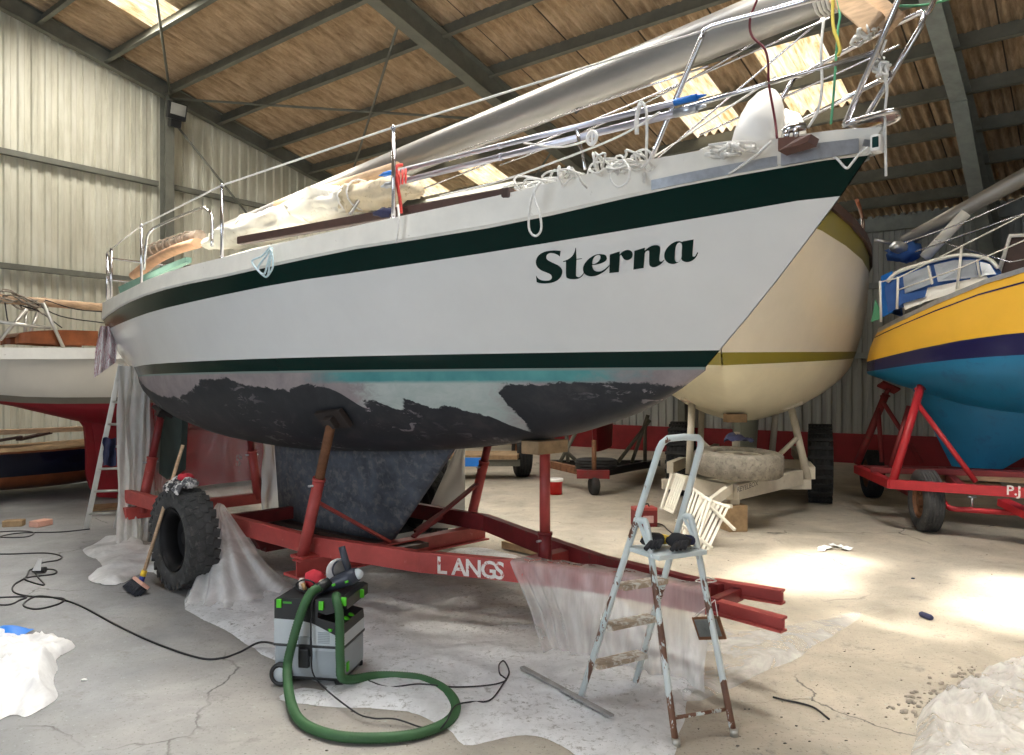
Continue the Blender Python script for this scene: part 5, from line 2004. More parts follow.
# sander lying on the tray
so = vp(.12, -.03, .53)
sd = V((.80, 0, .42)).normalized()
sd = (VX * .86 + VY * .1 + Z1 * .36).normalized()
sy = Z1.cross(sd).normalized()
sz = sd.cross(sy)
SM = Matrix((sd, sy, sz)).transposed()
san = thing('sander', so, 'dark blue rotary sander with upright side handle resting on the dust extractor', 'power tool')
b = MB()
b.tube([so - sd * .14, so - sd * .06, so, so + sd * .06, so + sd * .11], [.028, .036, .044, .050, .042], 16, flat=.9)
build('body', b, MVACB, san)
b = MB(); b.tube([so + sd * .07 + sz * .02, so + sd * .075 + sz * .09, so + sd * .085 + sz * .17], [.017, .020, .018], 14)
build('side_handle', b, MVACB, san)
b = MB(); b.lathe([(.0, .02), (.03, .022), (.05, .012), (.056, -.01), (.05, -.02)], so + sd * .02 + sz * .055 - sy * -.05, sy * .8 - sd * .5 + sz * .2, 24)
build('guard', b, MVACB, san)
b = MB(); b.lathe([(0, -.012), (.062, -.012), (.068, 0), (.06, .01), (0, .012)], so + sz * .050 + sy * .06 - sd * .005, sy * .8 - sd * .5 + sz * .2, 28)
build('sanding_disc', b, mat('pale abrasive disc', (.62, .60, .58), .9, 0, .1, 30), san)
b = MB(); b.ball(so + sd * .115 + sy * -.01, .030)
build('motor_cap', b, MVACG, san)
for p in (so - sd * .02 - sy * .042, so + sd * .055 - sy * .050 - sz * .01):
    b = MB(); b.box(p, (.02, .006, .012), SM, .002)
    build('switch', b, MLIME, san)
# respirator
rp_ = vp(-.045, .0, .468)
rs = thing('respirator', rp_, 'red and tan dust respirator lying on top of the dust extractor', 'respirator')
b = MB(); b.ball(rp_ + Z1 * .055 + VX * .015, .052, (1.1, .8, 1.0), lump=.35, seed=3)
build('face_piece', b, MREDF, rs)
for k, x in enumerate((-.055, .07)):
    b = MB(); b.lathe([(0, .016), (.030, .014), (.034, 0), (.030, -.014), (0, -.016)], rp_ + VX * x + Z1 * .036 - VY * .02, VX * (-1 if k == 0 else 1) - VY * .5, 20)
    build('filter', b, mat('pale filter', (.74, .66, .60), .8, 0, .1, 20), rs)
b = MB()
b.tube([rp_ + VX * (-.02 + .055 * math.cos(a)) - VY * .045 + Z1 * (.035 + .032 * math.sin(a)) for a in [2 * math.pi * k / 18 for k in range(18)]], .005, 6, True)
build('strap', b, MBLACK, rs)
b = MB(); b.tube([rp_ + VX * -.035 - VY * .05 + Z1 * .05, rp_ + VX * -.02 - VY * .055 + Z1 * .015], [.012, .010], 10)
build('valve', b, MTAN, rs)


def cable(name, pts, r, m_, lab, cat='cable', grp=None, n=8):
    b = MB(); b.tube(crom(pts, n), r, 7)
    return tag(build(name, b, m_, None), lab, cat, grp)


ch = .006
CS = .030
cable('tool_cable', [vp(.06, -.115, .50), vp(.03, -.165, .47), vp(.022, -.175, .36), vp(.03, -.185, .2), vp(.065, -.215, .07), fz(352, 710, CS), fz(372, 718, CS), fz(395, 719, CS), fz(420, 727, .012), fz(436, 731, .012), fz(446, 722, .055), fz(455, 706, .055), fz(470, 702, CS), fz(490, 700, CS), fz(503, 684, CS), fz(509, 672, CS),
                     fz(504, 661, CS), fz(499, 665, CS), fz(500, 674, CS), fz(506, 680, CS), fz(490, 685, CS), fz(455, 687, CS), fz(420, 684, .05), fz(390, 687, CS), fz(372, 682, CS), vp(.24, -.03, .02)], .0042, MCABLE,
      'thin dark tool cable looping over the green hose and dust sheet')
cable('power_cable', [vp(-.2, .05, .12), fz(262, 642, .05), fz(240, 652, ch), fz(222, 658, ch), fz(200, 658, ch), fz(160, 645, ch), fz(120, 627, ch), fz(85, 608, ch), fz(64, 600, ch), fz(40, 596, ch), fz(28, 600, ch), fz(24, 606, ch), fz(38, 609, ch), fz(58, 604, ch), fz(64, 599, ch), fz(48, 597, ch), fz(28, 596, ch), fz(14, 592, ch),
                      fz(14, 585, ch), fz(26, 577, ch), fz(30, 570, ch), fz(42, 569, ch), fz(55, 570, ch), fz(54, 574, ch), fz(30, 577, ch), fz(26, 580, ch), fz(44, 585, ch), fz(38, 577, ch), fz(34, 571, .02)], .0065, MCABLE,
      'black power cable snaking over the grey floor to the dust extractor')
cable('floor_cable', [fz(-30, 601, ch), fz(5, 605, ch), fz(20, 600, ch), fz(26, 597, ch), fz(10, 597, ch), fz(-30, 599, ch)], .0065, MCABLE, 'short loop of black cable on the floor beside the coiled power cable')
cable('floor_cable', [fz(-30, 554, ch), fz(10, 554, ch), fz(45, 553, ch), fz(61, 556, ch), fz(58, 560, ch), fz(42, 563, ch), fz(38, 568, .02)], .0065, MCABLE, 'black cable curving away from the plug connector across the floor')
cable('floor_cable', [fz(-20, 533, ch), fz(20, 531, ch), fz(34, 533, ch), fz(25, 537, ch), fz(0, 537, ch), fz(20, 533, ch), fz(60, 532, ch), fz(90, 529, ch)], .0065, MCABLE, 'dark cable on the floor in front of the navy dinghy')
c = fz(39, 570, .03)
b = MB(); b.tube([c + V((-.05, 0, 0)), c + V((.05, .01, 0))], [.022, .026], 12)
pg = build('plug_connector', b, MBLACK, None)
tag(pg, 'black plug connector with clear cover joining two cables on the floor', 'plug')
b = MB(); b.prism([c + V((-.04, -.03, .0)), c + V((.03, -.03, .0)), c + V((.01, .02, .09)), c + V((-.02, .02, .09))], V((.0, .005, .0)))
build('flap', b, mat('pale grey flap', (.5, .5, .5), .4, 0, .05, 10), pg)

# ------------------------------------------------------------------ broom
bt, bb_ = at(183, 445, 6.05), fl(141, 582, .07)
br = thing('broom', fl(134, 590), 'long broom with pale wooden handle leaning on the big tyre', 'broom')
b = MB(); b.tube([bt, bb_], .0135, 12)
build('handle', b, MWOOD, br)
d = (bb_ - bt).normalized()
b = MB(); b.tube([bb_ - d * .09, bb_ - d * .045], .022, 12); build('ferrule', b, MYELP, br)
b = MB(); b.tube([bb_ - d * .045, bb_ + d * .01], .020, 12); build('socket', b, mat('blue plastic', (.03, .06, .35), .5), br)
bx = (fl(146, 591, .0) - fl(122, 572, .0)).normalized()
by = Z1.cross(bx).normalized()
bn_ = (Z1 * .75 + by * .66).normalized() if by.y > 0 else (Z1 * .75 - by * .66).normalized()
b2y = bn_.cross(bx).normalized()
BM = Matrix((bx, b2y, bn_)).transposed()
hc = bb_ + d * .005
b = MB(); b.box(hc, (.28, .065, .028), BM, .006)
build('head', b, MPINK, br)
b = MB()
rnd = random.Random(4)
for i in range(18):
    for j in range(5):
        p = hc + bx * (-.125 + .25 * i / 17) + b2y * (-.024 + .012 * j) - bn_ * .012
        e = p - bn_ * .085 + bx * ((i - 8.5) * .0022 + rnd.uniform(-.006, .006)) + b2y * ((j - 2) * .006 + rnd.uniform(-.005, .005))
        e.z = max(.004, e.z)
        b.tube([p, e], [.006, .0075], 5)
bo = build('bristles', b, MBRIST, br)
bo['kind'] = 'stuff'

# gloves on the big tyre
gt = BF.p(0.0, 1.21, .79)
for nm, lab, m_, dx, sd_ in (('glove', 'black and white work glove draped on top of the big tyre', mat('black white glove', (.05, .05, .055), .8, 0, .3, 9, dirt=(.72, .70, .68), dirt_at=.5, soft=.03), -.06, 1),
                             ('glove', 'grey and white work glove lying on the tyre behind the red cloth', mat('grey white glove', (.11, .11, .12), .8, 0, .3, 9, dirt=(.72, .70, .68), dirt_at=.52, soft=.03), .10, 5)):
    t_ = thing(nm, gt + BF.u * dx, lab, 'glove', 'gloves on the tyre')
    b = MB(); c = gt + BF.u * dx + V((0, 0, .045))
    b.ball(c, .06, (1.1, .8, .75), lump=.4, seed=sd_)
    build('palm', b, m_, t_)
    for k in range(4):
        b = MB()
        a = c + BF.n * (.03) + BF.u * (-.045 + .028 * k)
        b.tube(crom([a, a + BF.n * .05 + V((0, 0, -.005 - .01 * (k % 2))), a + BF.n * .085 + V((0, 0, -.05 - .008 * k))], 4), .0125, 8)
        build('finger', b, m_, t_)
    b = MB(); a = c - BF.u * .05
    b.tube([a, a - BF.u * .03 + V((0, 0, .02)), a - BF.u * .05 + BF.n * .02 + V((0, 0, .03))], .012, 8)
    build('thumb', b, m_, t_)
b = MB(); b.ball(gt + BF.u * .025 + V((0, 0, .085)), .05, (1.2, .8, .6), lump=.6, seed=9)
tag(build('cloth', b, MREDF, None), 'small crumpled red cloth between the gloves on the big tyre', 'cloth')

# ------------------------------------------------------------------ stepladder
sl = thing('stepladder', V((.68, 3.65, 0)), 'old white stepladder with chipped paint and wooden treads beside the red trailer', 'stepladder')
fL, fR = fl(579, 702), fl(634, 687)
tL, tR = V((.688, 3.530, 1.30)), V((.905, 3.625, 1.30))
hoopT = .055
ax_ = (tR - tL).normalized()
b = MB()
up1, up2 = (tL - fL).normalized(), (tR - fR).normalized()
P = [fL, fL.lerp(tL, .5), tL] + [tL + up1 * .03 + ax_ * .006, tL + up1 * .052 + ax_ * .03, (tL + tR) / 2 + up1 * .058, tR + up2 * .052 - ax_ * .03, tR + up2 * .03 - ax_ * .006] + [tR, fR.lerp(tR, .5), fR]
b.tube(P, .0165, 12)
build('front_frame', b, MLAD, sl)
rL, rR = fl(676, 746), fl(734, 736)
hp_ = .73
pL, pR = fL.lerp(tL, hp_), fR.lerp(tR, hp_)
outw = (rL - fL); outw.z = 0; outw.normalize()
for foot, piv, sgn in ((rL, pL, 1), (rR, pR, -1)):
    b = MB()
    kn = piv + outw * .07 + V((0, 0, -.035))
    b.tube(crom([piv, piv + outw * .035 + V((0, 0, .008)), kn, foot.lerp(kn, .6), foot], 6), .0155, 12)
    build('rear_leg', b, MLAD, sl)
for foot in (fL, fR, rL, rR):
    b = MB(); b.tube([foot + V((0, 0, -.0)), foot + V((0, 0, .035))], .019, 12)
    build('foot', b, MALUL, sl)
b = MB()
k = .125
a, c = rL.lerp(pL, .115), rR.lerp(pR, .115)
b.tube([a, c], .009, 8)
build('cross_rod', b, MLAD, sl)


def tread(f, w, m_, nm):
    a, c = fL.lerp(tL, f), fR.lerp(tR, f)
    x = (c - a).normalized()
    y = Z1.cross(x)
    y = y if y.dot(outw) > 0 else -y
    M = Matrix((x, y, Z1)).transposed()
    b = MB()
    b.box((a + c) / 2 + y * (w * .12), ((c - a).length - .03, w, .024), M, .003)
    o = build(nm, b, m_, sl)
    b = MB()
    for p in (a + x * .008, c - x * .008):
        b.box(p + y * (w * .12) - V((0, 0, .02)), (.006, w, .03), M)
    return o


tread(.155, .085, MTREAD, 'tread')
tread(.315, .085, MTREAD, 'tread')
tread(.475, .085, MTREAD, 'tread')
a, c = fL.lerp(tL, .625), fR.lerp(tR, .625)
x = (c - a).normalized(); y = Z1.cross(x); y = y if y.dot(outw) > 0 else -y
M = Matrix((x, y, Z1)).transposed()
b = MB(); pc = (a + c) / 2 + y * .115
b.box(pc, ((c - a).length + .0, .25, .022), M, .004)
build('platform', b, MLAD, sl)
for p, q in ((a, pL), (c, pR)):
    b = MB(); b.beam(p + y * .19 - V((0, 0, .005)), q + y * .02, .018, .004)
    build('strut', b, MLAD, sl)
# gloves on the stepladder platform
for lab, dx, dy, sd_ in (('yellow and black work glove on the stepladder platform, nearer the hoop', -.055, -.03, 2), ('black and yellow work glove on the stepladder platform, nearer the rear legs', .04, .04, 6)):
    c = pc + x * dx + y * dy + V((0, 0, .014))
    t_ = thing('glove', c, lab, 'glove', 'gloves on the stepladder')
    b = MB(); b.ball(c + V((0, 0, .036)), .055, (1.1, .75, .60), lump=.35, seed=sd_)
    build('palm', b, mat('black glove', (.025, .025, .03), .8, 0, .3, 12), t_)
    for k in range(4):
        b = MB(); a_ = c + x * (.02 - .02 * k) + y * .03 + V((0, 0, .03))
        b.tube(crom([a_, a_ + y * .03 - x * .02 + V((0, 0, .008)), a_ + y * .045 - x * (.05 + .004 * k) + V((0, 0, -.014))], 4), .0115, 8)
        build('finger', b, mat('black glove', (0, 0, 0)), t_)
    b = MB(); b.tube([c + x * .045 + V((0, 0, .035)), c + x * .075 + V((0, 0, .03))], [.036, .034], 12, flat=.7)
    build('cuff', b, MYELP if sd_ == 2 else MSLATE, t_)
    b = MB(); b.ball(c - y * .03 + V((0, 0, .04)), .024, (1.6, .8, .8), lump=.2)
    build('patch', b, MYELP, t_)

# ------------------------------------------------------------------ aluminium ladder at the stern
lb, lt = fl(86, 529), at(121, 364, 8.55)
ld = thing('ladder', lb, 'aluminium ladder leaning against the stern of the white sloop', 'ladder')
wv = V((.30, .06, 0))
for k in range(2):
    b = MB(); b.beam(lb + wv * k, lt + wv * k, .022, .055, bev=.004)
    build('rail', b, MALUL, ld)
n = 7
for k in range(n):
    f = .09 + k * .135
    p = lb.lerp(lt, f)
    b = MB(); b.tube([p, p + wv], .014, 8)
    build('rung', b, MALUL, ld)
c = at(107, 462, 8.36)
cl = cloth('work_trousers', lambda u, v: at(103 + 13 * u, 438 + 28 * v, 8.33 + .05 * math.sin(u * 9 + v * 2)) + V((.02 * noise.noise(V((u * 3, v * 4, 2))), 0, .01 * math.sin(u * 7))), 14, 12, MSLATE, None, 'dark blue cloth hung over a rung of the aluminium ladder', 'cloth')
tw = cloth('striped_towel', lambda u, v: at(103 + (-9 - 2 * v + 22 * u) * (.55 + .45 * min(1, v * 2)) + 2, 326 + (52 - 16 * u) * v, 8.45 + .05 * math.sin(u * 15 + v) + .02 * noise.noise(V((u * 5, v * 5, 0)))), 30, 16, MTOWEL, None, 'white and maroon striped towel hanging at the stern above the ladder', 'towel')

# ------------------------------------------------------------------ the other boats
TT = [0, .02, .05, .1, .16, .22, .3, .38, .46, .54, .62, .7, .78, .85, .91, .95, .98, 1.0]


def make_hull(fr, s0_, ends, w_sh, w_wl, z_sh, z_wl, z_c, bands, nb=7, bow_pow=0.85, tumble=0.0, p1=.85, p2=1.12, rake=0.0):
    """rows from sheer to keel; bands = list of (fraction of the topsides, material below it), last band = bottom"""
    rows, mats = [], []
    se_sh, se_wl = ends
    n = len(bands)
    for k, (h, mi) in enumerate(bands):
        row = []
        se = se_wl + (se_sh - se_wl) * h
        s0 = s0_ + rake * h * h
        for t in TT:
            s = s0 + t * (se - s0)
            a, c = smooth_t(w_wl, t), smooth_t(w_sh, t)
            e = .55 + .4 * t
            w = a + (c - a) * h ** e + tumble * math.sin(math.pi * h) * math.sin(math.pi * min(1, t * 1.1))
            zs, zw = smooth_t(z_sh, t), smooth_t(z_wl, t)
            row.append((s, max(.008, w) if t < 1 else .006, zw + (zs - zw) * h))
        rows.append(row)
        mats.append(mi)
    base = rows[-1]
    for k in range(1, nb + 1):
        th = math.pi / 2 * k / nb
        row = []
        for (s, w, z), t in zip(base, TT):
            zc = min(z, smooth_t(z_c, t))
            row.append((s, w * math.cos(th) ** p1 if k < nb else 0.0, z - (z - zc) * math.sin(th) ** p2))
        rows.append(row)
        if k < nb:
            mats.append(mats[-1])
    return rows, mats


def sheer_strip(fr, rows, out, up, dn):
    b = MB()
    m = len(rows[0])
    for sg in (1, -1):
        vs = []
        for o, dz in ((.0, dn), (out, dn), (out, up), (-.05, up)):
            vs += [fr.p(s, max(0, w + o) * sg, z + dz) for s, w, z in rows[0]]
        b.add(vs, [(j * m + i, j * m + i + 1, (j + 1) * m + i + 1, (j + 1) * m + i) for j in range(3) for i in range(m - 1)])
    return b


def deck_of(fr, rows, dz, camb=.05):
    b = MB()
    row = rows[0]
    for (s0, w0, z0), (s1, w1, z1) in zip(row, row[1:]):
        for f0, f1 in ((-1, -.4), (-.4, .4), (.4, 1)):
            cc = lambda f: camb * (1 - f * f)
            b.add([fr.p(s0, w0 * f0, z0 + dz + cc(f0)), fr.p(s0, w0 * f1, z0 + dz + cc(f1)), fr.p(s1, w1 * f1, z1 + dz + cc(f1)), fr.p(s1, w1 * f0, z1 + dz + cc(f0))], [(0, 1, 2, 3)])
    return b


def fin(fr, prof, th0, th1, nu=12):
    """keel plate: prof = 4 corners (s,z): top aft, top fore, bottom fore, bottom aft"""
    b = MB()
    (sa, za), (sf, zf), (sf2, zf2), (sa2, za2) = prof

    def pt(u, v, sg):
        s = (sa + (sa2 - sa) * v) * (1 - u) + (sf + (sf2 - sf) * v) * u
        z = (za + (za2 - za) * v) * (1 - u) + (zf + (zf2 - zf) * v) * u
        th = (th0 + (th1 - th0) * v) * max(.12, math.sin(math.pi * (.03 + .94 * u)) ** .6)
        return fr.p(s, sg * th, z)
    for sg in (1, -1):
        b.grid(lambda u, v: pt(u, v, sg), nu, 6)
    for u in (0, 1):
        vs = [pt(u, j / 6, 1) for j in range(7)] + [pt(u, j / 6, -1) for j in range(7)]
        b.add(vs, [(j, j + 1, 8 + j, 7 + j) for j in range(6)])
    vs = [pt(i / nu, 1, 1) for i in range(nu + 1)] + [pt(i / nu, 1, -1) for i in range(nu + 1)]
    b.add(vs, [(i, i + 1, nu + 2 + i, nu + 1 + i) for i in range(nu)])
    return b


# --- ivory sloop with red keel, stern towards us, behind the ladder
LF = Frame((-6.44, 9.57), (.617, .787))
lz = lambda px, py, n: LF.at(px, py, n)
lb_ = thing('keel_yacht', LF.p(0, 0, 0), 'ivory hulled yacht with deep red keel parked along the gable wall', 'sailboat', None, LF.ang)
rows, mats = make_hull(LF, -.25, (8.1, 7.0), [(0, .50), (.15, .82), (.35, 1.1), (.55, 1.15), (.75, .9), (.9, .45), (1, .02)],
                       [(0, .06), (.15, .55), (.35, .98), (.55, 1.03), (.75, .72), (.9, .3), (1, .01)],
                       [(0, 2.02), (.3, 2.08), (.6, 2.15), (1, 2.42)], [(0, 1.42), (.08, 1.36), (1, 1.36)],
                       [(0, 1.40), (.06, 1.31), (.16, 1.10), (.3, .95), (.6, .9), (.8, 1.02), (.93, 1.2), (1, 1.36)],
                       [(1, 0), (.97, 0), (.6, 0), (.3, 0), (.12, 1), (.0, 2)])
b = MB(); hull_rows(b, LF, rows, mats)
weld(build('hull', b, [MCREAM3, MGREYS, MREDK], lb_))
build('sheer_strake', sheer_strip(LF, rows, .014, .03, -.11), MRAIL, lb_)
build('deck', deck_of(LF, rows, .0), MRAIL, lb_)
build('keel', fin(LF, [(1.02, 1.16), (5.6, 1.0), (4.3, .06), (1.2, .06)], .20, .12, 16), MREDK, lb_)
b = MB()
rp = [lz(52, 408, 0), lz(76, 416, 0), lz(84, 427, 0), lz(86, 452, 0), lz(86, 474, 0), lz(90, 488, 0), lz(98, 497, 0), lz(116, 498, 0), lz(116, 408, 0)]
b.prism([p - LF.n * .03 for p in rp], LF.n * .06)
build('rudder', b, MREDK, lb_)
b = MB()
n1 = LF.n
pa = [lz(98, 331, .35), lz(60, 330, .38), lz(25, 332, .36), lz(15, 337, .25)]
pb = [lz(98, 346, .35), lz(60, 345, .38), lz(25, 343, .36), lz(15, 344, .25)]
A, B_ = crom(pa, 5), crom(pb, 5)
vs = A + B_ + [p - n1 * .5 for p in A] + [p - n1 * .5 for p in B_]
k = len(A)
b.add(vs, [(i, i + 1, k + i + 1, k + i) for i in range(k - 1)] + [(2 * k + i, 2 * k + i + 1, 3 * k + i + 1, 3 * k + i) for i in range(k - 1)] + [(i, i + 1, 2 * k + i + 1, 2 * k + i) for i in range(k - 1)])
build('coaming', b, MVARN, lb_)
b = MB()
for x0, y0, x1, y1, n in ((43, 303, 65, 351, .42), (26, 309, 25, 341, .2), (27, 309, 0, 340, .25), (38, 312, 27, 341, .2), (0, 322, 50, 328, .4)):
    b.tube([lz(x0, y0, n), lz(x1, y1, n)], .022, 8)
build('stern_frame', b, MALUL, lb_)
# spars carried above its deck
b = MB(); b.tube([lz(-30, 297, .1), lz(40, 302, .1), lz(120, 309, .1)], .055, 14)
tag(build('boom', b, MWOOD, None), 'pale timber boom resting on the stern frame of the red keeled yacht', 'boom')
rnd = random.Random(12)
b = MB()
for i in range(16):
    x = -12 + rnd.uniform(0, 20)
    y = 294 + rnd.uniform(-4, 7)
    pts = [lz(x + 9 * k + rnd.uniform(-3, 3), y + k * 2.2 + rnd.uniform(-3, 3), .1 + rnd.uniform(-.08, .12)) for k in range(6)]
    b.tube(crom(pts, 4), .010, 5)
tag(build('rigging_bundle', b, mat('grey brown rigging', (.30, .26, .21), .8, 0, .3, 10), None), 'tangle of grey ropes and wires piled on the timber boom', 'rigging')
b = MB()
for pts in ([(20, 305), (40, 312), (62, 328)], [(30, 300), (60, 316), (104, 323)], [(45, 300), (75, 309), (104, 312)], [(5, 303), (7, 317), (8, 321)]):
    b.tube(crom([lz(x, y, .15) for x, y in pts], 5), .008, 5)
tag(build('loose_wires', b, MCABLE, None), 'dark slack wires drooping below the timber boom', 'wire')
# keel blocks
b = MB()
for t in (1.6, 3.9):
    b.box(LF.p(t, 0, .03), (.3, .8, .06), Matrix((LF.u, -LF.n, Z1)).transposed(), .005)
for q in range(2):
    pass
tag(build('keel_blocks', b, MWOODM, None), 'timber bearers under the red keel of the ivory yacht', 'timber')
# --- navy dinghy with varnished bottom, between that yacht and the wall
NF = Frame((-7.15, 11.0), (.617, .787))
nd_ = thing('dinghy', NF.p(0, 0, 0), 'navy wooden dinghy with varnished bottom and planks on top near the gable wall', 'dinghy', None, NF.ang)
rows, mats = make_hull(NF, -2.0, (2.6, 2.2), [(0, .5), (.3, .68), (.6, .66), (.85, .35), (1, .02)], [(0, .42), (.3, .6), (.6, .55), (.85, .25), (1, .01)],
                       [(0, .70), (.5, .69), (1, .78)], [(0, .30), (1, .30)], [(0, .2), (.3, .12), (.7, .12), (1, .28)], [(1, 1), (.93, 0), (.5, 0), (.1, 1), (0, 1)], 4)
b = MB(); hull_rows(b, NF, rows, mats)
weld(build('hull', b, [MNAVY2, MVARN], nd_))
build('deck', deck_of(NF, rows, 0.0), MWOODM, nd_)
for sg, s in ((1, 1.2), (1, -1.2)):
    b = MB(); b.beam(NF.p(s - .12, .3, .0), NF.p(s, .3, .2), .03, .03); b.beam(NF.p(s + .14, .3, .0), NF.p(s, .3, .2), .03, .03)
    b.beam(NF.p(s, .32, .16), NF.p(s, -.4, .16), .05, .05)
    build('trestle', b, MBLACK, nd_)
b = MB(); b.beam(NF.p(-2.4, .1, .93), NF.p(2.3, .1, .93), .16, .07)
b.box(NF.p(-1.2, .1, .83), (.1, .12, .18), Matrix((NF.u, -NF.n, Z1)).transposed())
tag(build('plank', b, MWOOD, None), 'long pale plank laid over the navy dinghy', 'plank')
b = MB()
for i, (s, n, a) in enumerate(((-.9, .28, .2), (-.35, .30, -.1), (.1, .2, .35))):
    M = Matrix.Rotation(NF.ang + a, 3, 'Z') @ Matrix.Rotation(R(-8), 3, 'Y')
    b.box(NF.p(s, n, .80 + .03 * i), (.5, .11, .035), M)
tag(build('offcuts', b, MWOODD, None), 'dark timber offcuts lying on the deck of the navy dinghy', 'timber')
c = fl(92, 524)
rnd = random.Random(5)
b = MB()
for i in range(7):
    M = Matrix.Rotation(.5 + rnd.uniform(-.3, .3), 3, 'Z')
    b.box(at(122, 506 + 2.6 * i, 9.9) + V((rnd.uniform(-.1, .1), rnd.uniform(-.1, .1), 0)), (.9, .5, .02), M)
tag(build('board_stack', b, MWOODM, None), 'stack of loose boards on the floor behind the aluminium ladder', 'timber')
for i, (x, y, m_, lab) in enumerate(((14, 526, MWOODM, 'small brown wooden block lying in front of the navy dinghy'), (41, 526, MPINK, 'small pinkish brick lying in front of the navy dinghy'))):
    b = MB(); p = fl(x, y); b.box(p + V((0, 0, .035)), (.2, .13, .07), Matrix.Rotation(.3 + i, 3, 'Z'), .01)
    tag(build('wooden_block' if i == 0 else 'brick', b, m_, None), lab, 'block' if i == 0 else 'brick')

# --- cream motor sailer with olive bands, bow towards us, on cream trailer
CF = Frame((3.285, 10.64), (-.36, -.93))
CF.n = V((.93, -.36, 0)).normalized()
cb = thing('cream_yacht', CF.p(0, 0, 0), 'cream yacht with olive green bands seen bow on, on a cream trailer', 'sailboat', None, CF.ang)
rows, mats = make_hull(CF, -4.2, (4.35, 3.18), [(0, .9), (.25, 1.35), (.5, 1.56), (.7, 1.40), (.85, .98), (.94, .5), (1, .02)],
                       [(0, .7), (.25, 1.25), (.5, 1.42), (.7, 1.22), (.85, .72), (.94, .32), (1, .01)],
                       [(0, 3.12), (.5, 3.16), (.75, 3.30), (1, 3.62)], [(0, 2.14), (.5, 1.985), (1, 1.80)],
                       [(0, 1.9), (.25, 1.3), (.5, 1.12), (.72, 1.14), (.85, 1.34), (.94, 1.56), (1, 1.80)],
                       [(1, 1), (.83, 0), (.5, 0), (.25, 0), (.07, 1), (0, 2)], 7, tumble=.05, p1=1.3, p2=1.25)
b = MB(); hull_rows(b, CF, rows, mats)
weld(build('hull', b, [MCREAM, MOLIVE, MCREAM2], cb))
build('rubbing_strake', sheer_strip(CF, rows, .035, .04, -.06), MWOODD, cb)
build('deck', deck_of(CF, rows, -.02), MRAIL, cb)
build('keel', fin(CF, [(-1.9, 1.25), (1.45, 1.2), (1.0, .62), (-1.6, .62)], .16, .12), MTEALG, cb)
b = MB()
ring = [CF.p(s, w * .95, z + .42) for s, w, z in rows[0][4:12]]
b.tube(crom(ring, 2), .022, 8)
build('hand_rail', b, MVARN, cb)
for s, w, z in rows[0][4:12:2]:
    b = MB(); b.tube([CF.p(s, w * .95, z), CF.p(s, w * .95, z + .42)], .018, 8)
    build('stanchion', b, MSS, cb)
# its trailer
ct = thing('yacht_trailer', CF.p(0, 0, 0), 'cream painted four legged trailer under the cream yacht with big black wheels', 'trailer', None, CF.ang)
HC = .60
nose = at(735, 492, 8.25)
for nm, p, q, w, h in (('side_beam', CF.p(-2.2, .62, HC - .08), CF.p(1.15, .86, HC - .08), .09, .15), ('side_beam', CF.p(-2.2, -.62, HC - .08), CF.p(1.15, -.86, HC - .08), .09, .15),
                       ('drawbar', at(800, 477, 9.2), nose, .09, .17), ('drawbar', at(672, 480, 9.2), nose + V((-.05, 0, 0)), .09, .17),
                       ('cross_beam', at(662, 484, 9.3), at(810, 484, 9.25), .1, .12), ('cross_beam', CF.p(-.1, -.9, .5), CF.p(-.1, .9, .5), .1, .12)):
    b = MB(); b.beam(p, q, w, h, bev=.006)
    build(nm, b, MCREAMT, ct)
for x0, y0, x1, y1, z0, z1 in ((808, 480, 791, 407, 9.25, 9.5), (689, 474, 692, 403, 9.3, 9.5), (700, 456, 702, 404, 10.9, 10.9), (772, 452, 776, 410, 10.9, 10.9)):
    p, q = at(x0, y0, z0), at(x1, y1, z1)
    b = MB(); b.tube([p, q], .045, 12)
    ps = build('post', b, MCREAMT, ct)
    b = MB(); b.box(q + V((0, 0, .02)), (.26, .16, .05), Matrix.Rotation(R(-18 if x0 > 740 else 18), 3, 'Y'), .006)
    build('pad', b, MCREAMT, ps)
for x0, y0, x1, y1, z in ((797, 438, 779, 455, 9.35), (700, 440, 716, 455, 9.35)):
    b = MB(); b.tube([at(x0, y0, z), at(x1, y1, z)], .03, 10)
    build('brace', b, MCREAMT, ct)
b = MB(); b.tube([at(736, 432, 9.0), at(736, 470, 9.0)], .045, 10); build('keel_post', b, MCREAMT, ct)
b = MB(); b.box(at(735, 418, 9.0), (.24, .16, .10), Matrix.Identity(3), .006); build('keel_chock', b, MWOODM, ct)
jf = fl(735, 531)
b = MB(); b.beam(V((jf.x, jf.y + .05, .50)), V((jf.x, jf.y + .05, .28)), .10, .10, (1, 0, 0)); build('jack_leg', b, MCREAMT, ct)
b = MB(); b.box(jf + V((0, .05, .145)), (.22, .22, .29), Matrix.Rotation(.2, 3, 'Z'), .01); jb = build('wooden_block', b, MWOODM, None)
tag(jb, 'short wooden block standing under the jack leg of the cream trailer', 'block')
b = MB()
p0, p1 = at(735, 497, 8.16), at(775, 483, 8.55)
d_ = (p1 - p0); d_.normalize()
text_mesh(b, 'REYELBOX', at(737, 492.5, 8.13), d_, Z1, .075, .01)
build('lettering', b, MTEXTD, ct)
b = MB()
b.beam(nose + V((-.05, -.02, .05)), at(708, 505, 8.0), .06, .10, bev=.004); b.beam(at(708, 505, 8.0), at(732, 506, 8.0), .05, .04)
build('towing_jaw', b, MCREAMT, ct)
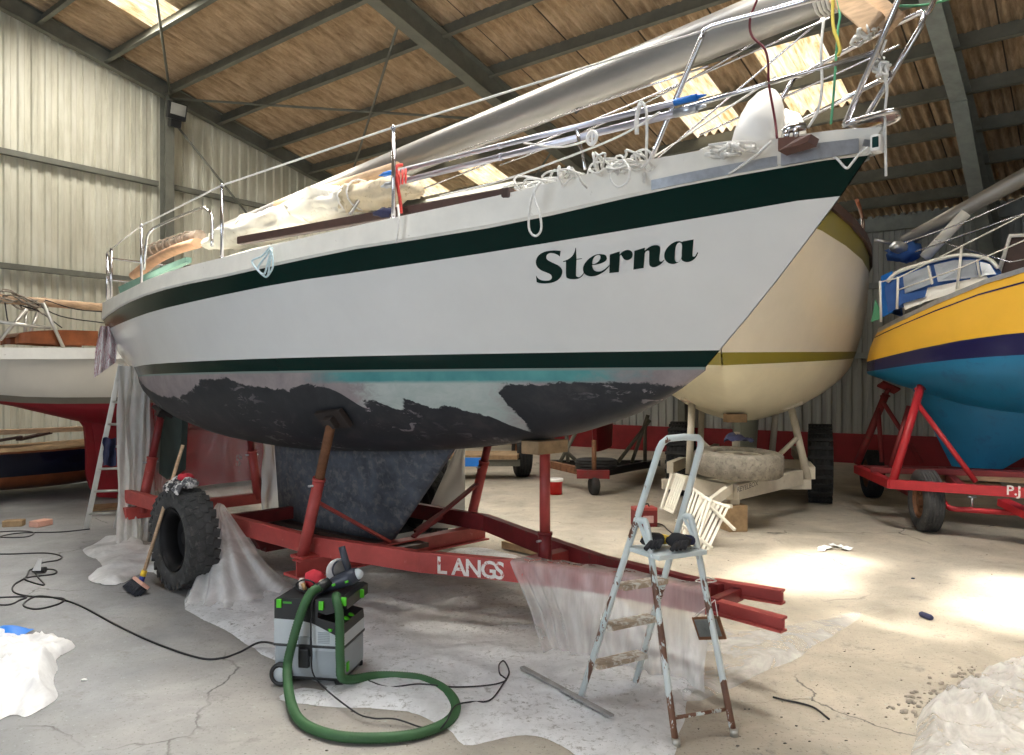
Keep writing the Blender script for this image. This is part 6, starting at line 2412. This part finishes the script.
for x, c in ((1, CF.p(-.10, .98, .52)), (-1, CF.p(-.10, -.90, .52))):
    ty = build('tyre', grooved_tyre(c, CF.n * x, .53, .30, .28, 40, 5), MTYRED, ct)
    b = MB()
    for k in range(26):
        t = 2 * math.pi * k / 26
        dd = CF.u * math.cos(t) + Z1 * math.sin(t); tg = -CF.u * math.sin(t) + Z1 * math.cos(t)
        b.box(c + dd * .53, (.05, .30, .03), Matrix((tg, CF.n, dd)).transposed(), .004)
    build('tread', b, MTYRED, ty)
    build('rim', rim_mesh(c, CF.n * x, .27, .2, .02), MCREAMT, ty)
# spare tyre lying flat on the drawbar
c = at(738, 463, 8.55)
t_ = thing('tyre_casing', c, 'worn grey tyre lying flat on the drawbar of the cream trailer', 'tyre')
M_ax = V((.02, -.05, 1))
build('carcass', grooved_tyre(c, M_ax, .49, .27, .27, 56, 0), MTYREG, t_)
build('rim', rim_mesh(c, M_ax, .26, .2, .06), MCREAMT, t_)
b = MB()
b.grid(lambda u, v: at(724 + 30 * u, 446, 8.35 + .3 * v) + V((0, 0, .06 + .09 * math.sin(math.pi * u) ** .5 * math.sin(math.pi * v) * (1.2 - u) + .05 * noise.noise(V((u * 5, v * 5, 3))))), 16, 10)
tag(build('navy_cloth', b, MSLATE, None), 'crumpled navy cloth on top of the flat grey tyre', 'cloth')

# --- yellow and blue yacht on bright red trailer
YF = Frame((4.45, 9.3), (.80, -.60))
yb = thing('yellow_yacht', YF.p(0, 0, 0), 'yellow yacht with navy band and blue bottom on a bright red trailer', 'sailboat', None, YF.ang)
rows, mats = make_hull(YF, -.02, (7.2, 6.2), [(0, .34), (.03, .56), (.07, .76), (.14, .95), (.28, 1.16), (.5, 1.24), (.7, 1.05), (.85, .62), (1, .02)],
                       [(0, .26), (.07, .60), (.14, .84), (.28, 1.05), (.5, 1.10), (.7, .85), (.85, .42), (1, .01)],
                       [(0, 2.24), (.07, 2.42), (.14, 2.61), (.21, 2.75), (.4, 2.9), (1, 3.25)], [(0, 1.76), (.14, 1.86), (.25, 1.90), (1, 2.05)],
                       [(0, 1.72), (.05, 1.60), (.10, 1.50), (.2, 1.30), (.5, 1.25), (.8, 1.4), (1, 2.05)],
                       [(1, 0), (.8, 0), (.6, 0), (.4, 0), (.25, 1), (.0, 2)], 7, p1=.8, rake=.14)
b = MB(); hull_rows(b, YF, rows, mats)
weld(build('hull', b, [MYEL, MNAVY, MBLUE], yb))
b = MB()
m = len(rows[0])
vs = []
for o, f in ((.004, .83), (.004, .855)):
    for (s, w, z), (s2, w2, z2) in zip(rows[0], rows[1]):
        g = (1 - f) / .2
        vs.append(YF.p(s + (s2 - s) * g, w + (w2 - w) * g + o, z + (z2 - z) * g))
b.add(vs, [(i, i + 1, m + i + 1, m + i) for i in range(m - 1)])
build('pinstripe', b, MNAVY, yb)
build('toe_rail', sheer_strip(YF, rows, .012, .03, -.02), MALU, yb)
build('deck', deck_of(YF, rows, .0), MRAIL, yb)
yk = [YF.at(914, 392, 0), YF.at(1045, 400, 0), YF.at(1003, 469, 0), YF.at(952, 466, 0)]
ys = [((p - YF.o).dot(YF.u), p.z) for p in yk]
ys[0] = (ys[0][0], 1.55); ys[1] = (ys[1][0] + .5, 1.32)
build('keel', fin(YF, ys, .38, .10), MBLUE, yb)
ya = lambda x, y, n=.35: YF.at(x, y, n)
# spray hood with windows, cockpit cloth, cabin top
b = MB()
front = [ya(905, 297, .55), ya(908, 281, .50), ya(945, 262, .40), ya(975, 256, .40), ya(997, 262, .45), ya(1004, 276, .55)]
F1 = crom([ya(888, 312, .62), ya(887, 280, .60), ya(925, 264, .55), ya(962, 257, .50), ya(985, 259, .48), ya(1000, 270, .50)], 4)
F2 = [p - YF.n * .95 + V((0, 0, .0)) for p in F1]
k = len(F1)
b.add(F1 + F2, [(i, i + 1, k + i + 1, k + i) for i in range(k - 1)], 0, True)
base_l = ya(1000, 280, .60)
side = F1 + [ya(1003, 281, .62), ya(950, 293, .64)]
b.add([p for p in side], [list(range(len(side)))])
build('spray_hood', b, MBLUEC, yb)
for q in ([(905, 294), (903, 276), (930, 266), (934, 283)], [(938, 282), (934, 265), (955, 260), (975, 260), (978, 277)], [(982, 276), (980, 262), (990, 264), (996, 274)]):
    b = MB(); b.prism([ya(x, y, .645 if i in (0, 3) else .60) for i, (x, y) in enumerate(q)], YF.n * .01)
    build('hood_window', b, MGLASS, yb)
b = MB()
b.tube(crom([ya(887, 282, .63), ya(900, 271, .60), ya(940, 259, .55), ya(965, 255, .52), ya(988, 259, .52), ya(998, 268, .55)], 4), .022, 8)
b.tube([ya(932, 284, .66), ya(928, 266, .60)], .012, 6); b.tube([ya(980, 277, .66), ya(977, 260, .6)], .012, 6)
build('hood_frame', b, MRAIL, yb)
b = MB(); b.prism([ya(903, 303, .66), ya(925, 297, .66), ya(928, 286, .60), ya(985, 274, .60), (ya(990, 281, .70)), ya(925, 302, .72), ya(905, 310, .72)], -YF.n * .02)
build('cabin_side', b, MRAIL, yb)
b = MB(); b.prism([ya(880, 318, .50), ya(881, 276, .50), ya(892, 271, .56), ya(893, 312, .60)], -YF.n * .03)
build('cockpit_cloth', b, MBLUEB, yb)
b = MB(); b.prism([ya(897, 306, .70), ya(925, 296, .72), ya(925, 290, .72), ya(899, 295, .70)], YF.n * .012)
build('side_cloth', b, MBLUEC, yb)
for x0, y0, x1, y1 in ((897, 309, 898, 277), (957, 289, 962, 245), (881, 322, 880, 281)):
    b = MB(); b.tube([ya(x0, y0, .72), ya(x1, y1, .72)], .014, 8)
    build('stanchion', b, MRAIL, yb)
b = MB()
b.tube([ya(880, 282, .7), ya(898, 278, .7), ya(962, 246, .75), ya(1060, 196, .8)], .008, 6)
b.tube([ya(898, 290, .7), ya(960, 268, .75), ya(1060, 225, .8)], .008, 6)
build('lifeline', b, MRAIL, yb)
b = MB(); b.prism([ya(999, 274, .1), ya(1011, 237, .1), ya(1060, 234, .1), ya(1060, 262, .1)], -YF.n * .04)
bd_ = build('hatch_board', b, MWOODD, yb)
b = MB(); b.tube([ya(998, 275, .13), ya(1010, 236, .13), ya(1060, 233, .13)], .025, 8)
build('board_edge', b, MRAIL, bd_)
# yellow yacht: mast and boom carried above the deck
b = MB(); b.tube([ya(903, 242, 0), ya(965, 209, 0), ya(1024, 177, 0), ya(1110, 128, 0)], [.075, .085, .095, .10], 18)
tag(build('mast', b, MMAST, None), 'silver mast slanting above the deck of the yellow yacht', 'mast')
b = MB(); b.tube([ya(924, 258, .15), ya(966, 213, .12)], .06, 14)
tag(build('boom', b, MRAIL, None), 'short white spar hanging down from the mast of the yellow yacht', 'boom')
b = MB()
for q in ([(905, 243), (965, 222), (1060, 180)], [(915, 252), (1000, 222), (1060, 200)], [(935, 240), (1010, 262), (1030, 258)]):
    b.tube([ya(x, y, .25) for x, y in q], .008, 6)
tag(build('rigging_wire', b, MSS, None), 'thin rigging wires strung below the mast of the yellow yacht', 'rigging')
c = ya(904, 252, 0)
b = MB(); b.ball(c, .16, (1.3, 1, .8), lump=.5, seed=4)
tag(build('blue_bundle', b, MBLUEC, None), 'blue canvas bundle wrapped below the mast end over the stern of the yellow yacht', 'canvas')
b = MB(); b.ball(c + V((-.12, -.1, .04)), .09, (1.2, 1, .8), lump=.4, seed=8); b.tube([c + V((-.15, 0, .1)), c + V((-.35, 0, .15))], .02, 6)
tag(build('winch_fitting', b, MALU, None), 'grey metal fitting beside the blue canvas bundle', 'fitting')
b = MB(); b.prism([ya(872, 322, .35), ya(876, 300, .35), ya(884, 318, .4)], YF.n * .05)
tag(build('flag', b, MGREENROPE, None), 'small green cloth at the stern of the yellow yacht', 'cloth')
# its trailer
yt = thing('turntable_trailer', YF.p(0, 0, 0), 'bright red four wheeled trailer under the yellow yacht with white lettering', 'trailer', None, YF.ang)
NL, FLc, NR, FR = at(891, 484, 8.27), at(857, 469, 9.84), at(1060, 495, 7.2), at(1060, 473, 8.6)
for nm, p, q, w, h, m_ in (('side_beam', NL, NR, .08, .10, MREDB), ('side_beam', FLc, FR, .08, .10, MREDD), ('cross_beam', NL, FLc, .08, .10, MREDB),
                           ('cross_beam', NL.lerp(NR, .45), FLc.lerp(FR, .45), .08, .10, MREDD), ('deck_beam', NL.lerp(FLc, .5) + V((0, 0, .08)), NR.lerp(FR, .5) + V((0, 0, .08)), .2, .06, MREDD)):
    b = MB(); b.beam(p, q, w, h, bev=.006)
    build(nm, b, m_, yt)
for p, q, m_ in ((at(893, 481, 8.27), at(921, 386, 8.55), MREDB), (at(857, 464, 9.84), at(886, 394, 9.6), MREDD), (at(1040, 470, 8.6), at(1005, 420, 9.0), MREDD)):
    b = MB(); b.tube([p, q], .045, 12)
    ps = build('post', b, m_, yt)
    b = MB(); b.tube([p.lerp(q, .97) - V((.06, 0, 0)), p.lerp(q, .97) + V((.06, 0, 0))], .014, 6)
    build('screw_handle', b, m_, ps)
    b = MB()
    M = Matrix.Rotation(R(24), 3, 'Y') @ Matrix.Rotation(R(-28), 3, 'X')
    b.tube([q, q + (q - p).normalized() * .07], .03, 8)
    b.box(q + (q - p).normalized() * .09, (.24, .13, .03), M, .004)
    build('pad', b, m_, ps)
for p, q, m_ in ((at(917, 403, 8.5), at(976, 482, 7.95), MREDB), (at(883, 402, 9.6), at(922, 463, 9.4), MREDD), (at(909, 406, 9.0), at(890, 468, 9.0), MREDD), (at(878, 408, 9.6), at(882, 462, 9.6), MREDD)):
    b = MB(); b.tube([p, q], .028, 10)
    build('brace', b, m_, yt)
b = MB(); b.tube(crom([at(943, 501, 8.2), at(950, 508, 8.1), at(970, 510, 8.0), at(1000, 512, 7.8), at(1060, 515, 7.4)], 4), .03, 10)
build('steering_bar', b, MREDB, yt)
b = MB(); b.beam(at(1003, 502, 7.8), at(1060, 530, 7.0), .12, .07)
build('drawbar', b, MREDB, yt)
b = MB(); b.tube([at(972, 509, 8.0), at(972, 497, 8.0)], .012, 8); b.tube([at(968, 497, 8.0), at(976, 497, 8.0)], .012, 8)
build('pin_handle', b, MALU, yt)
b = MB()
d_ = (NR - NL).normalized()
text_mesh(b, 'P.J', at(1006, 494.5, 7.40), d_, Z1, .13, .02)
build('lettering', b, MLETW, yt)
for c, ax2, m_, lab in ((fl(926, 531, .335), V((-.98, .19, 0)), MTYRE, 1), (fl(872, 497, .335), V((-.98, .19, 0)), MTYRED, 0)):
    c = V((c.x, c.y, .335)) if False else V((fl(926, 531).x if lab else fl(872, 497).x, fl(926, 531).y if lab else fl(872, 497).y, .335))
    ty = build('tyre', grooved_tyre(c, ax2, .335, .20, .19, 40, 5), m_, yt)
    build('rim', rim_mesh(c, ax2, .185, .16, .03), MRUST, ty)
b = MB(); b.beam(fl(926, 531) + V((0, 0, .335)), fl(872, 497) + V((0, 0, .335)), .07, .07)
build('axle', b, MREDD, yt)
for x, y, z, sx, m_, lab in ((1003, 480, 8.5, 1.3, MWOOD, 'pale timber bearer under the keel of the yellow yacht'), (975, 483, 8.7, .5, MWOODM, 'brown timber block under the keel of the yellow yacht')):
    b = MB(); b.box(at(x, y - (3 if sx > 1 else -3), z), (sx, .2, .10), Matrix.Rotation(YF.ang + .15, 3, 'Z'), .006)
    tag(build('timber_bearer', b, m_, None), lab, 'timber', 'bearers under the yellow yacht')

# --- far trailer with a red keeled boat, seen below the big sloop
XF = Frame((1.5, 12.6), (-.25, -.97))
fb = thing('far_yacht', XF.p(0, 0, 0), 'white yacht with dark red keel far behind the sloop, mostly hidden', 'sailboat', None, XF.ang)
rows, mats = make_hull(XF, -3, (2.6, 2.0), [(0, .6), (.5, 1.0), (.8, .6), (1, .02)], [(0, .5), (.5, .9), (.8, .45), (1, .01)], [(0, 2.3), (1, 2.5)], [(0, 1.6), (1, 1.6)],
                       [(0, 1.4), (.5, 1.1), (1, 1.55)], [(1, 0), (.5, 0), (0, 1)], 5)
b = MB(); hull_rows(b, XF, rows, mats)
weld(build('hull', b, [MWHITE, MREDK], fb))
build('deck', deck_of(XF, rows, 0), MRAIL, fb)
build('keel', fin(XF, [(-1.2, 1.25), (1.0, 1.2), (.7, .55), (-1.0, .55)], .14, .12), MREDK, fb)
ft = thing('launching_trailer', V((1.4, 12.2, 0)), 'dark old trailer with jockey wheel and red coupling under the far white yacht', 'trailer')
cpl = at(594, 474, 11.0)
for nm, p, q, w, h, m_ in (('drawbar', at(545, 463, 12.3), cpl, .10, .11, MRUST), ('drawbar', at(655, 463, 12.4), cpl, .10, .11, MBLACK), ('cross_beam', at(540, 463, 12.4), at(660, 463, 12.4), .1, .1, MBLACK),
                           ('coupling', cpl + V((-.25, 0, 0)), cpl + V((.22, -.05, 0)), .12, .12, MREDD)):
    b = MB(); b.beam(p, q, w, h, bev=.005)
    build(nm, b, m_, ft)
for x0, y0, x1, y1 in ((549, 436, 580, 464), (576, 432, 560, 462), (650, 420, 618, 462), (645, 425, 645, 463), (568, 462, 566, 425), (632, 462, 648, 415)):
    b = MB(); b.tube([at(x0, y0, 12.2), at(x1, y1, 12.2)], .03, 8)
    build('brace', b, MSTEEL, ft)
b = MB(); b.tube([at(594, 440, 11.0), at(594, 484, 11.0)], .035, 10)
build('jockey_post', b, MRUST, ft)
b = MB(); b.lathe([(0, .05), (.12, .05), (.14, .03), (.14, -.03), (.12, -.05), (0, -.05)], fl(594, 495) + V((0, 0, .14)), V((1, .3, 0)), 24)
build('jockey_wheel', b, MTYRED, ft)
t_ = at(596, 464, 11.3)
b = grooved_tyre(t_, V((0, 0.05, 1)), .31, .17, .18, 36, 3)
tag(build('tyre_casing', b, MTYRED, None), 'black spare tyre lying flat on the far dark trailer', 'tyre')
# other big wheel and blue thing beyond the grey keel
c = fl(522, 476, 0); c.z = .42
t_ = thing('farm_trailer', V((c.x - .7, c.y + .5, 0)), 'old farm trailer with big dark tyre behind the front support post', 'trailer')
ty = build('tyre', grooved_tyre(c, V((1, .15, 0)), .42, .26, .22, 36, 4), MTYRED, t_)
build('rim', rim_mesh(c, V((-1, -.15, 0)), .21, .18, .02), MRUST, ty)
for nm, p, q, w, h, m_ in (('bed', at(425, 455, 13.2), at(520, 455, 13.0), .9, .07, MWOODM), ('tail_board', at(459, 462, 12.2), at(482, 462, 12.2), .04, .14, MBLUEB), ('frame_beam', at(425, 463, 12.7), at(520, 463, 12.7), .1, .1, MSTEEL)):
    b = MB(); b.beam(p, q, w, h)
    build(nm, b, m_, t_)
b = MB(); b.beam(at(455, 446, 12.5), at(482, 424, 12.5), .05, .05); build('stay', b, MWOOD, t_)
c2 = fl(440, 478); c2.z = .40
ty = build('tyre', grooved_tyre(c2, V((1, .15, 0)), .40, .24, .22, 36, 4), MTYRED, t_)
# red bucket and red tool box
c = fl(555, 494.5)
bk = thing('bucket', c, 'small red bucket with white lid on the floor under the sloop bow', 'bucket')
b = MB(); b.lathe([(0, .01), (.098, .01), (.112, .20), (.116, .205)], c, Z1, 28); build('body', b, MREDPL, bk)
b = MB(); b.lathe([(.118, .195), (.122, .20), (.120, .235), (.105, .24), (0, .238)], c, Z1, 28); build('lid', b, MFENDER, bk)
c = fl(644, 526)
tb = thing('tool_box', c, 'red metal tool box on the floor behind the stepladder', 'tool box')
M = Matrix.Rotation(.15, 3, 'Z')
b = MB(); b.box(c + V((0, 0, .10)), (.26, .18, .19), M, .01); build('body', b, MREDD, tb)
b = MB(); b.box(c + V((0, 0, .20)), (.26, .18, .04), M, .01); build('lid', b, MRED, tb)
b = MB(); b.box(c + M @ V((0.02, -.093, .09)), (.12, .006, .08), M); build('label_panel', b, mat('pinkish label', (.55, .35, .33), .6), tb)
b = MB(); P = [c + M @ V((-.06, 0, .22)), c + M @ V((-.05, 0, .25)), c + M @ V((.05, 0, .25)), c + M @ V((.06, 0, .22))]; b.tube(P, .008, 6); build('handle', b, MBLACK, tb)
cable('floor_wire', [fl(x, y, .012) for x, y in ((652, 522), (663, 525), (668, 530), (676, 536), (690, 545))], .006, MCABLE, 'thin dark wire on the floor beside the red tool box')

# --- slatted folding chair lying tilted against the cream trailer
gc = thing('garden_chair', fl(690, 545), 'cream slatted folding garden chair lying on its side near the cream trailer', 'chair')


def slat_panel(name, A, B_, C_, n, r=.014, w=.026):
    """slats run A->B, stacked towards C; frame on both ends"""
    A, B_, C_ = V(A), V(B_), V(C_)
    nrm = (B_ - A).cross(C_ - A).normalized()
    for i in range(n):
        o = (C_ - A) * ((i + .5) / n)
        b = MB(); b.beam(A + o, B_ + o, w, .012, nrm)
        build('slat', b, MCHAIR, gc)
    for p in (A, B_):
        b = MB(); b.beam(p, p + (C_ - A), .03, .022, nrm, .003)
        build(name, b, MCHAIR, gc)


slat_panel('seat_frame', at(672, 553, 7.35), at(700, 497, 7.7), at(703, 573 - 8, 7.25), 7)
slat_panel('back_frame', at(690, 487, 7.95), at(672, 540, 7.6), at(738 - 30 + 4, 502, 7.6), 7)
slat_panel('leg_frame', at(664, 508, 8.1), at(676, 474, 8.2), at(674, 513, 8.0), 5, w=.02)
for p, q in ((at(704, 500, 7.7), at(735, 530, 7.3)), (at(676, 520, 7.6), at(712, 548, 7.15)), (at(661, 509, 8.1), at(672, 474, 8.2))):
    b = MB(); b.beam(p, q, .026, .026, bev=.003)
    build('leg', b, MCHAIR, gc)

# --- small things on the floor
rnd = random.Random(3)
for i, (x, y, w, a) in enumerate(((827, 549, .14, .3), (836, 547, .12, -.2), (846, 550, .12, .5), (822, 551, .08, 1.0))):
    p = fl(x, y)
    M = Matrix.Rotation(a, 3, 'Z')
    b = MB(); b.grid(lambda u, v: p + M @ V(((u - .5) * w, (v - .5) * w * .8, .006 + .02 * abs(math.sin(3 * u + i)) + .012 * noise.noise(V((u * 4, v * 4, i))))), 8, 6)
    o = build('paper_scrap', b, MPAPER, None)
    tag(o, 'white paper scrap in the small litter patch beyond the sunlit floor', 'paper', 'paper scraps on the floor')
b = MB(); p, q = fl(920, 613.5, .02), fl(932, 618, .02)
b.tube([p, p.lerp(q, .15), p.lerp(q, .85), q], [.012, .02, .02, .014], 12)
tag(build('marker_tube', b, MSLATE, None), 'small dark tube lying on the dusty floor near the sunlit patch', 'tube')
cable('twig', [fl(x, y, .008) for x, y in ((773, 697), (785, 700), (800, 703), (815, 708), (829, 719))], .005, MBLACK, 'thin black twig of wire on the cracked concrete beside the stepladder', 'wire')
for i, (x, y) in enumerate(((84, 681), (913, 579), (738, 640))):
    p = fl(x, y); b = MB(); b.ball(p + V((0, 0, .006)), .016, (1.2, .8, .4), 8, lump=.3, seed=i)
    tag(build('chip', b, (MPAPER, MSLATE, MSLATE)[i], None), ('tiny white chip on the grey floor between cable and crack', 'tiny dark chip on the floor right of the sunlit patch', 'tiny dark chip at the edge of the dust sheet')[i], 'chip')

# broken concrete beside the glossy sheet
rnd = random.Random(17)
b = MB()
for i in range(150):
    f = rnd.random()
    x = 905 + 75 * f + rnd.gauss(0, 12)
    y = 712 - 38 * f + rnd.gauss(0, 7)
    p = fl(x, y)
    r = rnd.uniform(.004, .014) * (1.6 if rnd.random() < .12 else 1)
    b.ball(p + V((0, 0, r * .3)), r, (rnd.uniform(.8, 1.4), rnd.uniform(.8, 1.2), .7), 6, lump=.5, seed=i)
tag(build('rubble', b, mat('broken concrete', (.36, .32, .27), .9, 0, .4, 30), None), 'crumbs of broken concrete along the crack beside the glossy heap', 'rubble', None, 'stuff')
rnd = random.Random(23)
b = MB()
for i in range(170):
    p = fl(rnd.uniform(300, 1000), rnd.uniform(640, 752) if rnd.random() < .7 else rnd.uniform(540, 640))
    r = rnd.uniform(.002, .006)
    b.ball(p + V((0, 0, r * .3 + .001)), r, (rnd.uniform(.8, 1.8), 1, .6), 6, lump=.4, seed=i)
tag(build('grit', b, mat('grit', (.16, .145, .13), .9, 0, .6, 30), None), 'scattered dark grit on the dusty floor in front of the trailers', 'grit', None, 'stuff')
